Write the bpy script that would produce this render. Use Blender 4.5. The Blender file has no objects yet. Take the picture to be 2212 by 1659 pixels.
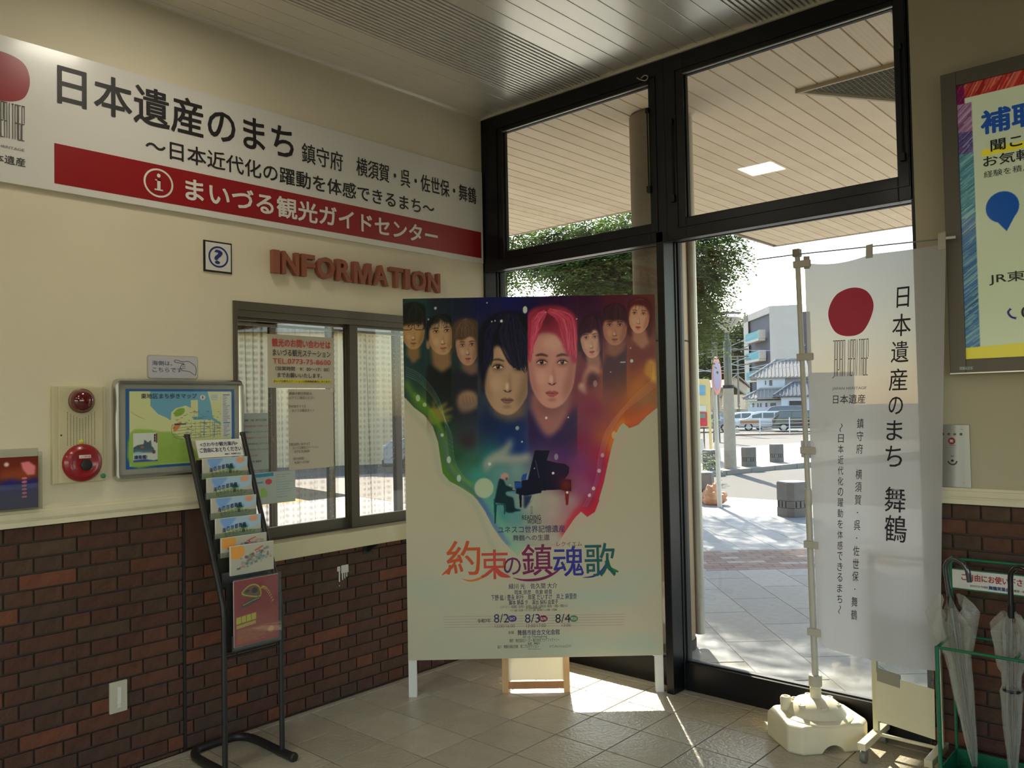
import bpy, bmesh, math, random
import numpy as np
from mathutils import Vector, Matrix
random.seed(7)
RNG = np.random.RandomState(5)
SC = bpy.context.scene
COL = SC.collection
V = Vector
PI = math.pi

# ------------------------------------------------------------------ camera
YAW, PITCH, ROLL, FPX = math.radians(41.83758765), math.radians(1.65999968), math.radians(-1.09667977), 1782.24
CAM = V((3.861, -4.040, 1.616))
_f = V((-math.sin(YAW)*math.cos(PITCH), math.cos(YAW)*math.cos(PITCH), math.sin(PITCH)))
_r0 = V((math.cos(YAW), math.sin(YAW), 0)); _u0 = _r0.cross(_f)
_r = _r0*math.cos(ROLL) + _u0*math.sin(ROLL)
_u = -_r0*math.sin(ROLL) + _u0*math.cos(ROLL)
cam = bpy.data.cameras.new('camera'); cam.sensor_width = 36; cam.lens = 36*FPX/2212
cam.clip_start = 0.05; cam.clip_end = 2000
cam_o = bpy.data.objects.new('camera', cam); COL.objects.link(cam_o)
cam_o.matrix_world = Matrix(((_r.x, _u.x, -_f.x, CAM.x), (_r.y, _u.y, -_f.y, CAM.y), (_r.z, _u.z, -_f.z, CAM.z), (0, 0, 0, 1)))
SC.camera = cam_o
def ray(x, y): return (_r*((x-1106)/FPX) - _u*((y-829.5)/FPX) + _f)
def at(x, y, axis=2, val=0.0):          # surveyed point: where a sight line meets a real plane
    d = ray(x, y); t = (val-CAM[axis])/d[axis]; return CAM + d*t
def dep(x, y, d): return CAM + ray(x, y)*d

# ------------------------------------------------------------------ world, sun, exposure
SUN_EL = math.radians(36.0)
SUN_TR = V((.660*math.cos(SUN_EL), -.751*math.cos(SUN_EL), -math.sin(SUN_EL)))   # direction the light travels
w = bpy.data.worlds.new('world'); SC.world = w; w.use_nodes = True
nt = w.node_tree; nt.nodes.clear()
sky = nt.nodes.new('ShaderNodeTexSky'); sky.sky_type = 'NISHITA'; sky.sun_disc = False
sky.sun_elevation = SUN_EL; sky.sun_rotation = math.atan2(-.660, .751)
sky.altitude = 50; sky.air_density = 1.2; sky.dust_density = 1.0; sky.ozone_density = 1.0
bg = nt.nodes.new('ShaderNodeBackground'); bg.inputs['Strength'].default_value = 0.36
wo = nt.nodes.new('ShaderNodeOutputWorld')
nt.links.new(sky.outputs[0], bg.inputs[0]); nt.links.new(bg.outputs[0], wo.inputs[0])
sl = bpy.data.lights.new('sun', 'SUN'); sl.energy = 9.0; sl.angle = math.radians(0.6); sl.color = (1.0, .93, .80)
so = bpy.data.objects.new('sun', sl); COL.objects.link(so)
so.rotation_euler = SUN_TR.to_track_quat('-Z', 'Y').to_euler(); so.location = (-20, 22, 25)
SC.view_settings.view_transform = 'Standard'; SC.view_settings.look = 'None'
SC.view_settings.gamma = 1.0; SC.view_settings.use_curve_mapping = False
SC.view_settings.exposure = 0.62
SC.cycles.use_denoising = True
SC.cycles.max_bounces = 9; SC.cycles.diffuse_bounces = 5; SC.cycles.glossy_bounces = 3
SC.cycles.transmission_bounces = 4; SC.cycles.transparent_max_bounces = 24
SC.cycles.caustics_reflective = False; SC.cycles.caustics_refractive = False
SC.cycles.sample_clamp_indirect = 6.0

# ------------------------------------------------------------------ materials
def lin(c):
    c = np.array(c[:3], float)/255.0
    return tuple(np.where(c <= .04045, c/12.92, ((c+.055)/1.055)**2.4))
MATS = {}
def mat(name, rgb=(200, 200, 200), rough=.6, metal=0., var=0., scale=20., bump=0., bscale=60., emit=0., alpha=1., coat=0., spec=None, obvar=None, stretch=None, trans=0.):
    if name in MATS: return MATS[name]
    m = bpy.data.materials.new(name); m.use_nodes = True
    n = m.node_tree.nodes; l = m.node_tree.links; b = n['Principled BSDF']
    c = lin(rgb); b.inputs['Base Color'].default_value = (*c, 1)
    b.inputs['Roughness'].default_value = rough; b.inputs['Metallic'].default_value = metal
    b.inputs['Coat Weight'].default_value = coat; b.inputs['Coat Roughness'].default_value = .12
    if spec is not None: b.inputs['Specular IOR Level'].default_value = spec
    tc = n.new('ShaderNodeTexCoord'); src = tc.outputs['Object']
    if stretch:
        mp = n.new('ShaderNodeMapping'); mp.inputs['Scale'].default_value = stretch; l.new(src, mp.inputs[0]); src = mp.outputs[0]
    if var > 0 or obvar:
        base = None
        if obvar:
            oi = n.new('ShaderNodeObjectInfo'); cr = n.new('ShaderNodeValToRGB'); cr.color_ramp.interpolation = 'CONSTANT'
            e = cr.color_ramp.elements
            while len(e) < len(obvar): e.new(.5)
            for i, cc in enumerate(obvar): e[i].position = i/len(obvar); e[i].color = (*lin(cc), 1)
            l.new(oi.outputs['Random'], cr.inputs[0]); base = cr.outputs[0]
        nz = n.new('ShaderNodeTexNoise'); nz.inputs['Scale'].default_value = scale; nz.inputs['Detail'].default_value = 5
        l.new(src, nz.inputs['Vector'])
        mr = n.new('ShaderNodeMapRange'); mr.inputs['From Min'].default_value = .3; mr.inputs['From Max'].default_value = .7
        mr.inputs['To Min'].default_value = 1-var; mr.inputs['To Max'].default_value = 1+var; l.new(nz.outputs[0], mr.inputs[0])
        mx = n.new('ShaderNodeVectorMath'); mx.operation = 'SCALE'
        if base: l.new(base, mx.inputs[0])
        else: mx.inputs[0].default_value = c
        l.new(mr.outputs[0], mx.inputs['Scale']); l.new(mx.outputs[0], b.inputs['Base Color'])
    if bump > 0:
        nz = n.new('ShaderNodeTexNoise'); nz.inputs['Scale'].default_value = bscale; nz.inputs['Detail'].default_value = 4; l.new(src, nz.inputs['Vector'])
        bp = n.new('ShaderNodeBump'); bp.inputs['Strength'].default_value = bump; bp.inputs['Distance'].default_value = .01
        l.new(nz.outputs[0], bp.inputs['Height']); l.new(bp.outputs[0], b.inputs['Normal'])
    if emit > 0:
        b.inputs['Emission Color'].default_value = (*c, 1); b.inputs['Emission Strength'].default_value = emit
    if trans > 0:       # thin translucent sheet
        out = n['Material Output']; tl = n.new('ShaderNodeBsdfTranslucent'); tl.inputs[0].default_value = (*c, 1)
        ms = n.new('ShaderNodeMixShader'); ms.inputs[0].default_value = trans
        l.new(b.outputs[0], ms.inputs[1]); l.new(tl.outputs[0], ms.inputs[2]); l.new(ms.outputs[0], out.inputs[0])
        if alpha < 1:
            tp = n.new('ShaderNodeBsdfTransparent'); m2 = n.new('ShaderNodeMixShader'); m2.inputs[0].default_value = alpha
            l.new(tp.outputs[0], m2.inputs[1]); l.new(ms.outputs[0], m2.inputs[2]); l.new(m2.outputs[0], out.inputs[0])
    elif alpha < 1: b.inputs['Alpha'].default_value = alpha
    MATS[name] = m; return m
def glass(name, tint=(235, 240, 235), ior=1.5, haze=0.0):
    if name in MATS: return MATS[name]
    m = bpy.data.materials.new(name); m.use_nodes = True
    n = m.node_tree.nodes; l = m.node_tree.links; n.clear()
    out = n.new('ShaderNodeOutputMaterial'); tp = n.new('ShaderNodeBsdfTransparent'); gl = n.new('ShaderNodeBsdfGlossy')
    tp.inputs[0].default_value = (*lin(tint), 1); gl.inputs['Roughness'].default_value = .015
    gl.inputs[0].default_value = (1, 1, 1, 1)
    fr = n.new('ShaderNodeFresnel'); ge = n.new('ShaderNodeNewGeometry'); mi_ = n.new('ShaderNodeMath'); mi_.operation = 'MULTIPLY_ADD'
    mi_.inputs[1].default_value = 1/ior-ior; mi_.inputs[2].default_value = ior; l.new(ge.outputs['Backfacing'], mi_.inputs[0]); l.new(mi_.outputs[0], fr.inputs[0])
    mx = n.new('ShaderNodeMixShader'); l.new(fr.outputs[0], mx.inputs[0]); l.new(tp.outputs[0], mx.inputs[1]); l.new(gl.outputs[0], mx.inputs[2])
    last = mx
    if haze > 0:      # dust film on the glass
        df = n.new('ShaderNodeBsdfDiffuse'); df.inputs[0].default_value = (.7, .7, .68, 1)
        m3 = n.new('ShaderNodeMixShader'); m3.inputs[0].default_value = haze
        l.new(mx.outputs[0], m3.inputs[1]); l.new(df.outputs[0], m3.inputs[2]); last = m3
    l.new(last.outputs[0], out.inputs[0]); MATS[name] = m; return m
def leafmat(name, rgb, rgb2, tr=.45):
    if name in MATS: return MATS[name]
    m = mat(name, rgb, .55, trans=tr); n = m.node_tree.nodes; l = m.node_tree.links
    g = n.new('ShaderNodeNewGeometry'); cr = n.new('ShaderNodeValToRGB')
    cr.color_ramp.elements[0].color = (*lin(rgb), 1); cr.color_ramp.elements[1].color = (*lin(rgb2), 1)
    l.new(g.outputs['Random Per Island'], cr.inputs[0]); l.new(cr.outputs[0], n['Principled BSDF'].inputs['Base Color'])
    for q in n:
        if q.type == 'BSDF_TRANSLUCENT': l.new(cr.outputs[0], q.inputs[0])
    return m

# ------------------------------------------------------------------ object helpers
ORG = {}
def tag(o, label=None, cat=None, group=None, kind=None):
    if label: o['label'] = label
    if cat: o['category'] = cat
    if group: o['group'] = group
    if kind: o['kind'] = kind
    return o
def thing(name, label, cat, loc=(0, 0, 0), group=None, kind=None):
    o = bpy.data.objects.new(name, None); COL.objects.link(o); o.location = loc; o.empty_display_size = .05
    ORG[o] = V(loc); return tag(o, label, cat, group, kind)
def fin(name, me, m, parent=None, org=None, smooth=False):
    o = bpy.data.objects.new(name, me); COL.objects.link(o)
    for mm in (m if isinstance(m, (list, tuple)) else [m]): me.materials.append(mm)
    if parent is not None:
        o.parent = parent; ORG[o] = ORG[parent]
        if ORG[parent].length > 0: me.transform(Matrix.Translation(-ORG[parent]))
    else:
        if org is None:
            co = np.empty(len(me.vertices)*3, 'f'); me.vertices.foreach_get('co', co); co = co.reshape(-1, 3)
            lo = co.min(0); hi = co.max(0); org = V(((lo[0]+hi[0])/2, (lo[1]+hi[1])/2, lo[2]))
        org = V(org); me.transform(Matrix.Translation(-org)); o.location = org; ORG[o] = org
    if smooth: me.shade_smooth()
    return o
class MB:
    def __init__(s): s.v = []; s.f = []; s.mi = []; s.cur = 0
    def add(s, vs, fs):
        k = len(s.v); s.v += [tuple(q) for q in vs]; s.f += [tuple(k+i for i in f) for f in fs]; s.mi += [s.cur]*len(fs); return s
    def box(s, x0, x1, y0, y1, z0, z1):
        return s.add([(x0, y0, z0), (x1, y0, z0), (x1, y1, z0), (x0, y1, z0), (x0, y0, z1), (x1, y0, z1), (x1, y1, z1), (x0, y1, z1)],
                     [(0, 3, 2, 1), (4, 5, 6, 7), (0, 1, 5, 4), (1, 2, 6, 5), (2, 3, 7, 6), (3, 0, 4, 7)])
    def cbox(s, x0, x1, y0, y1, z0, z1, c):      # box with chamfered edges
        bm = bmesh.new(); r = bmesh.ops.create_cube(bm, size=1)
        for q in bm.verts: q.co = V(((x0+x1)/2+q.co.x*(x1-x0), (y0+y1)/2+q.co.y*(y1-y0), (z0+z1)/2+q.co.z*(z1-z0)))
        bmesh.ops.bevel(bm, geom=bm.edges[:], offset=c, segments=2, affect='EDGES', profile=.6)
        bm.verts.index_update(); s.add([q.co for q in bm.verts], [[q.index for q in f.verts] for f in bm.faces]); bm.free(); return s
    def obox(s, O, A, B, C):                     # parallelepiped from corner O with edge vectors
        O, A, B, C = V(O), V(A), V(B), V(C)
        return s.add([O, O+A, O+A+B, O+B, O+C, O+A+C, O+A+B+C, O+B+C],
                     [(0, 3, 2, 1), (4, 5, 6, 7), (0, 1, 5, 4), (1, 2, 6, 5), (2, 3, 7, 6), (3, 0, 4, 7)])
    def tube(s, pts, r, n=10, cap=True):
        pts = [V(q) for q in pts]; rs = r if isinstance(r, (list, tuple)) else [r]*len(pts)
        rings = []; prev = None
        for i, q in enumerate(pts):
            t = (pts[min(i+1, len(pts)-1)]-pts[max(i-1, 0)]).normalized()
            if prev is None:
                a = V((0, 0, 1)) if abs(t.z) < .9 else V((1, 0, 0)); n1 = t.cross(a).normalized()
            else: n1 = (prev - t*prev.dot(t)).normalized()
            prev = n1; n2 = t.cross(n1)
            rings.append([q + (n1*math.cos(2*PI*k/n)+n2*math.sin(2*PI*k/n))*rs[i] for k in range(n)])
        vs = [x for rg in rings for x in rg]; fs = []
        for i in range(len(rings)-1):
            for k in range(n): fs.append((i*n+k, i*n+(k+1) % n, (i+1)*n+(k+1) % n, (i+1)*n+k))
        if cap: fs.append(tuple(range(n-1, -1, -1))); fs.append(tuple(range((len(rings)-1)*n, len(rings)*n)))
        return s.add(vs, fs)
    def lathe(s, prof, c=(0, 0, 0), n=32, ax='Z'):
        vs = []; fs = []
        for (r, z) in prof:
            for k in range(n):
                a = 2*PI*k/n; p = (r*math.cos(a), r*math.sin(a), z)
                if ax == 'X': p = (z, r*math.cos(a), r*math.sin(a))
                if ax == 'Y': p = (r*math.sin(a), z, r*math.cos(a))
                vs.append((c[0]+p[0], c[1]+p[1], c[2]+p[2]))
        for i in range(len(prof)-1):
            for k in range(n): fs.append((i*n+k, i*n+(k+1) % n, (i+1)*n+(k+1) % n, (i+1)*n+k))
        fs.append(tuple(range(n-1, -1, -1))); fs.append(tuple(range((len(prof)-1)*n, len(prof)*n)))
        return s.add(vs, fs)
    def prism(s, pts, d):                         # polygon (3d points) pushed along vector d
        pts = [V(q) for q in pts]; d = V(d); n = len(pts)
        return s.add(pts+[q+d for q in pts], [tuple(range(n-1, -1, -1)), tuple(range(n, 2*n))]+[(i, (i+1) % n, n+(i+1) % n, n+i) for i in range(n)])
    def ngon(s, pts): return s.add(pts, [tuple(range(len(pts)))])
    def mesh(s, name):
        me = bpy.data.meshes.new(name); me.from_pydata(s.v, [], s.f); me.update()
        if any(s.mi): me.polygons.foreach_set('material_index', s.mi)
        bm = bmesh.new(); bm.from_mesh(me); bmesh.ops.recalc_face_normals(bm, faces=bm.faces); bm.to_mesh(me); bm.free()
        return me
    def build(s, name, m, parent=None, smooth=False, bevel=0, org=None):
        me = s.mesh(name); o = fin(name, me, m, parent, org, False)
        if smooth:
            me.shade_smooth()
            try: me.set_sharp_from_angle(angle=math.radians(40))
            except Exception: pass
        if bevel:
            b = o.modifiers.new('bevel', 'BEVEL'); b.width = bevel; b.segments = 2; b.limit_method = 'ANGLE'
        return o
def box(name, m, parent, *a, **k): return MB().box(*a).build(name, m, parent, **k)
def copy_tree(o, parent=None):
    c = o.copy(); COL.objects.link(c); c.parent = parent; ORG[c] = ORG.get(o, V((0, 0, 0)))
    for ch in list(o.children): copy_tree(ch, c)
    return c
def catmull(P, n=8, closed=True):
    P = [np.array(q, float) for q in P]; N = len(P); out = []
    for i in range(N if closed else N-1):
        p0, p1, p2, p3 = (P[(i-1) % N], P[i], P[(i+1) % N], P[(i+2) % N]) if closed else (P[max(i-1, 0)], P[i], P[i+1], P[min(i+2, N-1)])
        for k in range(n):
            t = k/n; out.append(.5*((2*p1)+(-p0+p2)*t+(2*p0-5*p1+4*p2-p3)*t*t+(-p0+3*p1-3*p2+p3)*t**3))
    if not closed: out.append(P[-1])
    return out
# writing: queued as text curves, turned into meshes at the end and laid on their surface
TXT = []
def text(body, m, parent, fn, bx, bold=0.0, name='lettering', off=.0012, ext=0., vert=False, keep=False, label=None):
    cu = bpy.data.curves.new('t', 'FONT'); cu.body = '\n'.join(body) if vert else body
    cu.size = 1; cu.offset = bold if ext else 0; cu.resolution_u = 3
    if vert: cu.align_x = 'CENTER'; cu.space_line = 1.0
    o = bpy.data.objects.new('t', cu); COL.objects.link(o)
    TXT.append((o, m, parent, fn, bx, name, off, ext, keep, label, bold))
def plane(O, U, W):
    O, U, W = V(O), V(U).normalized(), V(W).normalized(); N = U.cross(W)
    return lambda u, v, n=0.: O+U*u+W*v+N*n
LW = plane((0, 0, 0), (0, 1, 0), (0, 0, 1))             # left wall: u = y, v = z, faces +x
def LWx(x): return plane((x, 0, 0), (0, 1, 0), (0, 0, 1))
def RWy(y): return plane((0, y, 0), (1, 0, 0), (0, 0, 1))   # window side walls: u = x, v = z, faces -y
GLY = {'J': 'Rtj', 'A': 'LRtm', 'P': 'LutM', 'N': 'LRt', 'H': 'LRm', 'E': 'LtmbU', 'R': 'LRtm', 'I': 'C', 'T': 'Ct', 'G': 'Ltbgm', ' ': ''}
def tall_logo(word, m, parent, fn, bx, off=.002):     # tall thin line lettering of the heritage mark
    n_ = len(word); cw = (bx[2]-bx[0])/n_; H = bx[3]-bx[1]; mb = MB(); th = cw*.17; ht = H*.022; po = ORG[parent]
    def vs_(u, a, b):
        K = 8; P = []
        for j in range(K+1): v = bx[1]+H*(a+(b-a)*j/K); P += [fn(u-th/2, v, off), fn(u+th/2, v, off)]
        mb.add(P, [(2*j, 2*j+1, 2*j+3, 2*j+2) for j in range(K)])
    def hs_(a, b, v): mb.add([fn(a, bx[1]+H*v-ht/2, off), fn(b, bx[1]+H*v-ht/2, off), fn(b, bx[1]+H*v+ht/2, off), fn(a, bx[1]+H*v+ht/2, off)], [(0, 1, 2, 3)])
    for k, ch in enumerate(word):
        l_ = bx[0]+cw*(k+.12); r_ = bx[0]+cw*(k+.78); c_ = (l_+r_)/2
        for q in GLY[ch]:
            if q == 'L': vs_(l_, 0, 1)
            elif q == 'R': vs_(r_, 0, 1)
            elif q == 'C': vs_(c_, 0, 1)
            elif q == 'u': vs_(r_, .18, 1)
            elif q == 'U': vs_(r_, .5, 1)
            elif q == 'g': vs_(r_, 0, .46)
            elif q == 't': hs_(l_, r_, .985)
            elif q == 'm': hs_(l_, r_, .47)
            elif q == 'M': hs_(l_, r_, .18)
            elif q == 'b': hs_(l_, r_, .012)
            elif q == 'j': mb.add([fn(r_-th/2, bx[1]+th, off), fn(r_+th/2, bx[1], off), fn(l_-cw*.1, bx[1]-H*.06, off), fn(l_-cw*.2, bx[1]-H*.045, off)], [(0, 1, 2, 3)])
    mb.build('logo_lines', m, parent)
def flush_text():
    bpy.context.view_layer.update(); dg = bpy.context.evaluated_depsgraph_get()
    for (o, m, parent, fn, bx, name, off, ext, keep, label, bold) in TXT:
        me = bpy.data.meshes.new_from_object(o.evaluated_get(dg))
        n = len(me.vertices)
        if n:
            co = np.empty(n*3, 'f'); me.vertices.foreach_get('co', co); co = co.reshape(-1, 3)
            lo = co.min(0); hi = co.max(0); sz = np.maximum(hi-lo, 1e-4)
            sx = (bx[2]-bx[0])/sz[0]; sy = (bx[3]-bx[1])/sz[1]
            if keep == 'h': sx = sy
            if keep == 'w': sy = sx
            u = bx[0]+(co[:, 0]-lo[0])*sx; v = bx[1]+(co[:, 1]-lo[1])*sy
            po = ORG[parent]
            if ext == 0 and bold > 0:      # heavier stroke: the outline laid down several times with small shifts
                em = (bx[3]-bx[1])*bold*.75 if not keep else sy*bold; fs = [tuple(p.vertices) for p in me.polygons]; K = 8 if bold >= .018 else 4; mb = MB()
                for k in range(K):
                    a_ = 2*PI*(k+.5)/K; P_ = [fn(float(a)+em*math.cos(a_), float(b)+em*math.sin(a_), off+k*2e-5)-po for a, b in zip(u, v)]; mb.add(P_, fs)
                me = bpy.data.meshes.new(name); me.from_pydata(mb.v, [], mb.f); me.materials.append(m); t = bpy.data.objects.new(name, me)
                COL.objects.link(t); t.parent = parent; ORG[t] = po
                if label: t['label'] = label
                bpy.data.objects.remove(o); continue
            pts = [fn(float(a), float(b), off) for a, b in zip(u, v)]
            if ext == 0:
                me.vertices.foreach_set('co', np.array([tuple(q-po) for q in pts], 'f').ravel())
                me.materials.clear(); me.materials.append(m); me.update()
                t = bpy.data.objects.new(name, me)
            else:
                fs = [tuple(p.vertices) for p in me.polygons]; mb = MB()
                back = [fn(float(a), float(b), off+ext) for a, b in zip(u, v)]
                ec = {}
                for f in fs:
                    for i in range(len(f)):
                        e = (f[i], f[(i+1) % len(f)]); ec[e] = 1
                side = [(a, b) for (a, b) in ec if (b, a) not in ec]
                mb.add([q-po for q in pts+back], [tuple(reversed(f)) for f in fs]+[tuple(i+n for i in f) for f in fs]+[(a, b, b+n, a+n) for a, b in side])
                m2 = mb.mesh(name); m2.materials.append(m); t = bpy.data.objects.new(name, m2)
            COL.objects.link(t); t.parent = parent; ORG[t] = po
            if label: t['label'] = label
        bpy.data.objects.remove(o)
# ------------------------------------------------------------------ flat print: small painter whose result becomes colours of a fine grid mesh
class Canvas:
    def __init__(s, w, h, fn, ss=2, base=(150, 143, 122)):
        s.w, s.h, s.ss, s.fn = w*ss, h*ss, ss, fn
        s.a = np.tile(np.array(base, float), (s.h, s.w, 1)); s.clip = None
    def pt(s, P): return [tuple(c*s.ss for c in s.fn(*q)) for q in P]
    def mask(s, P, feather=0.):
        P = s.pt(P); xs = [q[0] for q in P]; ys = [q[1] for q in P]; f = feather*s.ss
        x0 = max(int(min(xs)-f*2)-1, 0); x1 = min(int(max(xs)+f*2)+2, s.w); y0 = max(int(min(ys)-f*2)-1, 0); y1 = min(int(max(ys)+f*2)+2, s.h)
        if x1 <= x0 or y1 <= y0: return None
        X = np.arange(x0, x1)+.5; Y = np.arange(y0, y1)+.5
        m = np.zeros((len(Y), len(X)), bool)
        for i in range(len(P)):
            (ax, ay), (bx, by) = P[i], P[(i+1) % len(P)]
            if ay == by: continue
            c = ((Y >= min(ay, by)) & (Y < max(ay, by)))
            if not c.any(): continue
            xi = ax+(Y[c]-ay)*(bx-ax)/(by-ay)
            m[c] ^= (X[None, :] < xi[:, None])
        m = m.astype(float)
        k = int(f)
        if k >= 1:
            for _ in range(2):
                for ax_ in (0, 1):
                    p = np.pad(m, [(k+1, k) if q == ax_ else (0, 0) for q in (0, 1)]); cs = p.cumsum(ax_)
                    m = ((cs[2*k+1:]-cs[:-2*k-1]) if ax_ == 0 else (cs[:, 2*k+1:]-cs[:, :-2*k-1]))/(2*k+1)
        if s.clip is not None:
            cm = s.clip; m = m*cm[y0:y1, x0:x1]
        return m, (x0, x1, y0, y1)
    def poly(s, P, col, a=1., feather=0., smooth=0):
        if smooth: P = catmull(P, smooth)
        r = s.mask(P, feather)
        if r is None: return
        m, (x0, x1, y0, y1) = r; m = (m*a)[..., None]
        s.a[y0:y1, x0:x1] = s.a[y0:y1, x0:x1]*(1-m)+np.array(col, float)*m
    def ell(s, cx, cy, rx, ry, col, a=1., feather=0., rot=0., n=28):
        c, q = math.cos(rot), math.sin(rot)
        s.poly([(cx+rx*math.cos(t)*c-ry*math.sin(t)*q, cy+rx*math.cos(t)*q+ry*math.sin(t)*c) for t in np.linspace(0, 2*PI, n, endpoint=False)], col, a, feather)
    def line(s, P, wd, col, a=1., feather=0., smooth=0, taper=False):
        if smooth: P = catmull(P, smooth, False)
        P = [np.array(q, float) for q in P]; L = []; R = []; N = len(P)
        for i, q in enumerate(P):
            t = P[min(i+1, N-1)]-P[max(i-1, 0)]; t = t/(np.linalg.norm(t)+1e-9); nn = np.array((-t[1], t[0]))
            ww = wd/2*(math.sin(PI*(i+.6)/(N+.2))**.6 if taper else 1)
            L.append(q+nn*ww); R.append(q-nn*ww)
        s.poly(L+R[::-1], col, a, feather)
    def setclip(s, P):
        s.clip = None
        if P is None: return
        m = np.zeros((s.h, s.w)); r = s.mask(P); m[r[1][2]:r[1][3], r[1][0]:r[1][1]] = r[0]; s.clip = m
    def field(s, pts, P, power=2.2):      # smooth colour field through control points, inside polygon
        yy, xx = np.mgrid[0:s.h:8, 0:s.w:8].astype(float); num = 0; den = 0
        for (x, y, c) in pts:
            (px, py), = s.pt([(x, y)]); d = ((xx-px)**2+(yy-py)**2+400)**(power/2); wv = 1/d
            num = num+wv[..., None]*np.array(c, float); den = den+wv
        g = num/den[..., None]
        ri = np.minimum(np.arange(s.h)/8, g.shape[0]-1.001); ci = np.minimum(np.arange(s.w)/8, g.shape[1]-1.001)
        r0 = ri.astype(int); c0 = ci.astype(int); fr = (ri-r0)[:, None, None]; fc = (ci-c0)[None, :, None]
        r1 = np.minimum(r0+1, g.shape[0]-1); c1 = np.minimum(c0+1, g.shape[1]-1)
        F = (g[r0][:, c0]*(1-fc)+g[r0][:, c1]*fc)*(1-fr)+(g[r1][:, c0]*(1-fc)+g[r1][:, c1]*fc)*fr
        r = s.mask(P); m, (x0, x1, y0, y1) = r; m = m[..., None]
        s.a[y0:y1, x0:x1] = s.a[y0:y1, x0:x1]*(1-m)+F[y0:y1, x0:x1]*m
    def small(s): return s.a.reshape(s.h//s.ss, s.ss, s.w//s.ss, s.ss, 3).mean((1, 3))
    def build(s, name, parent, fn, u0, v0, u1, v1, gain=1., off=.001, rough=.35, coat=.5, emit=0.):
        im = np.clip(s.small(), 0, 255)/255.; H, W = im.shape[:2]
        L = np.where(im <= .04045, im/12.92, ((im+.055)/1.055)**2.4)*gain; L = np.clip(L, 0, .9)
        P0 = np.array(fn(0, 0, off)); EU = np.array(fn(1, 0, off))-P0; EV = np.array(fn(0, 1, off))-P0
        us = np.linspace(u0, u1, W); vs = np.linspace(v1, v0, H)
        co = P0+us[None, :, None]*EU+vs[:, None, None]*EV - np.array(ORG[parent])
        me = bpy.data.meshes.new(name); me.vertices.add(W*H); me.vertices.foreach_set('co', co.astype('f').ravel())
        idx = np.arange(W*H).reshape(H, W); q = np.stack([idx[1:, :-1], idx[1:, 1:], idx[:-1, 1:], idx[:-1, :-1]], -1).reshape(-1, 4)
        me.loops.add(len(q)*4); me.loops.foreach_set('vertex_index', q.ravel().astype('i'))
        me.polygons.add(len(q)); me.polygons.foreach_set('loop_start', (np.arange(len(q))*4).astype('i'))
        me.update(calc_edges=True); me.validate()
        at_ = me.color_attributes.new('print', 'FLOAT_COLOR', 'POINT')
        at_.data.foreach_set('color', np.concatenate([L, np.ones((H, W, 1))], -1).astype('f').ravel())
        m = mat('print_%s' % name, (200, 200, 200), rough, coat=coat, spec=.15); n = m.node_tree.nodes; l = m.node_tree.links
        if 'attr' not in n:
            av = n.new('ShaderNodeAttribute'); av.name = 'attr'; av.attribute_name = 'print'
            l.new(av.outputs['Color'], n['Principled BSDF'].inputs['Base Color'])
            if emit: l.new(av.outputs['Color'], n['Principled BSDF'].inputs['Emission Color']); n['Principled BSDF'].inputs['Emission Strength'].default_value = emit
        me.materials.append(m)
        o = bpy.data.objects.new(name, me); COL.objects.link(o); o.parent = parent; ORG[o] = ORG[parent]
        return o

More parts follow.
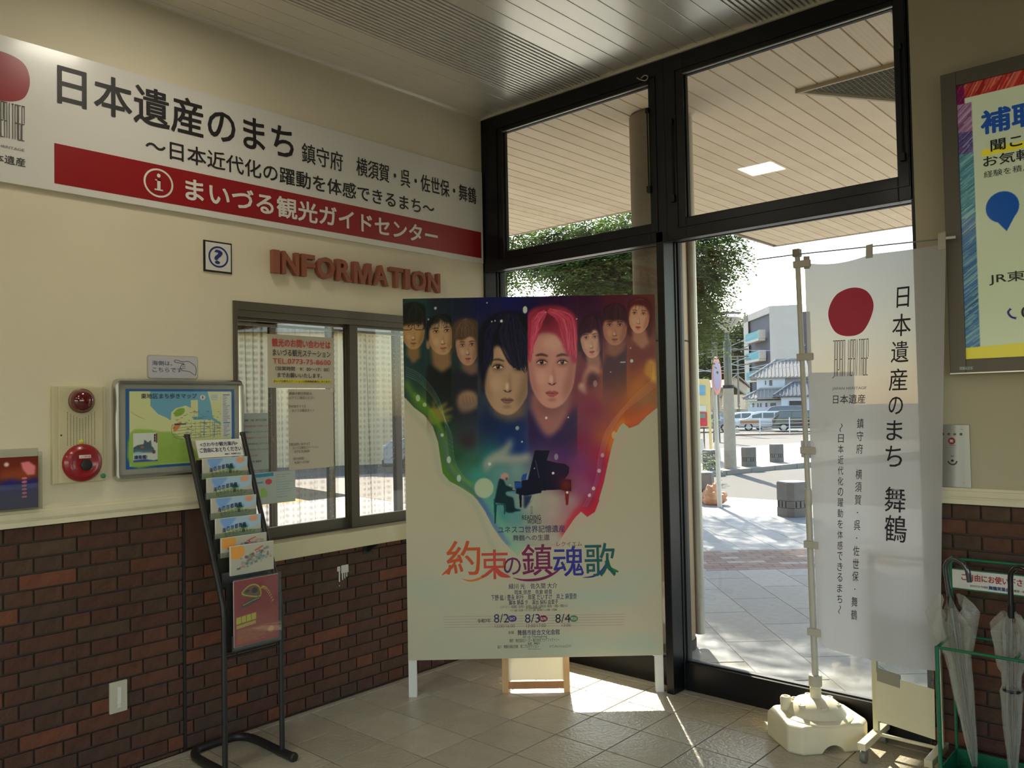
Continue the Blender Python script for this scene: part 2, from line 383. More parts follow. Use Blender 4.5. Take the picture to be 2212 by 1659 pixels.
def face(C, cx, cy, w, h, skin, dark, lip, iris=(35, 25, 25), tilt=0., turn=0., eyes=True, brow=1.0, neck=None, eyey=-.02, only=None):
    c, q = math.cos(tilt), math.sin(tilt)
    def T(x, y): x, y = x*w/2, y*h/2; return (cx+x*c-y*q, cy+x*q+y*c)
    mixc = lambda a, b, t: tuple(a[i]*(1-t)+b[i]*t for i in range(3))
    f = w*.006
    if neck:
        C.poly([T(-.55, .5), T(.55, .5), T(.5+neck[0], 1.0+neck[1]), T(-.5+neck[0], 1.0+neck[1])], mixc(skin, dark, .55), 1, f*1.5)
    jaw = [T(-.98, -.3), T(-.95, .1), T(-.84, .5), T(-.55, .83), T(-.2+turn*.3, 1.0), T(.2+turn*.3, 1.0), T(.55, .83), T(.84, .5), T(.95, .1), T(.98, -.3), T(.8, -.85), T(.3, -1.1), T(-.3, -1.1), T(-.8, -.85)]
    C.poly(jaw, skin, 1, f*.5, smooth=4)
    # modelling of the printed portrait
    C.poly([T(.98, -.5), T(.96, .1), T(.84, .5), T(.5, .88), T(.42, .6), T(.62, .1), T(.75, -.4)], dark, .42, f*3)
    C.poly([T(-.98, -.5), T(-.96, .1), T(-.84, .5), T(-.5, .88), T(-.62, .5), T(-.8, .0)], dark, .28, f*2.5)
    C.ell(*T(-.42, .25), w*.12, h*.09, mixc(skin, (255, 225, 205), .3), .32, f*2.5)
    C.ell(*T(turn*.4+.03, -.62), w*.2, h*.1, mixc(skin, (255, 230, 210), .4), .4, f*3)
    tx = turn*.35
    for sx in (-1, 1):
        ex = sx*.42+tx*.8; ey = eyey
        C.ell(*T(ex, ey), w*.125, h*.055, dark, .45, f*1.6, tilt)
        if eyes:
            E = [T(ex-.21, ey+.012), T(ex-.08, ey-.036), T(ex+.08, ey-.038), T(ex+.21, ey+.0), T(ex+.08, ey+.034), T(ex-.08, ey+.036)]
            C.poly(E, mixc(skin, (215, 208, 200), .40), 1, 0, smooth=4)
            C.ell(*T(ex+turn*.08, ey-.005), w*.040, w*.030*h/w*.9, iris, 1, 0); C.ell(*T(ex+turn*.08, ey-.005), w*.02, w*.018, (5, 5, 8), 1, 0)
            C.ell(*T(ex+turn*.08-.02, ey-.03), w*.009, w*.009, (225, 225, 225), 1, 0)
            C.line([T(ex-.23, ey+.016), T(ex-.09, ey-.046), T(ex+.09, ey-.048), T(ex+.24, ey+.0)], w*.028, mixc(dark, (0, 0, 0), .7), 1, 0, 4, True)
            C.line([T(ex-.2, ey-.065), T(ex, ey-.092), T(ex+.2, ey-.062)], w*.01, dark, .7, 0, 4, True)
            C.line([T(ex-.17, ey+.045), T(ex, ey+.066), T(ex+.18, ey+.038)], w*.01, dark, .5, 0, 4, True)
        C.line([T(ex-.25*1, ey-(.15 if sx > 0 else .165)), T(ex, ey-.195), T(ex+.26, ey-(.165 if sx > 0 else .15))], w*.045*brow, mixc(dark, (0, 0, 0), .5), .85, w*.004, 4, True)
    C.poly([T(tx+.05, -.1), T(tx+.14, .32), T(tx+.19, .4), T(tx+.04, .45), T(tx+.0, .3)], dark, .3, f*1.3)
    C.ell(*T(tx-.02, .3), w*.03, h*.05, mixc(skin, (255, 235, 220), .6), .6, f)
    C.line([T(tx-.17, .385), T(tx-.1, .425), T(tx, .44), T(tx+.1, .425), T(tx+.17, .38)], w*.022, mixc(dark, (0, 0, 0), .3), .75, 0, 4, True)
    for sx in (-1, 1): C.ell(*T(tx+sx*.09, .412), w*.018, h*.009, mixc(dark, (0, 0, 0), .6), .8, 0)
    ly = .64
    C.poly([T(tx-.27, ly), T(tx-.1, ly-.06), T(tx, ly-.04), T(tx+.1, ly-.06), T(tx+.27, ly), T(tx+.1, ly+.09), T(tx, ly+.1), T(tx-.1, ly+.09)], lip, .95, 0, smooth=4)
    C.line([T(tx-.27, ly), T(tx-.05, ly+.005), T(tx+.05, ly+.005), T(tx+.27, ly)], w*.015, mixc(dark, (0, 0, 0), .5), .85, 0, 4, True)
    C.ell(*T(tx, ly+.17), w*.09, h*.018, dark, .35, f)
def strands(C, P0, P1, n, wd, col, jit=8, a=.5, dcol=28, bend=.2, rs=None):   # printed hair strands between two guide lines
    rs = rs or RNG
    for i in range(n):
        t = (i+.5)/n+rs.uniform(-.4, .4)/n
        A = catmull(P0, 6, False); B = catmull(P1, 6, False)
        L = []
        for j, (p, r) in enumerate(zip(A, B)):
            L.append(p*(1-t)+r*t+rs.uniform(-jit, jit, 2)*(.3+.7*j/len(A)))
        k = rs.uniform(-dcol, dcol); C.line(L, wd*rs.uniform(.5, 1.3), tuple(max(0, q+k) for q in col), a, 0, 0, True)

def paint_poster(parent, PF, uv_of_px, W, H):
    CW, CH = 512, 728
    def fn(cx, cy):                         # layout unit of the upper artwork
        u, v = uv_of_px(860+cx/3.457, 620+cy/3.457); return (u/W*CW, (1-v/H)*CH)
    C = Canvas(CW, CH, fn, 2)
    def lo(cx, cy): return (cx*3.457/3.317, ((1060-620)+cy/3.317)*3.457)     # lower artwork in the same units
    def mi(cx, cy): return ((160+cx/6.9125)*3.457, (320+cy/6.9125)*3.457)   # pianist vignette
    left = [(10, 800), (60, 835), (120, 900), (200, 960), (262, 1045), (300, 1160), (318, 1290), (335, 1390), (385, 1450), (470, 1495), (560, 1555), (620, 1620)]
    left2 = [lo(500, 0), lo(570, 70), lo(625, 150), lo(680, 260), lo(750, 360), lo(858, 470)]
    right2 = [lo(905, 400), lo(1130, 400), lo(1200, 290), lo(1265, 195), lo(1310, 150), lo(1355, 188), lo(1410, 150), lo(1440, 70)]
    right = [(1500, 1580), (1535, 1460), (1565, 1320), (1595, 1190), (1625, 1095), (1650, 1045), (1680, 1015), (1725, 1055), (1790, 1030), (1860, 960), (1960, 880)]
    base = [(-10, -10)]+left+left2[1:]+right2+right+[(1960, -10)]
    # soft outer halo ribbons on the white ground
    C.line([(40, 860), (170, 1010), (250, 1110), (290, 1300), (340, 1440), (520, 1560), (610, 1700), (690, 1900), (840, 2140)], 40, (132, 137, 118), .6, 3, 6)
    C.line([lo(1130, 420), lo(1210, 330), lo(1290, 200), lo(1345, 225), lo(1430, 130), (1560, 1560), (1620, 1250), (1700, 1110)], 34, (165, 130, 120), .5, 3, 6)
    WHT = (150, 143, 122)
    F = [(30, 100, (14, 48, 42)), (120, 100, (20, 52, 46)), (300, 100, (18, 26, 36)), (470, 110, (16, 22, 40)), (620, 110, (8, 10, 62)), (850, 90, (8, 14, 78)), (960, 160, (14, 8, 60)),
         (1150, 90, (34, 4, 48)), (1400, 100, (44, 6, 40)), (1480, 160, (56, 10, 46)), (1620, 90, (74, 20, 38)), (1850, 90, (92, 38, 42)), (60, 500, (12, 46, 46)), (60, 760, (10, 40, 34)),
         (300, 700, (10, 16, 18)), (200, 850, (46, 82, 26)), (330, 1000, (16, 46, 30)), (420, 900, (26, 26, 34)), (520, 1150, (46, 26, 38)), (560, 1280, (36, 78, 62)), (700, 1000, (14, 26, 60)),
         (830, 1120, (10, 40, 98)), (900, 1200, (6, 36, 100)), (680, 1250, (20, 90, 88)), (430, 1250, (24, 62, 36)), (380, 1380, (58, 96, 36)), (600, 1400, (46, 116, 106)), (760, 1380, (80, 120, 118)),
         (880, 1360, (100, 128, 126)), (1050, 1180, (70, 58, 98)), (1200, 1100, (40, 16, 70)), (1250, 1250, (70, 34, 96)), (1350, 1330, (104, 40, 88)), (1350, 1150, (110, 18, 58)), (1450, 900, (110, 26, 60)),
         (1400, 700, (100, 30, 52)), (1550, 800, (120, 60, 52)), (1650, 700, (140, 66, 30)), (1800, 700, (150, 80, 20)), (1860, 850, (130, 80, 40)), (1700, 950, (150, 64, 20)), (1500, 1250, (134, 22, 56)),
         (1460, 1420, (120, 26, 72)), (1380, 1500, (124, 60, 96)), (1450, 1600, (120, 30, 60)), (1560, 1120, (150, 70, 36)), (620, 1560, (60, 120, 116)), (700, 1640, (60, 118, 116)), (760, 1560, (76, 130, 124)),
         (1000, 1560, (146, 142, 124)), (1150, 1580, (148, 138, 124)), (1280, 1600, (140, 112, 118))]
    F += [(*lo(740, 180), (52, 110, 108)), (*lo(840, 180), (70, 118, 118)), (*lo(700, 260), (90, 132, 120)), (*lo(800, 330), (118, 140, 122)), (*lo(960, 100), (140, 138, 122)), (*lo(1000, 300), (146, 140, 122)),
          (*lo(860, 440), (130, 146, 124)), (*lo(1100, 150), (148, 130, 124)), (*lo(1100, 350), (148, 138, 122)), (*lo(1380, 110), (140, 24, 50)), (*lo(1250, 150), (146, 92, 96)), (*lo(1180, 240), (148, 108, 104))]
    C.field(F, base, 2.6)
    # bottom landscape wash
    for (x, y, rx, ry, cc, a) in [(170, 700, 190, 60, (128, 145, 130), .55), (400, 800, 260, 50, (134, 142, 124), .4), (1450, 760, 300, 70, (126, 148, 138), .5), (1700, 620, 180, 60, (134, 146, 134), .4),
                                  (1200, 1100, 330, 60, (126, 148, 134), .55), (700, 1150, 330, 50, (132, 144, 126), .4), (1700, 1120, 230, 70, (118, 142, 130), .6), (300, 1080, 140, 90, (138, 142, 120), .5), (1560, 900, 160, 80, (160, 146, 124), .45), (1350, 960, 260, 60, (156, 146, 124), .4)]:
        X, Y = lo(x, y); C.ell(X, Y, rx, ry, cc, a, 16)
    for i in range(60):
        x = RNG.uniform(60, 1800); y = RNG.uniform(560, 1150); X, Y = lo(x, y)
        C.line([(X, Y), (X+RNG.uniform(40, 150), Y-RNG.uniform(-30, 60))], RNG.uniform(4, 14), (124, 146, 136) if i % 2 else (160, 152, 130), .16, 2)
    C.setclip(base); pre = C.a.copy()
    # strips with the eight portraits
    def strip(x0, x1, pts=None): C.setclip([(x0, -10), (x1, -10), (x1, 1330), (x0, 1330)])
    S = [(28, 210), (210, 403), (403, 596), (596, 967), (967, 1338), (1338, 1526), (1526, 1708), (1708, 1960)]
    # 1 young man with glasses
    strip(*S[0]); C.poly([(20, 540), (70, 500), (110, 560), (160, 500), (215, 560), (215, 900), (120, 880), (20, 760)], (10, 36, 38), 1, 3)
    C.poly([(70, 430), (160, 430), (165, 530), (115, 575), (66, 510)], (104, 78, 48), 1, 3)
    face(C, 116, 345, 172, 240, (142, 112, 72), (70, 46, 26), (120, 72, 54), eyey=-.46+.02)
    C.poly([(22, 300), (22, 180), (50, 130), (120, 112), (190, 135), (212, 190), (212, 300), (196, 320), (188, 270), (160, 278), (140, 268), (120, 282), (90, 272), (60, 282), (40, 300), (36, 330)], (12, 14, 12), 1, 2, 4)
    strands(C, [(120, 118), (70, 180), (40, 290)], [(130, 118), (190, 190), (198, 290)], 26, 6, (24, 26, 22), 5, .5, 14)
    for ex in (68, 158):
        C.line([(ex-36, 278), (ex-36, 312), (ex-20, 322), (ex+24, 322), (ex+38, 308), (ex+38, 280), (ex, 274), (ex-36, 278)], 5, (14, 12, 10), .95)
    C.line([(104, 284), (122, 284)], 5, (14, 12, 10)); C.line([(196, 286), (212, 280)], 5, (14, 12, 10))
    # 2 man with swept hair
    strip(*S[1]); C.poly([(205, 640), (240, 570), (320, 640), (405, 580), (405, 1330), (205, 1330)], (8, 12, 14), .95, 3)
    C.poly([(245, 450), (390, 450), (400, 590), (330, 640), (262, 590)], (112, 84, 58), 1, 4)
    C.ell(226, 425, 16, 42, (120, 92, 66), 1, 1)
    face(C, 322, 372, 196, 270, (148, 118, 86), (76, 52, 34), (130, 80, 62), tilt=-.1, turn=.25, eyey=-.3)
    C.poly([(214, 400), (212, 280), (250, 230), (330, 205), (400, 225), (410, 330), (396, 300), (380, 272), (345, 262), (310, 236), (300, 268), (262, 280), (236, 320), (230, 390)], (10, 10, 14), 1, 2, 4)
    strands(C, [(300, 215), (260, 250), (228, 330)], [(320, 215), (370, 240), (400, 300)], 22, 6, (26, 24, 28), 5, .5, 14)
    # 3 young man with brown fringe and raised fist
    strip(*S[2]); C.poly([(400, 640), (470, 620), (545, 650), (600, 600), (600, 1330), (400, 1330)], (22, 20, 30), .9, 4)
    C.poly([(470, 540), (590, 560), (596, 640), (545, 660), (480, 620)], (96, 72, 60), 1, 4)
    face(C, 515, 450, 170, 270, (146, 112, 92), (76, 46, 36), (124, 66, 62), tilt=-.06, turn=.1, eyey=-.12)
    C.poly([(400, 440), (396, 330), (430, 260), (500, 232), (580, 250), (610, 300), (606, 480), (590, 520), (582, 420), (562, 380), (530, 372), (500, 390), (470, 400), (440, 395), (424, 430), (418, 500)], (62, 48, 36), 1, 2, 4)
    strands(C, [(500, 238), (440, 300), (422, 385)], [(520, 238), (572, 300), (578, 368)], 40, 8, (84, 66, 50), 8, .5, 24)
    C.poly([(440, 860), (452, 810), (490, 780), (540, 775), (585, 800), (600, 860), (590, 900), (540, 930), (480, 942), (448, 905)], (146, 112, 88), .95, 4, 4)
    for k in range(4): C.line([(480+k*26, 800+abs(k-1)*6), (486+k*26, 850), (500+k*24, 880)], 6, (90, 58, 44), .6, 1, 4, True)
    # 4 front man, long dark fringe
    strip(*S[3]); C.poly([(590, 1000), (690, 930), (800, 980), (900, 960), (970, 900), (970, 1330), (590, 1330)], (6, 24, 66), .7, 10)
    C.poly([(700, 840), (930, 840), (960, 960), (830, 1000), (710, 960)], (96, 78, 66), 1, 8)
    C.ell(640, 690, 22, 70, (110, 84, 66), 1, 2)
    face(C, 815, 655, 372, 590, (150, 120, 98), (70, 50, 42), (112, 78, 70), turn=.12, tilt=.04, eyey=-.18, brow=.8)
    C.poly([(600, 560), (596, 380), (640, 260), (760, 190), (900, 190), (975, 250), (980, 640), (965, 600), (930, 590), (900, 610), (840, 560), (790, 470), (730, 440), (700, 500), (690, 560), (668, 620), (650, 700), (640, 800), (622, 740)], (7, 8, 24), 1, 3, 4)
    strands(C, [(780, 200), (660, 330), (640, 640)], [(820, 200), (720, 330), (700, 560)], 34, 10, (16, 16, 40), 10, .6, 14)
    strands(C, [(820, 200), (760, 360), (860, 590)], [(880, 200), (960, 380), (960, 640)], 46, 10, (18, 18, 42), 12, .55, 16)
    C.line([(760, 430), (830, 560), (900, 620)], 16, (8, 8, 22), .9, 1, 6, True); C.line([(700, 440), (706, 520), (690, 590)], 12, (8, 8, 20), .9, 1, 6, True)
    # 5 front man, pink hair
    strip(*S[4]); C.poly([(960, 900), (1010, 960), (1060, 1080), (1145, 1150), (1210, 1060), (1260, 960), (1345, 880), (1345, 1330), (960, 1330)], (34, 18, 60), .9, 6)
    C.poly([(1000, 800), (1290, 800), (1262, 950), (1205, 1060), (1148, 1110), (1100, 1105), (1040, 1010), (992, 900)], (136, 88, 84), 1, 5)
    C.poly([(1000, 830), (1290, 830), (1250, 910), (1150, 960), (1050, 930)], (92, 48, 54), .6, 14)
    face(C, 1150, 600, 366, 600, (170, 120, 110), (100, 44, 48), (150, 70, 74), turn=-.02, tilt=.0, eyey=-.12, brow=1.1)
    C.poly([(960, 520), (958, 260), (985, 180), (1060, 148), (1170, 140), (1260, 165), (1330, 240), (1345, 420), (1335, 560), (1300, 560), (1280, 500), (1262, 520), (1230, 430), (1180, 360), (1120, 340), (1060, 350), (1010, 400), (990, 470), (985, 560)], (142, 38, 62), 1, 3, 4)
    C.poly([(1060, 170), (1120, 150), (1190, 190), (1175, 260), (1110, 330), (1075, 300), (1040, 230)], (52, 12, 30), .8, 14)
    strands(C, [(1090, 170), (1000, 260), (985, 560)], [(1110, 200), (1070, 280), (1030, 380)], 44, 9, (172, 60, 88), 8, .5, 40)
    strands(C, [(1110, 190), (1190, 260), (1240, 460)], [(1130, 160), (1310, 230), (1335, 540)], 54, 9, (170, 58, 84), 8, .5, 44)
    # 6 woman with long dark hair
    strip(*S[5]); C.poly([(1340, 500), (1345, 330), (1372, 240), (1430, 200), (1500, 200), (1530, 260), (1535, 560), (1500, 600), (1400, 560), (1360, 480)], (36, 8, 30), 1, 3, 4)
    C.poly([(1400, 480), (1500, 480), (1520, 590), (1470, 650), (1410, 600)], (136, 92, 84), 1, 3)
    face(C, 1440, 405, 158, 250, (176, 132, 118), (112, 62, 62), (150, 60, 62), tilt=-.1, turn=-.05, eyey=-.22)
    C.poly([(1348, 400), (1356, 300), (1400, 240), (1460, 230), (1510, 280), (1520, 380), (1512, 520), (1500, 400), (1486, 330), (1456, 320), (1440, 345), (1400, 350), (1370, 370)], (40, 8, 30), 1, 2, 4)
    strands(C, [(1440, 215), (1400, 270), (1368, 345)], [(1450, 215), (1474, 260), (1486, 325)], 20, 6, (60, 18, 44), 4, .5, 16); strands(C, [(1490, 240), (1512, 330), (1506, 520)], [(1500, 230), (1528, 330), (1530, 540)], 9, 5, (60, 18, 44), 3, .5, 16)
    C.poly([(1380, 760), (1376, 690), (1400, 620), (1440, 590), (1500, 610), (1505, 650), (1440, 680), (1400, 740), (1405, 800)], (166, 116, 100), 1, 4, 4)
    C.poly([(1345, 760), (1352, 725), (1385, 722), (1408, 800), (1380, 795)], (190, 170, 140), 1, 3, 4); C.ell(1450, 690, 44, 56, (50, 12, 34), .9, 5)
    # 7 older man
    strip(*S[6]); C.poly([(1520, 600), (1560, 500), (1620, 520), (1700, 430), (1715, 440), (1715, 1000), (1520, 900)], (44, 20, 40), .8, 4)
    C.poly([(1556, 400), (1690, 400), (1690, 470), (1620, 520), (1560, 500)], (120, 72, 62), 1, 4)
    face(C, 1617, 315, 184, 240, (160, 108, 88), (92, 44, 42), (128, 58, 54), turn=-.02, eyey=-.26)
    C.poly([(1524, 300), (1522, 200), (1546, 150), (1620, 122), (1690, 150), (1712, 210), (1708, 300), (1690, 262), (1650, 250), (1600, 256), (1560, 250), (1538, 262)], (40, 12, 26), 1, 2, 4)
    strands(C, [(1600, 130), (1550, 180), (1535, 260)], [(1640, 130), (1700, 190), (1700, 270)], 26, 6, (66, 28, 40), 4, .5, 16)
    C.poly([(1658, 560), (1698, 558), (1696, 566), (1658, 567)], (200, 190, 180), .9)
    # 8 woman with see-through fringe
    strip(*S[7]); C.poly([(1705, 480), (1760, 430), (1850, 470), (1910, 420), (1960, 440), (1960, 900), (1705, 900)], (96, 26, 26), .85, 6)
    C.poly([(1705, 260), (1700, 160), (1740, 90), (1820, 76), (1880, 110), (1896, 200), (1890, 300), (1870, 380), (1720, 360)], (66, 18, 26), 1, 3, 4)
    C.poly([(1745, 320), (1850, 320), (1870, 420), (1820, 465), (1750, 400)], (150, 98, 80), 1, 3)
    face(C, 1798, 225, 160, 240, (188, 138, 112), (124, 62, 52), (164, 54, 48), tilt=.06, turn=-.1, eyey=-.22)
    C.poly([(1712, 230), (1716, 150), (1750, 100), (1810, 88), (1866, 110), (1884, 180), (1886, 280), (1870, 200), (1840, 150), (1800, 140), (1760, 140), (1734, 170), (1722, 220)], (72, 18, 26), 1, 2, 4)
    strands(C, [(1790, 95), (1760, 120), (1745, 165)], [(1800, 95), (1850, 130), (1868, 190)], 14, 4, (84, 26, 34), 3, .6, 14)
    C.setclip(None)
    # portraits dissolve downwards into the coloured ground
    XX = np.arange(C.w); YY = np.arange(C.h)
    for (x0, x1), ya, yb in zip(S, (560, 640, 700, 960, 1080, 640, 600, 520), (900, 1160, 1200, 1330, 1330, 900, 900, 800)):
        c0, c1 = [int(q[0]) for q in C.pt([(x0, 700), (x1, 700)])]; c0, c1 = max(c0, 0), min(c1, C.w); r0, r1 = [q[1] for q in C.pt([(x0, ya), (x0, yb)])]
        k = np.clip((YY-r0)/(r1-r0), 0, 1); k = (k*k*(3-2*k))[:, None, None]; C.a[:, c0:c1] = C.a[:, c0:c1]*(1-k)+pre[:, c0:c1]*k
    for x in (210, 403, 596): C.line([(x, 90), (x, 620)], 2, (70, 80, 80), .3)
    for x in (1338, 1526, 1708): C.line([(x, 90), (x, 620)], 2, (140, 60, 80), .3)
    C.setclip(base)
    # hands reaching in from both sides, big hand in the middle
    C.poly([(228, 1000), (226, 920), (262, 900), (262, 850), (276, 860), (282, 905), (345, 870), (366, 862), (366, 880), (320, 920), (404, 900), (402, 914), (335, 955), (398, 960), (396, 974), (330, 985), (390, 992), (380, 1006), (320, 1010), (270, 1030)], (120, 106, 44), .9, 3, 3)
    C.poly([(1915, 560), (1870, 545), (1845, 600), (1846, 650), (1880, 680), (1895, 712), (1935, 690)], (190, 150, 60), .9, 4, 4)
    for k in range(3): C.line([(1862+k*16, 560+k*6), (1860+k*14, 640+k*14)], 5, (110, 70, 20), .6, 1)
    C.poly([mi(170, 430), mi(190, 360), mi(300, 270), (mi(420, 215)), mi(520, 120), mi(545, 70), mi(570, 45), mi(600, 80), mi(602, 150), mi(560, 240), mi(505, 292), mi(640, 298), mi(760, 280), mi(862, 270), mi(864, 385), mi(700, 418), mi(520, 415), mi(330, 430), mi(200, 560)], (142, 140, 128), .85, 6, 3)
    C.line([mi(380, 290), mi(470, 296), mi(540, 290)], 8, (96, 104, 112), .6, 3, 5, True); C.line([mi(560, 412), mi(700, 415), mi(860, 385)], 8, (96, 108, 120), .6, 3, 5, True)
    # musical staves and coloured ribbons
    for k, cc in enumerate([(150, 180, 170), (130, 170, 120), (110, 160, 140), (140, 180, 160), (150, 190, 150)]):
        d = k*16
        C.line([(60, 600+d), (160, 650+d), (260, 760+d), (330, 900+d*.8), (360+d*.6, 1100), (380+d*.7, 1300), (450+d, 1450), (560+d, 1560), (660+d*.5, 1680)], 3, cc, .4, 0, 8)
        C.line([(1940, 660+d), (1820, 760+d), (1700, 880+d*.6), (1560+d*.6, 1060), (1500+d*.5, 1250), (1470+d*.4, 1450), (1380+d*.5, 1640)], 3, (230, 170, 140), .38, 0, 8)
    C.line([(50, 700), (150, 860), (280, 1000), (320, 1150), (340, 1330), (390, 1420), (520, 1500), (600, 1590)], 46, (66, 104, 24), .8, 5, 8)
    C.line([(120, 800), (250, 930), (340, 1100), (380, 1300), (450, 1410), (560, 1480)], 20, (96, 128, 30), .7, 3, 8)
    C.line([(300, 1080), (350, 1200), (372, 1330), (460, 1440), (600, 1560), (680, 1690)], 22, (60, 76, 120), .7, 4, 8)
    C.line([lo(560, 40), lo(640, 150), lo(700, 260), lo(800, 390)], 26, (64, 72, 140), .65, 4, 8)
    C.line([lo(620, 20), lo(700, 160), lo(760, 270), lo(850, 440)], 22, (96, 150, 110), .7, 5, 8)
    C.line([(1930, 560), (1850, 640), (1780, 760), (1700, 860)], 60, (170, 96, 18), .6, 10, 8)
    C.line([(1900, 900), (1830, 960), (1730, 1020), (1700, 1000)], 70, (176, 72, 14), .85, 7, 8)
    C.line([(1690, 990), (1630, 1060), (1590, 1180), (1566, 1290)], 46, (188, 104, 24), .85, 6, 8)
    C.line([(1575, 1230), (1545, 1370), (1500, 1520), lo(1430, 60), lo(1400, 130), lo(1350, 165), lo(1310, 130), lo(1240, 210), lo(1180, 320)], 40, (166, 26, 44), .9, 5, 8)
    C.line([(1530, 1250), (1500, 1400), (1450, 1530), lo(1370, 60), lo(1330, 110)], 24, (110, 28, 84), .7, 4, 8)
    # pianist, stool and grand piano
    NV = (6, 8, 30)
    C.poly([mi(935, 228), mi(1158, 228), mi(1112, 375), mi(1250, 410), mi(1390, 430), mi(1450, 480), mi(1440, 570), mi(1380, 655), mi(1475, 665), mi(1478, 835), mi(1390, 835), mi(1320, 812), mi(1080, 824), mi(1036, 830), mi(1030, 862), mi(900, 885), mi(790, 905), mi(700, 885), mi(650, 870), mi(655, 800), mi(740, 790), mi(742, 672), mi(830, 668)], NV, 1, 0)
    C.poly([mi(1150, 390), mi(1250, 410), mi(1390, 430), mi(1450, 480), mi(1440, 570), mi(1380, 655), mi(1475, 665), mi(1478, 835), mi(1390, 835), mi(1320, 812), mi(1200, 818)], (60, 10, 50), .6, 16)
    C.poly([mi(1330, 660), mi(1475, 665), mi(1478, 835), mi(1390, 835), mi(1320, 812)], (110, 28, 14), .8, 6)
    C.poly([mi(630, 690), mi(740, 690), mi(740, 790), mi(640, 800)], (10, 30, 84), 1); C.poly([mi(640, 705), mi(738, 700), mi(736, 780), mi(645, 785)], (26, 62, 120), 1)
    C.poly([mi(750, 590), mi(830, 565), mi(815, 670), mi(728, 670)], (30, 62, 120), 1); C.line([mi(942, 370), mi(1000, 635)], 3, (90, 110, 150), .8)
    C.line([mi(832, 568), mi(808, 664)], 4, (150, 170, 190), .8)
    C.poly([mi(698, 885), mi(742, 890), mi(738, 1080), mi(712, 1075)], NV); C.poly([mi(765, 900), mi(905, 895), mi(870, 980), mi(800, 1090), mi(770, 1085)], (14, 30, 60), .9, 2)
    C.poly([mi(1380, 830), mi(1450, 830), mi(1432, 1045), mi(1398, 1045)], (104, 26, 18), 1); C.line([mi(1415, 1045), mi(1418, 1230)], 16, (140, 100, 100), .7, 3)
    C.line([mi(905, 900), mi(870, 980)], 4, (170, 180, 180), .8)
    DG = (8, 34, 40)
    C.poly([mi(410, 650), mi(470, 660), mi(500, 740), mi(540, 760), mi(610, 790), mi(640, 830), mi(520, 842), mi(500, 880), mi(540, 910), mi(600, 925), mi(625, 980), mi(640, 1090), mi(720, 1110), mi(715, 1130), mi(640, 1140), mi(590, 1160), mi(495, 1140), mi(490, 1030), mi(345, 1010), mi(350, 900), mi(380, 760)], DG, 1, 1, 2)
    C.poly([mi(430, 650), mi(428, 600), mi(460, 566), mi(510, 562), mi(545, 600), mi(540, 650), mi(500, 690), mi(470, 660)], (150, 118, 112), 1, 1, 3)
    C.poly([mi(495, 640), mi(535, 630), mi(525, 670), mi(500, 684)], (60, 50, 60), 1, 1); C.ell(*mi(565, 748), 9, 6, (150, 130, 120)); C.ell(*mi(620, 806), 9, 5, (150, 130, 120))
    C.poly([mi(322, 950), mi(350, 950), mi(350, 1030), mi(490, 1030), mi(495, 1180), mi(478, 1180), mi(470, 1045), mi(370, 1040), mi(352, 1320), mi(335, 1320)], (12, 56, 60), 1, 0)
    C.poly([mi(600, 830), mi(655, 830), mi(655, 875), mi(560, 845)], (60, 100, 140), .9)
    # light discs and sparks
    C.ell(*mi(178, 790), 72, 75, (150, 158, 130), .9, 1)
    for (x, y, r, a) in [(948, 172, 17, .9), (772, 256, 10, .9), (280, 160, 10, .7), (724, 254, 5, .9), (700, 260, 5, .9), (664, 120, 5, .9), (228, 243, 6, .7), (1743, 553, 12, .8), (1470, 722, 16, .4), (890, 1054, 14, .6),
                         (1106, 978, 9, .9), (1270, 974, 5, .9), (1157, 1390, 9, 1), (1018, 1354, 4, 1), (1180, 1268, 15, .4), (1585, 636, 4, .9), (1735, 457, 5, .8), (150, 830, 16, .5), (200, 880, 14, .5), (330, 1106, 12, .6), (380, 1290, 16, .6), (455, 1428, 16, .6),
                         (1610, 1105, 18, .4), (1525, 1256, 14, .5), (1500, 1372, 14, .6), (1458, 1504, 13, .7), (1428, 1555, 12, .7), (1262, 1534, 9, 1), (925, 1156, 6, .8), (684, 1322, 12, .6), (1103, 190, 4, .9), (1333, 240, 5, .8)]:
        C.ell(x, y, r, r*1.1 if r < 15 else r*1.6, (190, 200, 190), a, .4)
    C.setclip(None)
    return C
# ------------------------------------------------------------------ shared materials
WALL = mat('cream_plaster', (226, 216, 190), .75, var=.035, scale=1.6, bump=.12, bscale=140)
WALLR = mat('cream_plaster_dim', (186, 177, 150), .75, var=.04, scale=1.6, bump=.12, bscale=140)  # same cream plaster, toned darker to stand in for weaker light
TRIM = mat('cream_rail', (226, 216, 186), .5, var=.05, scale=6)
MORT = mat('dark_mortar', (76, 68, 60), .9, var=.1, scale=30)
BRICK = mat('red_brick', (104, 62, 48), .78, var=.16, scale=18, bump=.5, bscale=70,
            obvar=[(84, 52, 38), (78, 54, 40), (88, 54, 38), (96, 58, 40), (80, 58, 42), (82, 50, 38), (86, 54, 40), (76, 54, 42), (112, 64, 42), (82, 60, 44), (80, 50, 38), (86, 56, 40)])
BLACK = mat('black_frame', (11, 12, 17), .34, .0, spec=.4, coat=.05)
GASK = mat('black_gasket', (8, 8, 9), .6)
ALU = mat('aluminium', (205, 203, 198), .28, 1.)
STEEL = mat('brushed_steel', (170, 170, 166), .33, 1., var=.06, scale=40, stretch=(1, 1, .02))
BRONZE = mat('bronze_frame', (98, 90, 78), .4, .6)
GLASS = glass('window_glass', (246, 245, 243))
GLASSD = glass('dusty_window_glass', (246, 246, 243), haze=.014)
ACR = glass('clear_acrylic', (246, 248, 246), 1.4, haze=.04)
WHITE = mat('white_enamel', (232, 230, 222), .4)
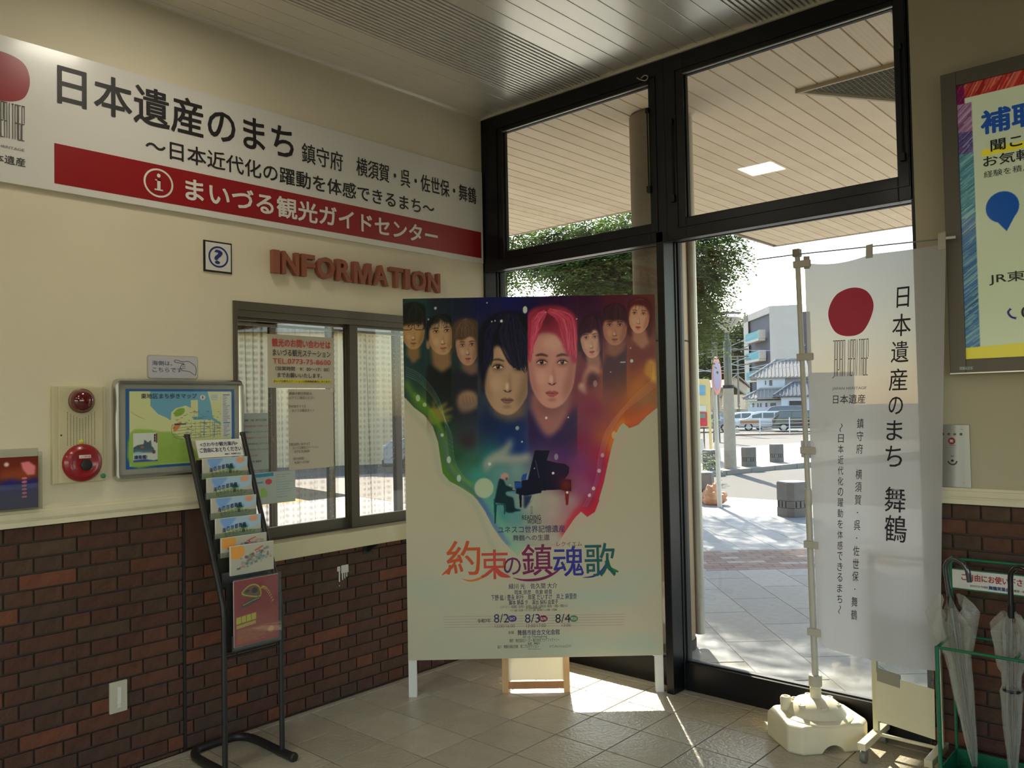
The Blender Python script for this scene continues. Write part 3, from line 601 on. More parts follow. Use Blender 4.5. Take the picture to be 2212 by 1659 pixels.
INK = mat('black_ink', (30, 24, 26), .5); INKB = mat('blue_ink', (30, 50, 120), .5); INKR = mat('red_ink', (176, 40, 44), .5)
NAVY = mat('navy_ink', (40, 38, 92), .5); GREYI = mat('grey_ink', (110, 105, 100), .5)
PAPER = mat('white_paper', (230, 226, 216), .7)
ORIG = (0, 0, 0)

# ------------------------------------------------------------------ floor
def tile_mesh(name, a, b, h=.012, c=.002):
    mb = MB().cbox(-a/2, a/2, -b/2, b/2, 0, h, c); return mb.mesh(name)
TILE = mat('beige_floor_tile', (194, 186, 168), .28, var=.07, scale=9, bump=.5, bscale=55, obvar=[(196, 186, 164), (190, 181, 160), (200, 190, 168), (193, 184, 161), (186, 177, 155)])
GROUT = mat('dark_grout', (52, 44, 34), .9)
fl = box('floor', [GROUT], None, 0, 7.2, -9.2, .13, -.12, -.010, org=(0, 0, 0)); tag(fl, kind='structure')
tm = tile_mesh('floor_tile', .2940, .2940); tm.materials.append(TILE)
for i in range(-1, 15):
    for j in range(-15, 1):
        x = .045+.3*i+.15; y = .055+.3*j+.15
        x0, x1, y0, y1 = max(x-.148, .002), x+.148, y-.148, min(y+.148, .128)
        if x1-x0 < .01 or y1-y0 < .01: continue
        full = (x0 == x-.148 and y1 == y+.148)
        if full: me = tm; cx, cy = x, y
        else:
            cx, cy = (x0+x1)/2, (y0+y1)/2; me = tile_mesh('floor_tile', x1-x0, y1-y0); me.materials.append(TILE)
        o = bpy.data.objects.new('floor_tile', me); COL.objects.link(o); o.parent = fl; o.location = (cx, cy, -.012)
TILE2 = mat('floor_tile_field', (193, 184, 162), .4)
n = TILE2.node_tree.nodes; l = TILE2.node_tree.links
bt = n.new('ShaderNodeTexBrick'); bt.offset = 0; bt.inputs['Scale'].default_value = 1; bt.inputs['Mortar Size'].default_value = .004
bt.inputs['Brick Width'].default_value = .3; bt.inputs['Row Height'].default_value = .3; tcn = n.new('ShaderNodeTexCoord'); l.new(tcn.outputs['Object'], bt.inputs[0])
bt.inputs['Color1'].default_value = (*lin((196, 186, 164)), 1); bt.inputs['Color2'].default_value = (*lin((188, 178, 156)), 1); bt.inputs['Mortar'].default_value = (*lin((96, 84, 66)), 1)
l.new(bt.outputs[0], n['Principled BSDF'].inputs['Base Color'])
ff = MB(); ff.box(4.245+.3, 7.2, -9.2, .0, -.010, 0); ff.box(0, 4.545, -9.2, -4.445, -.010, 0)
ff.build('floor_field', TILE2, fl)

# ------------------------------------------------------------------ brick wainscots
def brick_mesh(L, H=.0587, D=.014):
    me = MB().cbox(0, L, -.004, D, 0, H, .0025).mesh('brick'); me.materials.append(BRICK); return me
BM = {}
def bricks(parent, fn_place, u0, u1, ztop, phase, keep):
    """English bond: a course of headers, a course of stretchers; u runs along the wall"""
    rest = MB(); k = 0; z = ztop; rows = 0
    while z > .003:
        zh = min(.0587, z-.002); z0 = z-zh
        step = .115 if k % 2 == 0 else .23
        ph = phase if k % 2 == 0 else phase+.0575
        a = ph+math.floor((u0-ph)/step)*step
        while a < u1:
            s, e = max(a+.004, u0+.002), min(a+step-.004, u1-.002)
            if e-s > .012:
                d = RNG.uniform(-.0012, .0012)
                key = (round(e-s, 3), round(zh, 3))
                if key not in BM: BM[key] = brick_mesh(e-s, zh)
                if keep((s+e)/2, z0):
                    o = bpy.data.objects.new('brick', BM[key]); COL.objects.link(o); o.parent = parent; fn_place(o, s, z0, d)
                else:
                    M = fn_place(None, s, z0, d)
                    me = BM[key]; rest.add([M @ q.co for q in me.vertices], [tuple(p.vertices) for p in me.polygons])
            a += step
        z -= .0667; k += 1
    if rest.v:
        o = rest.build('brick_rows', BRICK, parent); o['kind'] = 'stuff'
def place_left(o, u, z, d):
    M = Matrix.Translation((-.013+d, u, z)) @ Matrix.Rotation(PI/2, 4, 'Z') @ Matrix.Scale(-1, 4, (0, 1, 0))
    if o is None: return M
    o.matrix_local = M
def place_right(o, u, z, d):
    M = Matrix.Translation((u, .013-d, z)) @ Matrix.Scale(-1, 4, (0, 1, 0))
    if o is None: return M
    o.matrix_local = M
# left wall: plaster above, mortar bed below, opening for the ticket window
WY0, WY1, WZ0, WZ1 = -1.845, -.335, .93, 2.18
mb = MB(); mb.box(-.15, 0, -9.2, WY0, 1.156, 3.62); mb.box(-.15, 0, WY1, .02, 1.156, 3.62); mb.box(-.15, 0, WY0, WY1, WZ1, 3.62)
wl = mb.build('wall_left', WALL, None, org=ORIG); tag(wl, kind='structure')
mb = MB(); mb.box(-.15, -.011, -9.2, WY0, 0, 1.156); mb.box(-.15, -.011, WY0, WY1, 0, WZ0-.02); mb.box(-.15, -.011, WY1, .02, 0, 1.156); mb.build('mortar_bed', MORT, wl)
bricks(wl, place_left, -3.35, -2.132, 1.150, at(135.4, 1143, 0, 0).y, lambda u, z: u > -3.02)
bricks(wl, place_left, -2.118, .0, 1.150-.0667*4-.012, at(657, 1255, 0, 0).y, lambda u, z: not (u > -.62 and z > .3))
mb = MB(); mb.box(-.02, .004, -2.118, WY0-.01, .88, 1.15); mb.box(-.02, .004, WY1+.01, 0, .88, 1.15)
mb.build('brick_pier_strip', mat('brown_brick_plain', (78, 50, 38), .8, var=.12, scale=20), wl)
box('expansion_joint', mat('joint_sealant', (34, 30, 28), .7), wl, -.012, .001, -2.132, -2.118, 0, 1.156)
# distant part of the left wall behind the camera keeps the brick colour
box('brick_field', mat('brown_brick_plain', (104, 66, 52)), wl, -.012, 0, -9.2, -3.352, 0, 1.152)
def chair_rail(name, x0, x1, y0, y1, ax):
    mb = MB()
    for d, z0, z1 in [(.020, 1.156, 1.178), (.013, 1.178, 1.190), (.024, 1.190, 1.214), (.012, 1.214, 1.226)]:
        if ax == 0: mb.box(-.003, d, y0, y1, z0, z1)
        else: mb.box(x0, x1, -d, .003, z0, z1)
    return tag(mb.build(name, TRIM, None), kind='structure')
chair_rail('trim_1', 0, 0, -9.2, -1.872, 0); chair_rail('trim_2', 2.742, 5.2, 0, 0, 1)
# right part of the window wall
mb = MB(); mb.box(2.74, 7.2, 0, .2, 1.156, 3.62)
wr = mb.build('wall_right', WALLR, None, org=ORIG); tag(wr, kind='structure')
mb = MB(); mb.box(2.74, 7.2, .011, .2, 0, 1.156); mb.build('mortar_bed', MORT, wr)
bricks(wr, place_right, 2.742, 4.3, 1.150, at(2056, 1100, 1, 0).x, lambda u, z: u < 3.5)
box('brick_field', mat('brown_brick_plain', (104, 66, 52)), wr, 4.3, 7.2, .0, .012, 0, 1.152)
# remaining room, behind and beside the camera
mb = MB(); mb.box(7.2, 7.35, -9.2, .2, 0, 1.0); mb.box(7.2, 7.35, -9.2, -6.6, 1.0, 2.7); mb.box(7.2, 7.35, -1.9, .2, 1.0, 2.7); mb.box(7.2, 7.35, -9.2, .2, 2.7, 3.62)
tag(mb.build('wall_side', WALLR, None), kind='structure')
mb = MB(); mb.box(0, .8, -9.35, -9.2, 0, 3.62); mb.box(6.4, 7.2, -9.35, -9.2, 0, 3.62); mb.box(.8, 6.4, -9.35, -9.2, 2.5, 3.62)
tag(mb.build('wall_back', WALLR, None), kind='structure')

# ------------------------------------------------------------------ ceiling: long metal panels with two louvred bands
CEIL = mat('grey_ceiling_metal', (240, 236, 224), .27, .38, var=.03, scale=3)
CEILG = mat('ceiling_gap', (30, 24, 20), .8)
ce = box('ceiling', CEILG, None, -.15, 7.35, -9.35, .15, 3.625, 3.75, org=ORIG); tag(ce, kind='structure')
xs = [(.002, .0395)]+[(.0395+.1063*k, .0395+.1063*(k+1)) for k in range(4)]
xs += [(1.02+.108*k, 1.02+.108*(k+1)) for k in range(9)]+[(2.56+.108*k, 2.56+.108*(k+1)) for k in range(42)]
CP = {}
def ceil_panel(x0, x1, z0, z1, name):
    w_ = round(x1-x0, 4)
    if (w_, name) not in CP:
        me = MB().cbox(0, w_, -9.2, -.012, 0, z1-z0, .0025).mesh(name); me.materials.append(CEIL); CP[(w_, name)] = me
    o = bpy.data.objects.new(name, CP[(w_, name)]); COL.objects.link(o); o.parent = ce; o.location = (x0, 0, z0)
for a, b in xs: ceil_panel(a+.0016, b-.0016, 3.59, 3.605, 'ceiling_panel')
for s in (.466, 1.994):
    for k in range(20): ceil_panel(s+.0277*k+.003, s+.0277*k+.0195, 3.59, 3.612, 'ceiling_rib')
box('edge_channel', CEIL, ce, 0, 2.74, -.014, .004, 3.578, 3.62); box('edge_channel', CEIL, ce, -.001, .014, -9.2, -.014, 3.582, 3.62)
# ceiling lamps: first two reflect in the glazing, the others are added fill light
DIFF = mat('lamp_diffuser', (255, 247, 228), .5, emit=20.)
for i, (x, y, lb) in enumerate([(.87, -2.42, 'square recessed ceiling lamp nearest the left wall sign'), (1.47, -4.1, 'square recessed ceiling lamp above the camera side'), (3.4, -6.2, 'added square fill lamp on the ceiling deep in the hall'), (1.5, -6.4, 'added square fill lamp on the ceiling far behind the camera, left row'), (3.4, -5.3, 'added square fill lamp on the ceiling just behind the camera'), (5.6, -6.4, 'added square fill lamp on the ceiling in the far right corner'), (5.6, -3.2, 'added square fill lamp on the ceiling by the far side wall')]):
    t = thing('ceiling_lamp', lb, 'ceiling lamp', (x, y, 3.575), 'recessed ceiling lamps')
    mb = MB(); 
    for q in [(-.17, .17, -.17, -.15), (-.17, .17, .15, .17), (-.17, -.15, -.15, .15), (.15, .17, -.15, .15)]: mb.box(x+q[0], x+q[1], y+q[2], y+q[3], 3.574, 3.592)
    mb.build('lamp_frame', WHITE, t)
    box('diffuser', DIFF, t, x-.15, x+.15, y-.15, y+.15, 3.580, 3.588)

# ------------------------------------------------------------------ glazing wall
def frame_bars(mb, x0, x1, z0, z1, wl_, wr_, wb, wt, y0, y1):
    mb.box(x0, x0+wl_, y0, y1, z0, z1); mb.box(x1-wr_, x1, y0, y1, z0, z1)
    mb.box(x0+wl_, x1-wr_, y0, y1, z0, z0+wb); mb.box(x0+wl_, x1-wr_, y0, y1, z1-wt, z1)
def win(name, x0, x1, z0, z1, wl_, wr_, wb, wt, y0, y1, gy, sash=False):
    mb = MB(); frame_bars(mb, x0, x1, z0, z1, wl_, wr_, wb, wt, y0, y1)
    f = mb.build(name, BLACK, None, bevel=.003); tag(f, kind='structure')
    a, b, c, d = x0+wl_, x1-wr_, z0+wb, z1-wt
    g = .007; mb = MB(); frame_bars(mb, a, b, c, d, g, g, g, g, gy-.012, gy+.012); mb.build('gasket', GASK, f)
    if sash:
        mb = MB(); frame_bars(mb, a-.05, b+.05, c-.05, d+.03, .004, .004, .004, .004, y0-.006, y0+.002); mb.build('sash_edge', BLACK, f)
    mb = MB(); mb.box(a+.004, b-.004, gy-.003, gy+.003, c+.004, d-.004); mb.build('glass_pane', GLASSD, f)
    # bright aluminium drip lip under the head
    box('head_lip', mat('grey_lip', (150, 146, 136), .35, .6), f, a, b, y0+.002, max(gy-.013, y0+.012), d-.004, d+.0005)
    return f
win('window_1', .0, 1.44, 2.538, 3.592, .195, .105, .115, .13, 0, .05, .034, True)
win('window_2', 1.44, 2.738, 2.538, 3.592, .12, .065, .115, .13, 0, .05, .034, True)
win('window_3', .018, 1.365, .0, 2.60, .006, .006, .155, .042, .114, .20, .150)
win('window_4', 1.412, 2.738, .0, 2.60, .006, .020, .155, .042, .114, .20, .150)
m1 = MB(); m1.box(1.365, 1.412, 0, .20, 0, 2.60).box(0, .018, 0, .20, 0, 2.60); tag(m1.build('trim_3', BLACK, None, bevel=.003), kind='structure')
tag(box('trim_4', BLACK, None, 2.728, 2.742, .0, .2, 0, 3.6), kind='structure')
tag(box('trim_5', MORT, None, 0, 2.74, .128, .24, -.1, .0), kind='structure')
# transom closers
for x, z0, z1, lb in [(1.335, 2.86, 3.3, 'thin black window stay rod beside the middle mullion, left window'), (1.49, 2.78, 3.2, 'thin black window stay rod beside the middle mullion, right window'), (2.70, 2.75, 3.25, 'thin black window stay rod at the right jamb')]:
    t = thing('window_stay', lb, 'window fitting', (x, -.012, z0), 'stay rods on the upper windows')
    MB().tube([(x, -.012, z0), (x, -.014, z1)], .004, 8).build('rod', BLACK, t, True); MB().cbox(x-.012, x+.012, -.02, .001, z0-.03, z0+.01, .003).build('bracket', BLACK, t); MB().cbox(x-.01, x+.01, -.02, .001, z1-.01, z1+.02, .003).build('bracket', BLACK, t)
cw = mat('pale_cord', (190, 186, 170), .7)
P0 = at(1376, 168, 1, -.012); P1 = at(1399, 176, 1, -.02)
MB().tube(catmull([P0, at(1383, 172, 1, -.02), at(1392, 174, 1, -.03), at(1397, 172, 1, -.02), at(1399, 165, 1, -.02), at(1392, 163, 1, -.015), at(1385, 169, 1, -.012)], 5, False), .0035, 6).build('tied_cord', cw, None)
tag(bpy.data.objects['tied_cord'], 'pale cord knotted on the black frame above the left upper window', 'cord')

# ------------------------------------------------------------------ sign board on the left wall
PANEL = mat('sign_panel_white', (224, 221, 214), .28, coat=.3); RED = mat('sign_red', (150, 24, 32), .3, coat=.2)
SY0, SY1, SZ0, SZ1 = -3.16, -.015, 2.597, 3.218
t = thing('heritage_sign', 'long white wall sign with big black Japanese title and a dark red band', 'sign', (0, (SY0+SY1)/2, SZ0))
S1 = LWx(.021)
MB().cbox(.0, .02, SY0, SY1, SZ0, SZ1, .002).build('sign_panel', PANEL, t)
mb = MB(); mb.box(.0203, .0213, -2.705, -.036, 2.630, 2.806); mb.build('red_band', RED, t, org=None)['label'] = 'dark red band'
mb = MB(); cyy, czz = -2.915, 3.045
pts = catmull([(cyy+.114, czz+.0), (cyy+.09, czz+.075), (cyy+.01, czz+.10), (cyy-.08, czz+.085), (cyy-.118, czz+.0), (cyy-.085, czz-.085), (cyy+.0, czz-.108), (cyy+.085, czz-.08)], 6)
mb.ngon([(.0212, q[0], q[1]) for q in pts]); mb.build('red_disc', RED, t)['label'] = 'red sun disc'
tall_logo('JAPAN HERITAGE', INK, t, S1, (-3.005, 2.785, -2.820, 2.936)); text('JAPAN HERITAGE', GREYI, t, S1, (-2.990, 2.738, -2.823, 2.752), .004)
text('日本遺産', INK, t, S1, (-2.975, 2.676, -2.819, 2.712), .008)
text('日本遺産のまち', INK, t, S1, (-2.690, 2.985, -1.500, 3.165), .022); text('鎮守府', INK, t, S1, (-1.446, 2.988, -1.172, 3.098), .012)
text('横須賀・呉・佐世保・舞鶴', INK, t, S1, (-1.074, 2.990, -.078, 3.098), .016); text('～日本近代化の躍動を体感できるまち～', INK, t, S1, (-2.306, 2.845, -.465, 2.935), .02)
WINK = mat('white_letter', (228, 224, 214), .4)
text('まいづる観光ガイドセンター', WINK, t, LWx(.0225), (-2.112, 2.662, -.44, 2.772), .035)
mb = MB(); R0 = []
for k in range(40):
    a0, a1 = 2*PI*k/40, 2*PI*(k+1)/40
    q = lambda r, a: (.0222, -2.246+r*math.cos(a)*1.04, 2.718+r*math.sin(a))
    mb.add([q(.069, a0), q(.069, a1), q(.060, a1), q(.060, a0)], [(0, 1, 2, 3)])
mb.build('ring_mark', WINK, t); text('.', WINK, t, LWx(.0225), (-2.255, 2.744, -2.237, 2.763), .0)
mb = MB(); mb.box(.0222, .0226, -2.253, -2.237, 2.688, 2.734); mb.box(.0222, .0226, -2.263, -2.237, 2.728, 2.734); mb.box(.0222, .0226, -2.266, -2.225, 2.682, 2.689); mb.build('serif_mark', WINK, t)
# question mark plate
t = thing('question_plate', 'small square white plate with a blue ringed question mark, black edge', 'sign', (0, -1.94, 2.328))
MB().cbox(0, .008, -2.014, -1.862, 2.326, 2.482, .001).build('plate_edge', mat('black_plate', (20, 20, 22), .4), t); box('plate_face', PANEL, t, .008, .0095, -2.005, -1.869, 2.334, 2.474)
mb = MB()
for k in range(40):
    a0, a1 = 2*PI*k/40, 2*PI*(k+1)/40; q = lambda r, a: (.0105, -1.937+r*math.cos(a), 2.404+r*math.sin(a))
    mb.add([q(.054, a0), q(.054, a1), q(.045, a1), q(.045, a0)], [(0, 1, 2, 3)])
mb.build('blue_ring', INKB, t); text('?', INKB, t, LWx(.0105), (-1.958, 2.370, -1.917, 2.438), .045)
# INFORMATION letters
LET = mat('brown_letter', (150, 88, 66), .5, var=.05, scale=30)
t = thing('information_lettering', 'brown raised block letters spelling INFORMATION on the cream wall', 'sign', (0, -1.04, 2.35))
wds = {'I': .34, 'N': .88, 'F': .72, 'O': .98, 'R': .86, 'M': 1.08, 'A': .94, 'T': .84}
word = 'INFORMATION'; tot = sum(wds[c] for c in word)+.13*10; sc_ = 1.205/tot; y = -1.645
for i, c in enumerate(word):
    wd = wds[c]*sc_
    if c == 'M': MB().prism([(.012, y+wd*a, 2.355+.122*b) for a, b in [(0, 0), (.19, 0), (.19, .62), (.40, 0), (.60, 0), (.81, .62), (.81, 0), (1, 0), (1, 1), (.74, 1), (.5, .32), (.26, 1), (0, 1)]], (.032, 0, 0)).build('letter', LET, t)
    else: text(c, LET, t, LWx(.0), (y, 2.355, y+wd, 2.477), .03, name='letter', off=.012, ext=.032)
    y += wd+.13*sc_

# ------------------------------------------------------------------ fire alarm
CRM = mat('cream_plate', (206, 196, 160), .45, var=.05, scale=8); REDP = mat('alarm_red', (150, 18, 30), .3, coat=.5)
t = thing('fire_alarm', 'tall cream fire alarm panel with dark red lamp above red round button', 'alarm', (0, -2.606, 1.324))
MB().cbox(0, .022, -2.716, -2.495, 1.324, 1.748, .004).build('back_plate', CRM, t); MB().cbox(.02, .032, -2.695, -2.512, 1.327, 1.745, .003).build('cover_plate', CRM, t)
mb = MB()
for c_ in range(10):
    y = -2.661+c_*.0125; dz = abs(c_-4.5)/4.5; z1_ = 1.60+dz*.035; n_ = int(20+dz*4)
    for k in range(n_):
        z = z1_-k*.0062; mb.box(.0319, .0325, y, y+.0035, z-.003, z)
mb.build('speaker_slots', mat('slot_dark', (110, 98, 74), .8), t)
c = (.030, -2.603, 1.683); MB().lathe([(.054, 0), (.054, .014), (.049, .018)], c, 32, 'X').build('lamp_ring', mat('brown_ring', (120, 92, 70), .4, .5), t, True)
MB().lathe([(.048, .012), (.048, .022), (.043, .036), (.03, .048), (.014, .054), (.003, .055)], c, 32, 'X').build('red_lamp', mat('dark_red_lens', (90, 6, 14), .08, coat=1.), t, True)
c = (.030, -2.600, 1.411); MB().lathe([(.083, 0), (.083, .008), (.078, .018), (.06, .028), (.05, .026), (.045, .022), (.02, .021), (.003, .021)], c, 40, 'X').build('call_point', REDP, t, True)
MB().lathe([(.024, .0), (.024, .028), (.020, .030), (.003, .029)], (.03, -2.59, 1.402), 24, 'X').build('push_button', mat('black_button', (36, 30, 28), .5), t, True)
box('name_strip', PAPER, t, .052, .057, -2.62, -2.572, 1.432, 1.446)
text('火災報知機', INKR, t, LWx(.0572), (-2.617, 1.434, -2.575, 1.444))
MB().lathe([(.011, .0), (.011, .006), (.006, .010), (.002, .011)], (.031, -2.604, 1.504), 16, 'X').build('yellow_magnet', mat('yellow_magnet', (214, 204, 90), .5), t, True)
MB().lathe([(.011, .0), (.011, .006), (.006, .010), (.002, .011)], (.031, -2.512, 1.348), 16, 'X').build('green_magnet', mat('green_magnet', (60, 130, 84), .5), t, True)
MB().lathe([(.004, .0), (.004, .003), (.001, .004)], (.031, -2.685, 1.535), 12, 'X').build('screw', BRONZE, t)

# ------------------------------------------------------------------ map board
t = thing('map_board', 'aluminium framed town map under clear cover, on the wall left of the window', 'notice board', (0, -2.135, 1.315))
BY0, BY1, BZ0, BZ1 = -2.460, -1.812, 1.317, 1.783
MB().box(.004, .016, BY0+.01, BY1-.01, BZ0+.01, BZ1-.01).build('back_panel', mat('grey_backing', (176, 170, 160), .6), t)
mb = MB(); r_ = .022
cor = [(BY0+.03, BZ0+r_*.5), (BY1-.03, BZ0+r_*.5), (BY1-r_*.5, BZ0+.03), (BY1-r_*.5, BZ1-.03), (BY1-.03, BZ1-r_*.5), (BY0+.03, BZ1-r_*.5), (BY0+r_*.5, BZ1-.03), (BY0+r_*.5, BZ0+.03)]
ring = []
for (cy_, cz_, a0) in [(BY1-.03, BZ0+.03, -90), (BY1-.03, BZ1-.03, 0), (BY0+.03, BZ1-.03, 90), (BY0+.03, BZ0+.03, 180)]:
    for k in range(6):
        a = math.radians(a0+k*18); ring.append((cy_, cz_, math.cos(a), math.sin(a)))
prof = [(.030, .002), (.030, .024), (.022, .034), (.012, .032), (.008, .024), (.004, .020)]
vs = []; fs = []
for (cy_, cz_, ca, sa) in ring:
    for (rr, xx) in prof: vs.append((xx, cy_+ca*rr, cz_+sa*rr))
N_ = len(ring); K = len(prof)
for i in range(N_):
    for k in range(K-1): fs.append((i*K+k, ((i+1) % N_)*K+k, ((i+1) % N_)*K+k+1, i*K+k+1))
mb.add(vs, fs); mb.build('frame', ALU, t, True)
my0, my1, mz0, mz1 = -2.405, -1.862, 1.368, 1.738
MW, MH = 320, 218
C = Canvas(MW, MH, lambda x, y: ((x-240)/1510*MW, (y-270)/1150*MH), 2, base=(16, 84, 150))
C.poly([(290, 310), (1700, 310), (1700, 1380), (290, 1380)], (206, 204, 150))
C.poly([(560, 310), (1350, 310), (1390, 470), (1410, 590), (1420, 700), (1545, 800), (1545, 830), (1400, 740), (1300, 740), (1150, 740), (1120, 690), (1210, 690), (1210, 440), (1110, 440), (1110, 560), (1040, 520), (900, 560), (840, 620), (830, 740), (780, 700), (660, 640), (560, 520)], (98, 156, 186), 1)
C.poly([(300, 900), (520, 860), (700, 900), (840, 910), (1000, 1020), (1150, 1180), (1200, 1330), (1060, 1370), (700, 1375), (300, 1378)], (140, 174, 70), .9, 2, 3)
C.poly([(880, 620), (930, 570), (1010, 560), (1020, 620), (960, 670), (890, 680)], (120, 160, 60), 1, 1, 3); C.poly([(860, 850), (890, 800), (960, 760), (980, 790), (920, 880), (880, 905)], (226, 128, 50), 1, 0, 3)
for x in (1110, 1170, 1240, 1380, 1420, 1480, 1520): C.line([(x, 760), (x+6, 1010)], 6, (150, 146, 110), .9)
for x in (1300, 1450): C.line([(x, 750), (x-6, 1010)], 14, (98, 156, 186))
for y in (790, 840, 880, 930, 970): C.line([(850, y+20), (1100, y), (1545, y-5)], 6, (120, 112, 96), .9)
C.line([(850, 800), (840, 900), (880, 980), (960, 1020), (1100, 1010), (1300, 1005), (1500, 960)], 7, (110, 104, 96), .8, 0, 6)
for k in range(70):
    x = RNG.uniform(860, 1530); y = RNG.uniform(600, 1000); C.line([(x, y), (x+RNG.uniform(15, 60), y)], 7, (70, 66, 64), .7)
C.poly([(1555, 320), (1705, 320), (1705, 1020), (1555, 1020)], (214, 214, 206))
for k in range(20): C.line([(1575, 390+k*20), (1575+RNG.uniform(40, 110), 390+k*20)], 8, (90, 100, 120), .85)
for k in range(9): C.line([(1580, 830+k*21), (1580+RNG.uniform(40, 115), 830+k*21)], 8, (90, 100, 120), .85)
C.line([(1575, 362), (1680, 362)], 12, (30, 40, 90)); C.line([(1578, 796), (1680, 796)], 12, (20, 60, 130)); C.poly([(1385, 340), (1530, 340), (1530, 450), (1385, 450)], (222, 220, 200))
for k in range(5): C.line([(1395, 360+k*19), (1500, 360+k*19)], 6, (110, 106, 96), .8)
C.ell(1280, 400, 38, 38, (230, 230, 224)); C.poly([(1280, 366), (1292, 400), (1278, 430), (1266, 400)], (150, 50, 40))
C.line([(880, 796), (1040, 796)], 20, (40, 40, 90))
for k in range(10): C.line([(300+k*10, 600+k*7), (420+k*8, 680+k*4)], 5, (150, 140, 100), .5)
C.build('town_map', t, LWx(.0165), my0, mz0, my1, mz1, 1.5, .001)
text('東地区まち歩きマップ', NAVY, t, LWx(.0185), (-2.335, 1.692, -2.062, 1.716), .02)
C = Canvas(80, 110, lambda x, y: ((x-355)/340*80, (y-910)/390*110), 2, base=(206, 204, 200))
C.poly([(360, 1160), (360, 1100), (420, 1070), (500, 1060), (510, 1000), (560, 1040), (600, 1010), (610, 1090), (640, 1120), (640, 1165)], (60, 84, 92), 1, 1); C.ell(480, 1100, 24, 14, (190, 90, 70), 1, 1)
C.poly([(355, 1120), (640, 1140), (640, 1180), (355, 1175)], (70, 100, 120), .8, 2); C.ell(425, 1180, 60, 22, (150, 190, 200), .8, 2); C.poly([(670, 920), (690, 920), (690, 1050), (670, 1050)], (110, 50, 60)); C.ell(640, 1170, 24, 26, (100, 60, 70), 1, 1)
C.poly([(355, 1270), (520, 1262), (640, 1285), (695, 1275), (695, 1300), (355, 1300)], (50, 80, 150), 1, 1)
C.build('ship_flyer', t, LWx(.018), -2.372, 1.398, -2.258, 1.532, 1.5, .001)
text('護衛艦!', INKB, t, LWx(.0195), (-2.368, 1.412, -2.308, 1.430), .04); text('護衛艦', INK, t, LWx(.0195), (-2.276, 1.49, -2.268, 1.526), .02, vert=True)
ACRB = glass('board_cover', (246, 248, 246), 1.5, haze=.03)
mb = MB(); NB = 14                                   # slightly bowed clear cover
vs = []; fs = []
for i in range(NB+1):
    for j in range(NB+1):
        a, b = i/NB, j/NB; vs.append((.022+.006*math.sin(PI*a)*math.sin(PI*b)+.0015*math.sin(7*a)*math.cos(5*b), BY0+.02+(BY1-BY0-.04)*a, BZ0+.02+(BZ1-BZ0-.04)*b))
for i in range(NB):
    for j in range(NB): q = i*(NB+1)+j; fs.append((q, q+NB+1, q+NB+2, q+1))
mb.add(vs, fs); mb.build('clear_cover', ACRB, t, True)
# laminated pointing-hand notice above the board
t = thing('sea_side_notice', 'small laminated notice with a drawn pointing hand, taped above the map board', 'notice', (0, -2.17, 1.782))
mb = MB(); y0, y1, z0, z1, r = -2.294, -2.052, 1.790, 1.894, .012; pp = []
for (cy_, cz_, a0) in [(y1-r, z0+r, -90), (y1-r, z1-r, 0), (y0+r, z1-r, 90), (y0+r, z0+r, 180)]:
    for k in range(5): a = math.radians(a0+k*22.5); pp.append((.004, cy_+r*math.cos(a), cz_+r*math.sin(a)))
mb.prism(pp, (.001, 0, 0)); mb.build('notice_card', mat('notice_card_face', (198, 196, 204), .35, coat=.6), t)
mb = MB(); mb.prism([(q[0]-.0006, q[1]+(.006 if q[1] > -2.17 else -.006), q[2]+(.005 if q[2] > 1.84 else -.003)) for q in pp], (.0005, 0, 0)); mb.build('laminate', ACR, t)
text('海側は、', mat('slate_ink', (84, 88, 130), .5), t, LWx(.0052), (-2.276, 1.850, -2.178, 1.872), .012); text('こちらです', MATS['slate_ink'], t, LWx(.0052), (-2.274, 1.818, -2.130, 1.840), .012)
HP = [(-2.168, 1.871), (-2.163, 1.878), (-2.150, 1.876), (-2.120, 1.870), (-2.106, 1.874), (-2.086, 1.868), (-2.06, 1.846), (-2.062, 1.806), (-2.088, 1.822), (-2.11, 1.826), (-2.13, 1.828), (-2.132, 1.836), (-2.138, 1.842), (-2.134, 1.85), (-2.13, 1.856), (-2.12, 1.862), (-2.158, 1.866), (-2.168, 1.871)]
mb = MB(); mb.tube([(.0056, a, b) for a, b in catmull(HP, 3, False)], .0011, 5)
for z in (1.838, 1.848, 1.856): mb.tube([(.0056, -2.130, z), (.0056, -2.112, z+.002)], .0009, 5)
mb.build('drawn_hand', INK, t)
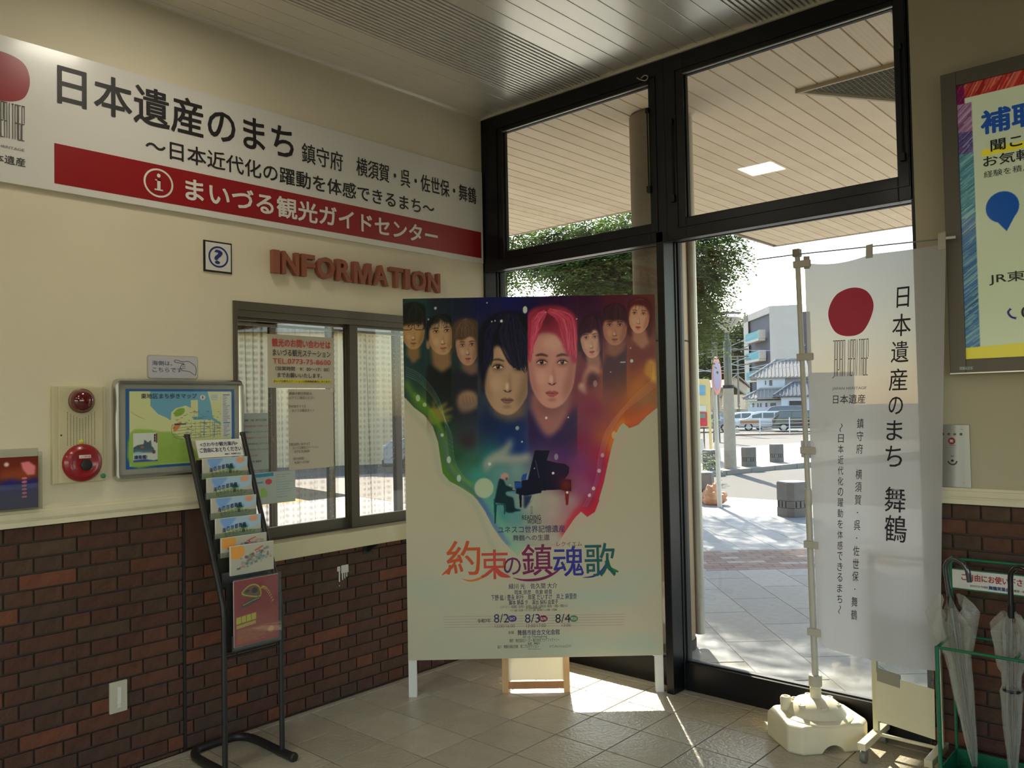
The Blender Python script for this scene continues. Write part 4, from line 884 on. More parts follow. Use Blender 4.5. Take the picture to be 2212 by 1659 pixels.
# wall brochure pocket at far left
t = thing('wall_brochure_pocket', 'clear plastic wall pocket holding red and blue leaflets, far left on the rail', 'brochure holder', (.0, -2.9, 1.227))
MB().box(.001, .004, -3.10, -2.766, 1.235, 1.485).build('back_sheet', ACR, t)
for y0 in (-3.10, -2.935):
    MB().box(.001, .05, y0, y0+.003, 1.235, 1.47).build('divider', ACR, t)
box('divider', ACR, t, .001, .05, -2.769, -2.766, 1.235, 1.47); box('front_sheet', ACR, t, .048, .051, -3.10, -2.766, 1.232, 1.34); box('pocket_base', ACR, t, .001, .051, -3.10, -2.766, 1.229, 1.235)
for y0, lb in ((-3.092, 'red and blue leaflet stack in the left half of the wall pocket'), (-2.925, 'red and blue leaflet stack in the right half of the wall pocket')):
    q = thing('leaflet_stack', lb, 'leaflet', (.02, y0+.075, 1.236), 'leaflets in the wall pocket')
    MB().cbox(.010, .034, y0, y0+.148, 1.236, 1.452, .001).build('leaflet_block', PAPER, q)
    C = Canvas(60, 90, lambda x, y: (x*60, y*90), 2, base=(96, 34, 26))
    C.poly([(0, .25), (1, .2), (1, .5), (0, .5)], (130, 62, 34), .9, 6); C.poly([(0, .46), (.3, .42), (.6, .47), (1, .4), (1, 1), (0, 1)], (34, 34, 100), 1, 4); C.poly([(0, .55), (.5, .58), (1, .54), (1, .6), (0, .62)], (90, 110, 160), .7, 3)
    C.poly([(0, .7), (1, .7), (1, 1), (0, 1)], (60, 60, 84), .6, 4); C.ell(.2, .14, .06, .04, (230, 200, 190), .9, 1); C.poly([(.55, .12), (.75, .1), (.92, .2), (.9, .36), (.72, .36), (.6, .25)], (210, 120, 130), .9, 1)
    for k in range(6): C.ell(.64, .42+k*.07, .07, .022, (200, 110, 130), .85, .4)
    C.build('leaflet_print', q, LWx(.0345), y0, 1.236, y0+.148, 1.452, 1.6)
# wall outlet plate
t = thing('wall_socket_plate', 'small white vertical cover plate on the brick wall, bottom left', 'outlet plate', (0, -2.438, .278))
MB().cbox(-.002, .012, -2.478, -2.401, .278, .416, .003).build('plate', mat('ivory_plate', (206, 198, 176), .45), t)
text('電源使用禁止', mat('pale_print', (235, 232, 220), .4), t, LWx(.0125), (-2.447, .302, -2.43, .39), .03, vert=True)
# paint drips
mb = MB()
for (y0, y1, z0, z1) in [(-1.232, -1.212, .715, .742), (-1.205, -1.155, .700, .745), (-1.222, -1.214, .655, .72), (-1.200, -1.193, .662, .71), (-1.184, -1.178, .668, .71), (-1.170, -1.164, .676, .71), (-1.221, -1.216, .630, .638)]:
    mb.cbox(-.001, .003, y0, y1, z0, z1, .0014)
o = mb.build('paint_drip', mat('white_drip', (220, 216, 206), .4), wl); o['label'] = 'white paint drips on a brick'
# ------------------------------------------------------------------ ticket window in the left wall
mb = MB(); frame_bars(MB(), 0, 0, 0, 0, 0, 0, 0, 0, 0, 0)
def ybars(mb, y0, y1, z0, z1, wl_, wr_, wb, wt, x0, x1):
    mb.box(x0, x1, y0, y0+wl_, z0, z1); mb.box(x0, x1, y1-wr_, y1, z0, z1); mb.box(x0, x1, y0+wl_, y1-wr_, z0, z0+wb); mb.box(x0, x1, y0+wl_, y1-wr_, z1-wt, z1)
FY0, FY1 = -1.857, -.325
mb = MB(); ybars(mb, FY0, FY1, .915, 2.192, .022, .022, .03, .045, -.11, .012); wf = mb.build('window_5', BRONZE, None, bevel=.002); tag(wf, kind='structure')
for (a, b, x0, x1) in [(-1.835, -1.06, -.075, -.045), (-1.115, -.347, -.04, -.010)]:
    mb = MB(); ybars(mb, a, b, .945, 2.147, .012 if a < -1.5 else .056, .056 if a < -1.5 else .03, .058, .045, x0, x1); s = mb.build('sliding_sash', BRONZE, wf, bevel=.0015)
    mb = MB().box((x0+x1)/2-.002, (x0+x1)/2+.002, a+.01, b-.03, 1.0, 2.104); mb.build('glass_pane', GLASS, s)
box('head_track', BRONZE, wf, -.10, .006, FY0+.02, FY1-.02, 2.115, 2.15); box('bottom_track', BRONZE, wf, -.10, -.0, FY0+.02, FY1-.02, .93, .948)
# counter shelf below
SHELF = mat('cream_shelf', (214, 204, 166), .38, var=.03, scale=5)
t = thing('counter_shelf', 'cream counter shelf below the sliding window, above the bricks', 'shelf', (.06, -1.1, .853))
MB().cbox(-.012, .125, -1.93, -.30, .855, .945, .004).build('shelf_board', SHELF, t)
for y in (-1.02, -.45): MB().prism([(.0, y, .855), (.11, y, .855), (.0, y, .79)], (0, .012, 0)).build('shelf_bracket', mat('dark_bracket', (40, 34, 34), .5), t); box('bracket_plate', MATS['dark_bracket'], t, -.001, .006, y-.03, y+.042, .785, .856)
# notices taped to the inside of the panes
def sheet(name, label, x, y0, y1, z0, z1, m, cat='notice', rot=0, group=None, loc=None):
    t = thing(name, label, cat, (x, (y0+y1)/2, z0), group); mb = MB(); NS = 6; vs = []; fs = []
    for i in range(NS+1):
        for j in range(3): a, b = i/NS, j/2; vs.append((x+.0012*math.sin(a*5+b*2), y0+(y1-y0)*a, z0+(z1-z0)*b+rot*(a-.5)))
    for i in range(NS):
        for j in range(2): q = i*3+j; fs.append((q, q+3, q+4, q+1))
    n0 = len(vs); vs += [(a-.0006, b, c) for a, b, c in vs]; fs += [tuple(n0+k for k in reversed(f)) for f in list(fs)]
    mb.add(vs, fs); mb.build('paper_sheet', m, t); return t
NOT = mat('notice_paper', (224, 214, 194), .7, trans=.25)
X1 = -.054
t = sheet('enquiry_notice', 'cream notice on the sliding window with red heading and yellow marked last line', X1, -1.625, -1.198, 1.749, 2.038, NOT)
F_ = LWx(X1+.003); Rk = mat('notice_red', (196, 62, 52), .6)
text('観光のお問い合わせは', Rk, t, F_, (-1.600, 1.972, -1.222, 2.016), .03); text('まいづる観光ステーション', INK, t, F_, (-1.596, 1.922, -1.222, 1.960), .015)
text('TEL.0773-75-8600', Rk, t, F_, (-1.596, 1.880, -1.222, 1.908), .01); text('（営業時間　9：00～17：00）', INK, t, F_, (-1.580, 1.842, -1.232, 1.866), .012)
text('までお願いいたします。', INK, t, F_, (-1.568, 1.805, -1.282, 1.830), .02); box('yellow_marker', mat('marker_yellow', (226, 214, 60), .6), t, X1+.0018, X1+.0024, -1.592, -1.218, 1.776, 1.794)
text('まいづる観光ステーションは西舞鶴駅構内にあります。', INK, t, F_, (-1.590, 1.779, -1.222, 1.791), .02)
t = sheet('website_notice', 'tall cream notice below the red headed one, listing a web site', X1, -1.500, -1.205, 1.300, 1.742, NOT)
GI = mat('soft_grey_ink', (96, 84, 70), .6)
for s_, bx in [('舞鶴の観光情報は、', (-1.498, 1.710, -1.345, 1.726)), ('以下でご確認ください', (-1.498, 1.686, -1.33, 1.702)), ('【WEBサイト】', (-1.498, 1.640, -1.395, 1.656)), ('まいづる観光ネット', (-1.480, 1.616, -1.335, 1.632)),
               ('【電話問い合わせ】', (-1.498, 1.432, -1.37, 1.447)), ('まいづる観光ステーション', (-1.478, 1.412, -1.31, 1.427)), ('0773-75-8600', (-1.468, 1.392, -1.37, 1.405)), ('（受付時間）', (-1.478, 1.352, -1.405, 1.367)), ('9:00～17:00', (-1.468, 1.332, -1.375, 1.345))]:
    text(s_, GI, t, F_, bx, .004)
for (a, b, c, d) in [(-1.225, -1.19, 1.725, 1.75), (-1.24, -1.2, 1.285, 1.306)]: box('tape', ACR, t, X1+.002, X1+.0026, a, b, c, d)
PALE = mat('pale_notice', (196, 206, 200), .7, trans=.3)
t = sheet('bus_notice', 'pale grey notice with black and red lines, left on the sliding window', X1, -1.805, -1.625, 1.315, 1.615, PALE)
for i, (s_, m_) in enumerate([('京都・大阪・神戸行き高速', GI), ('京阪京都高速バス予約センター', Rk), ('舞鶴市サービスセンターまで', GI), ('大阪梅田チケットカウンター', Rk), ('京都駅新幹線中央口バスターミナル', GI), ('三宮バスのりば・チケットセンター', GI), ('高速バスのりば', Rk), ('京舞鶴駅前1番乗場', GI)]):
    z = 1.572-i*.031; text(s_, m_, t, F_, (-1.765, z, -1.765+min(.14, .0105*len(s_)), z+.011), .01)
t = sheet('timetable_sheet', 'pale blue printed timetable with green field and red oval, low on the sliding window', X1, -1.735, -1.462, 1.130, 1.300, PALE)
C = Canvas(120, 76, lambda x, y: (x*120, y*76), 2, base=(150, 158, 150))
C.poly([(.02, .04), (.5, .02), (.5, .13), (.02, .15)], (50, 120, 150)); C.poly([(.02, .3), (.27, .28), (.27, .33), (.02, .35)], (70, 130, 156)); C.ell(.39, .3, .075, .09, (170, 60, 70)); C.poly([(.2, .8), (.22, .5), (.3, .48), (.35, .62), (.36, .78)], (130, 160, 80))
for k in range(10): C.line([(.56, .1+k*.08), (.56+RNG.uniform(.2, .4), .1+k*.08)], .012, (100, 120, 130) if k % 3 else (60, 120, 150), .8)
C.build('timetable_print', t, F_, -1.732, 1.133, -1.465, 1.297, 1.6, 0)
# lace curtains
LACE = mat('lace_curtain', (192, 188, 166), .85, trans=.55, alpha=.62); nn = LACE.node_tree.nodes; ll = LACE.node_tree.links
wv = nn.new('ShaderNodeTexWave'); wv.inputs['Scale'].default_value = 9; wv.bands_direction = 'Z'; wv.inputs['Distortion'].default_value = 1.2; tcn = nn.new('ShaderNodeTexCoord'); ll.new(tcn.outputs['Object'], wv.inputs[0])
wv2 = nn.new('ShaderNodeTexWave'); wv2.inputs['Scale'].default_value = 14; wv2.bands_direction = 'Y'; ll.new(tcn.outputs['Object'], wv2.inputs[0])
mx = nn.new('ShaderNodeMath'); mx.operation = 'MULTIPLY'; ll.new(wv.outputs[1], mx.inputs[0]); ll.new(wv2.outputs[1], mx.inputs[1])
mr = nn.new('ShaderNodeMapRange'); mr.inputs['To Min'].default_value = .18; mr.inputs['To Max'].default_value = .48; ll.new(mx.outputs[0], mr.inputs[0])
for q in nn:
    if q.type == 'MIX_SHADER' and q.inputs[1].is_linked and q.inputs[1].links[0].from_node.type == 'BSDF_TRANSPARENT': ll.new(mr.outputs[0], q.inputs[0])
def curtain(label, y0, y1, z0, z1, folds, xoff, gather):
    mb = MB(); NU, NV = 90, 24; vs = []; fs = []
    for i in range(NU+1):
        a = i/NU
        for j in range(NV+1):
            b = j/NV; yy = y0+(y1-y0)*a; yy += gather*(1-b)**1.0*(.5-a)*(y1-y0)
            vs.append((xoff+.022*math.sin(folds*2*PI*a+1.3*b)+.008*math.sin(folds*4.7*PI*a+3*b), yy, z0+(z1-z0)*b))
    for i in range(NU):
        for j in range(NV): q = i*(NV+1)+j; fs.append((q, q+NV+1, q+NV+2, q+1))
    mb.add(vs, fs); o = mb.build('lace_curtain', LACE, None, True); tag(o, label, 'curtain', 'lace curtains behind the sliding window'); return o
curtain('lace curtain gathered at the left end of the sliding window', -1.80, -1.50, .98, 2.09, 6, -.18, .3)
curtain('lace curtain hanging behind the notices on the left sash', -1.50, -1.08, .98, 2.09, 4, -.19, .0)
curtain('lace curtain drawn across the right sash of the sliding window', -1.07, -.62, .98, 2.08, 3, -.17, .35)
curtain('lace curtain hidden end beside the poster board', -.60, -.36, .98, 2.08, 4, -.18, .1)
box('curtain_rail', WHITE, wf, -.195, -.18, -1.83, -.35, 2.09, 2.105)
# small office behind the window
OFW = mat('office_wall', (196, 188, 160), .8)
mb = MB(); mb.box(-4.6, -4.45, -3.6, .2, 0, 3.1); mb.box(-4.45, -.15, -3.75, -3.6, 0, 3.1); mb.box(-4.45, -.15, .0, .12, 0, .55); mb.box(-4.45, -.15, 0, .12, 2.45, 3.1); mb.box(-.32, -.15, 0, .12, .5, 2.5)
tag(mb.build('wall_office', OFW, None), kind='structure')
tag(box('floor_office', mat('office_floor', (120, 112, 96), .6), None, -4.6, -.15, -3.75, .2, -.1, 0), kind='structure'); tag(box('ceiling_office', mat('office_ceiling', (190, 186, 172), .8), None, -4.6, -.15, -3.75, .2, 3.1, 3.2), kind='structure')
mb = MB()
for x in (-4.45, -3.6, -2.72, -1.85, -1.0, -.35): mb.box(x, x+.04, .02, .08, .55, 2.45)
mb.box(-4.45, -.32, .02, .08, .55, .60); mb.box(-4.45, -.32, .02, .08, 2.40, 2.45)
f = mb.build('window_6', BRONZE, None); tag(f, kind='structure'); box('glass_pane', GLASS, f, -4.4, -.33, .045, .05, .6, 2.4)
t = thing('office_desk', 'pale desk standing inside the office behind the sliding window', 'desk', (-.75, -1.25, 0))
MB().cbox(-1.15, -.32, -1.9, -.6, .68, .72, .006).build('desk_top', mat('desk_top', (170, 160, 130), .5), t)
for x in (-1.1, -.4):
    for y in (-1.85, -.68): box('leg', BRONZE, t, x, x+.04, y, y+.04, 0, .68)

# ------------------------------------------------------------------ poster board
PA, PB = V((.2885, -.951, 0)), V((1.3335, .0, 0)); PU = (PB-PA).normalized(); PN = V((PU.y, -PU.x, 0))
PW_ = 1.4375; PA = (PA+PB)/2-PU*PW_/2; Z0P, Z1P = .207, 2.249; PH_ = Z1P-Z0P
PF = plane(PA+V((0, 0, Z0P)), PU, (0, 0, 1))
if (PF(0, 0, 1)-PF(0, 0, 0)).dot(PN) < 0: PF_ = PF; PF = lambda u, v, n=0.: PF_(u, v, -n)
def uv_of_px(x, y):
    d = ray(x, y); t = (PA-CAM).dot(PN)/d.dot(PN); P = CAM+d*t; return (P-PA).dot(PU), P.z-Z0P
t = thing('poster_board', 'large free-standing poster panel with eight portraits and colourful Japanese title', 'poster board', (PA+PU*PW_/2))
B_ = MB(); B_.obox(PF(0, 0, -.006), PU*PW_, (0, 0, PH_), PN*.006); B_.build('panel', mat('poster_white_panel', (206, 204, 194), .35), t)
mb = MB()
for u in (0, PW_-.045): mb = MB(); mb.obox(PF(u, -Z0P, -.036), PU*.045, (0, 0, Z1P-.02), PN*.03); mb.build('leg', WHITE, t)
for v in (.25, 1.6): mb = MB(); mb.obox(PF(.045, v, -.036), PU*(PW_-.09), (0, 0, .04), PN*.028); mb.build('cross_rail', WHITE, t)
C = paint_poster(t, PF, uv_of_px, PW_, PH_); pr = C.build('portrait_print', t, PF, 0, 0, PW_, PH_, 1.95, .0008, .34, .12); pr['label'] = 'printed artwork with eight portraits, pianist and coloured ribbons'
def ptx(s, m, x0, y0, x1, y1, bold=.01, **k):        # box given on the print in lower-layout units
    u0, v1 = uv_of_px(860+x0/3.317, 1060+y0/3.317); u1, v0 = uv_of_px(860+x1/3.317, 1060+y1/3.317)
    text(s, m, t, PF, (u0, v0, u1, v1), bold, off=.002, **k)
TM = {k: mat('title_'+k, c, .3) for k, c in dict(orange=(206, 84, 30), amber=(214, 120, 50), coral=(206, 74, 60), plum=(110, 30, 90), magenta=(126, 24, 84), night=(24, 26, 40), blue=(44, 44, 150), teal=(20, 90, 90), green=(30, 120, 60)).items()}
for s_, k, bx in [('約', 'orange', (345, 362, 590, 600)), ('束', 'coral', (590, 425, 795, 630)), ('の', 'plum', (755, 480, 880, 600)), ('鎮', 'magenta', (885, 385, 1105, 605)), ('魂', 'blue', (1110, 400, 1330, 610)), ('歌', 'teal', (1335, 378, 1560, 610))]:
    ptx(s_, TM[k], *bx, bold=.012)
def sweep(pts, wd, m):
    pts = catmull(pts, 6, False); mb = MB(); vs = []; fs = []; N = len(pts)
    for i, q in enumerate(pts):
        tt = pts[min(i+1, N-1)]-pts[max(i-1, 0)]; tt = tt/np.linalg.norm(tt); nn_ = np.array((-tt[1], tt[0]))*wd/2*math.sin(PI*(i+.3)/(N+.1))
        for s in (1, -1): u, v = uv_of_px(860+(q[0]+s*nn_[0])/3.317, 1060+(q[1]+s*nn_[1])/3.317); vs.append(PF(u, v, .002))
    for i in range(N-1): fs.append((2*i, 2*i+1, 2*i+3, 2*i+2))
    mb.add(vs, fs); mb.build('title_flourish', m, t)
sweep([(312, 606), (345, 580), (390, 540), (430, 470)], 22, TM['orange']); sweep([(455, 630), (520, 645), (600, 620), (660, 560)], 16, TM['amber']); sweep([(690, 540), (730, 600), (805, 618)], 26, TM['coral'])
sweep([(820, 622), (900, 640), (1020, 632), (1120, 590), (1200, 520)], 20, TM['magenta']); sweep([(1320, 622), (1400, 612), (1460, 570), (1500, 500)], 16, TM['blue']); sweep([(1480, 500), (1520, 560), (1580, 580)], 30, TM['green'])
ptx('ユネスコ世界記憶遺産', NAVY, 715, 255, 1195, 296, .012); ptx('舞鶴への生還', mat('plum_ink', (70, 40, 84), .4), 822, 318, 1086, 354, .008); ptx('レクイエム', TM['magenta'], 1135, 366, 1318, 396, .0)
ptx('朗読劇', GREYI, 946, 110, 966, 168, .0, vert=True); ptx('READING', TM['night'], 888, 176, 1022, 206, .01); ptx('WORLD', TM['night'], 925, 206, 1026, 236, .01)
for s_, bx in [('緑川 光　佐久間 大介', (792, 666, 1140, 698)), ('岡本 信彦　佐倉 綾音', (834, 711, 1103, 738)), ('下野 紘 / 豊永 利行　岸尾 だいすけ　井上 麻里奈', (666, 746, 1280, 776)), ('脚本 静森 夕　演出 保科 由里子', (794, 785, 1146, 812)),
               ('メンバーズイン・祖母陽花・如月明子・清水貴弘・長谷部・石田明日香・藤田翔・一宮優斗・和哉まもる', (730, 822, 1212, 834)), ('海上自衛隊舞鶴音楽隊', (915, 836, 1024, 846)), ('ピアノ演奏・石川翔一 ヴァイオリン演奏・藤谷美紀 チェロ演奏・三宅奏織', (806, 850, 1138, 860)),
               ('会場', (788, 1005, 830, 1026)), ('舞鶴市総合文化会館', (855, 997, 1158, 1030)), ('主催・企画', (892, 1040, 948, 1054)), ('Thanksgiving', (955, 1036, 1067, 1056)), ('制作　株式会社ジ・ズー 株式会社アクアファクトリー', (798, 1060, 1156, 1080)), ('後援　舞鶴市', (928, 1086, 1016, 1102)),
               ('協力　舞鶴引揚記念館　青二プロダクション', (712, 1106, 1008, 1124)), ('セブンネットショッピング', (1085, 1104, 1240, 1124)), ('©2025 Thanksgiving inc.', (930, 1130, 1022, 1138))]:
    ptx(s_, NAVY if bx[3]-bx[1] > 22 else GREYI, *bx, bold=.006)
staff = mat('staff_line', (150, 110, 120), .5)
for k in range(5):
    y = 903+k*19; mb = MB(); u0, v0 = uv_of_px(860+325/3.317, 1060+(y+2)/3.317); u1, v1 = uv_of_px(860+1620/3.317, 1060+(y-18)/3.317)
    mb.ngon([PF(u0, v0, .0015), PF(u1, v1, .0015), PF(u1, v1+.0013, .0015), PF(u0, v0+.0013, .0015)]); mb.build('staff_line', staff, t)
ptx('令和7年', TM['night'], 568, 918, 664, 946, .004)
for s_, d_, h_, x0, k, bx in [('8/2', 'SAT', '12:00/16:00', 686, 'blue', (694, 960, 836, 978)), ('8/3', 'SUN', '13:00/17:00', 908, 'magenta', (918, 956, 1058, 976)), ('8/4', 'MON', '13:00', 1126, 'green', (1172, 953, 1238, 973))]:
    ptx(s_, NAVY if k != 'green' else TM['night'], x0, 884, x0+108, 944, .0); ptx(h_, GREYI, *bx, bold=.002)
    ux, vx = uv_of_px(860+(x0+132)/3.317, 1060+916/3.317); mb = MB(); mb.ngon([PF(ux+.0245*math.cos(a), vx+.0185*math.sin(a), .0014) for a in np.linspace(0, 2*PI, 28, endpoint=False)]); mb.build('day_disc', mat('disc_'+k, dict(blue=(60, 44, 120), magenta=(130, 20, 60), green=(80, 130, 80))[k], .4), t)
    ptx(d_, WINK, x0+112, 906, x0+152, 926, .0)

# ------------------------------------------------------------------ low wooden A-board behind the poster
PINE = mat('pine_wood', (214, 170, 112), .5, var=.12, scale=14, stretch=(1, 1, .12)); PINE2 = mat('pine_wood_rail', (190, 130, 76), .5, var=.12, scale=14)
Wa, Wb = V((.64, -.575, 0)), V((.915, -.335, 0)); WU = (Wb-Wa).normalized(); WN = V((WU.y, -WU.x, 0)); WWd = (Wb-Wa).length+.02
t = thing('wooden_a_board', 'low pine A-board with white panel standing behind the poster board', 'board', Wa+(Wb-Wa)*.5)
lean = V((0, 0, 1))*.62-WN*.12
back = V((0, 0, 1))*.62+WN*.12
for u in (0, WWd-.035):
    MB().obox(Wa+WU*u, WU*.035, lean, -WN*.022).build('leg', PINE, t)
    MB().obox(Wa+WU*u-WN*.30, WU*.035, back, -WN*.02).build('rear_leg', PINE, t)
MB().obox(Wa+WU*.035+V((0, 0, .02))-WN*.004, WU*(WWd-.07), lean*.062, -WN*.016).build('bottom_rail', PINE2, t)
MB().obox(Wa+WU*.035+lean*.94, WU*(WWd-.07), lean*.06, -WN*.016).build('top_rail', PINE2, t)
MB().obox(Wa+WU*.035+lean*.105-WN*.006, WU*(WWd-.07), lean*.83, -WN*.006).build('white_panel', mat('white_board_panel', (238, 232, 212), .4, trans=.35), t)
MB().obox(Wa+WU*.035-WN*.30+back*.16, WU*(WWd-.07), back*.05, -WN*.014).build('rear_rail', PINE2, t)

# ------------------------------------------------------------------ leaflet rack
RBL = mat('rack_black', (38, 36, 34), .42, var=.1, scale=40)
t = thing('leaflet_rack', 'black tubular leaflet rack leaning back to the wall, white title card on top', 'leaflet rack', (.25, -2.0, 0))
for y, nm in ((-2.145, 'left'), (-1.855, 'right')):
    pts = [(.41, y, .03), (.41, y, .70), (.404, y, .75), (.385, y, .80)]+[(.385-(.385-.085)*k/5, y, .80+(1.512-.80)*k/5) for k in range(1, 6)]
    MB().tube(pts, .0125, 14).build('upright', RBL, t, True); MB().lathe([(.0145, -.004), (.0145, .012), (.006, .014)], (.083, y, 1.508), 14).build('end_cap', RBL, t, True)
    d = 1 if y > -2 else -1
mb = MB(); mb.tube(catmull([(.50, -2.145, .02), (.40, -2.145, .018), (.16, -2.145, .018), (.075, -2.11, .018), (.06, -2.05, .018), (.06, -1.95, .018), (.075, -1.89, .018), (.16, -1.855, .018), (.40, -1.855, .018), (.50, -1.855, .02)], 5, False), .019, 14); mb.build('base_hoop', RBL, t, True)
for y in (-2.145, -1.855): MB().lathe([(.021, 0), (.021, .02), (.016, .026), (.004, .027)], (.49, y, .02), 14, 'X').build('foot_cap', RBL, t, True)
MB().tube([(.41, -2.14, .52), (.41, -1.86, .52)], .006, 10).build('cross_bar', RBL, t, True)
def slope_x(z): return .385-(.385-.085)*(z-.80)/(1.512-.80)
# title card
mb = MB(); za, zb = 1.405, 1.488; mb.obox((slope_x(za)+.012, -2.118, za), (0, .232, 0), (slope_x(zb)-slope_x(za), 0, zb-za), (.003, 0, .002)); mb.build('title_card', WHITE, t)
TF = plane((slope_x(za)+.0165, 0, za), (0, 1, 0), (slope_x(zb)-slope_x(za), 0, zb-za))
text('<さわやか観光案内>', NAVY, t, TF, (-2.10, .058, -1.905, .080), .02); text('ご自由におとりください', NAVY, t, TF, (-2.108, .028, -1.892, .052), .025); text('舞鶴市・舞鶴観光協会', NAVY, t, TF, (-1.985, .010, -1.90, .019), .012)
CLR = glass('rack_pocket', (236, 240, 238), 1.4, haze=.05)
pk = [(1.405, .0), (1.315, .0), (1.222, .0), (1.130, .0), (1.045, .0), (.96, 0), (.86, 0)]
for i, (zt, _) in enumerate(pk):
    x = slope_x(max(zt, .8))+.025; h = .13 if i < 6 else .30
    if i == 6: x = .425
    mb = MB(); mb.box(x-.022, x-.020, -2.128, -1.868, zt-h-.01, zt-.008); mb.box(x-.022, x+.012, -2.128, -1.868, zt-h-.014, zt-h-.010); mb.build('pocket_back', RBL, t)
    mb = MB().box(x+.011, x+.0125, -2.122, -1.872, zt-h-.012, zt-h+.06); mb.build('pocket_front', CLR, t)
def leaflet(label, x, y0, y1, z0, z1, paint, group, thick=.012, tilt=0.):
    q = thing('leaflet_stack', label, 'leaflet', (x, (y0+y1)/2, z0), group)
    MB().cbox(x-thick, x, y0, y1, z0, z1, .001).build('leaflet_block', PAPER, q)
    C = Canvas(int((y1-y0)*520), int((z1-z0)*520), lambda a, b, W=int((y1-y0)*520), H=int((z1-z0)*520): (a*W, b*H), 2, base=(150, 146, 132)); paint(C)
    C.build('leaflet_print', q, LWx(x), y0+.001, z0+.001, y1-.001, z1-.001, 1.9, .0006, .3, .5); return q
def camp(C):
    C.poly([(0, 0), (1, 0), (1, .3), (.8, .45), (.5, .5), (.15, .4), (.06, .0)], (132, 156, 172), 1, 3); C.poly([(.1, 0), (.42, 0), (.4, .12), (.25, .36), (.16, .3)], (96, 128, 172), .9, 2, 4)
    C.ell(.83, .12, .1, .1, (190, 120, 84), .85, 1.5); C.poly([(.05, .62), (.3, .44), (.6, .4), (.9, .6), (1, .75), (1, .9), (0, .9)], (150, 156, 104), .9, 2, 4); C.ell(.62, .36, .1, .1, (96, 132, 150), .9, 1); C.poly([(.6, .24), (.7, .4), (.58, .44), (.54, .38)], (44, 84, 50), 1, .5)
    C.poly([(.2, .6), (.5, .5), (.8, .62), (.8, .9), (.2, .9)], (118, 140, 128), .7, 3)
orn = ['topmost', 'second from the top', 'third from the top', 'fourth from the top']
for i in range(4):
    zt = pk[i][0]; x = slope_x(zt)+.033
    q = leaflet('pale blue summer campaign leaflet stack, %s in the black rack' % orn[i], x, -2.108, -1.876, zt-.135, zt-.002, camp, 'blue campaign leaflets in the rack')
    Fq = LWx(x+.0018)
    for k, ch in enumerate('海の京都舞鶴'): text(ch, NAVY, q, Fq, (-2.078+k*.021, zt-.068+.016*math.sin(k*.28), -2.061+k*.021, zt-.046+.016*math.sin(k*.28)), .02)
    for k, ch in enumerate('ちゃうサマーキャン'): text(ch, mat('olive_ink', (84, 84, 60), .5), q, Fq, (-2.068+k*.018, zt-.092+.014*math.sin(.3+k*.3), -2.053+k*.018, zt-.074+.014*math.sin(.3+k*.3)), .005)
def walk(C):
    C.ell(.12, .2, .2, .26, (190, 128, 64), 1, .6)
    for k in range(90):
        a = RNG.uniform(0, 1); px = .2+a*.7+RNG.uniform(-.06, .06); py = .62-a*.3+RNG.uniform(-.16, .2)
        C.ell(px, py, RNG.uniform(.015, .05), RNG.uniform(.02, .06), [(110, 60, 56), (90, 96, 120), (150, 110, 90), (90, 120, 104), (60, 60, 80), (170, 130, 120)][k % 6], .75, .6)
    C.poly([(.2, .6), (.9, .4), (.95, .5), (.3, .8)], (100, 140, 124), .4, 3); C.line([(.55, .25), (.75, .12)], .05, (170, 60, 50), .8)
leaflet('white illustrated leaflet with orange circle, rear one of the two in the rack', slope_x(1.045)+.034, -2.102, -1.868, .93, 1.042, walk, 'illustrated leaflets in the rack')
leaflet('white illustrated leaflet with orange circle, front one of the two in the rack', slope_x(.96)+.048, -2.085, -1.862, .872, 1.006, walk, 'illustrated leaflets in the rack')
def dino(C):
    C.a[:] = np.array((140, 30, 44)); C.poly([(0, .55), (1, .5), (1, 1), (0, 1)], (150, 66, 60), .9, 8); C.poly([(.62, .0), (1, .0), (1, .35), (.78, .3)], (150, 70, 70), .6, 6)
    Y = (190, 186, 60)
    C.poly([(.17, .19), (.3, .12), (.45, .10), (.55, .14), (.6, .22), (.57, .29), (.45, .28), (.3, .25), (.2, .26)], (110, 84, 54), .95, .6, 3)
    C.line([(.17, .2), (.3, .12), (.45, .1), (.56, .15), (.6, .24), (.57, .3), (.42, .28), (.25, .24), (.17, .2)], .018, Y, 1, 0, 4); C.ell(.46, .19, .07, .045, (44, 24, 30), 1); C.ell(.3, .18, .05, .025, (60, 26, 34), 1)
    C.poly([(.16, .4), (.3, .34), (.55, .3), (.57, .34), (.4, .39), (.2, .43)], (60, 50, 60), 1, .5, 3); C.line([(.2, .39), (.4, .345), (.56, .32)], .01, Y, .9, 0, 4)
    for k in range(11):
        a = k/10; x = .62+a*.24; y = .15+a*a*.24; C.line([(x-.02, y+.03), (x+.012, y-.005), (x+.03, y+.015)], .014, Y, .95, 0)
    C.poly([(.05, .56), (.5, .53), (.5, .63), (.05, .66)], Y, .95)
    for k in range(4): C.line([(.16+k*.11, .53), (.16+k*.11, .66)], .014, (140, 60, 50))
    C.poly([(.05, .68), (.48, .65), (.48, .70), (.05, .73)], (180, 170, 60), .9)
    for k in range(12): C.line([(.06, .76+k*.018), (.06+RNG.uniform(.4, .8), .75+k*.018)], .006, (180, 160, 60), .6)
    C.ell(.82, .84, .07, .05, (190, 150, 50), .8, 1)
q = leaflet('red dinosaur exhibition leaflet in clear sleeve, lowest in the black rack', .438, -2.112, -1.885, .567, .862, dino, None, .006)
MB().box(.443, .4438, -2.118, -1.872, .556, .87).build('clear_sleeve', glass('sleeve', (244, 244, 242), 1.5, .06), q)
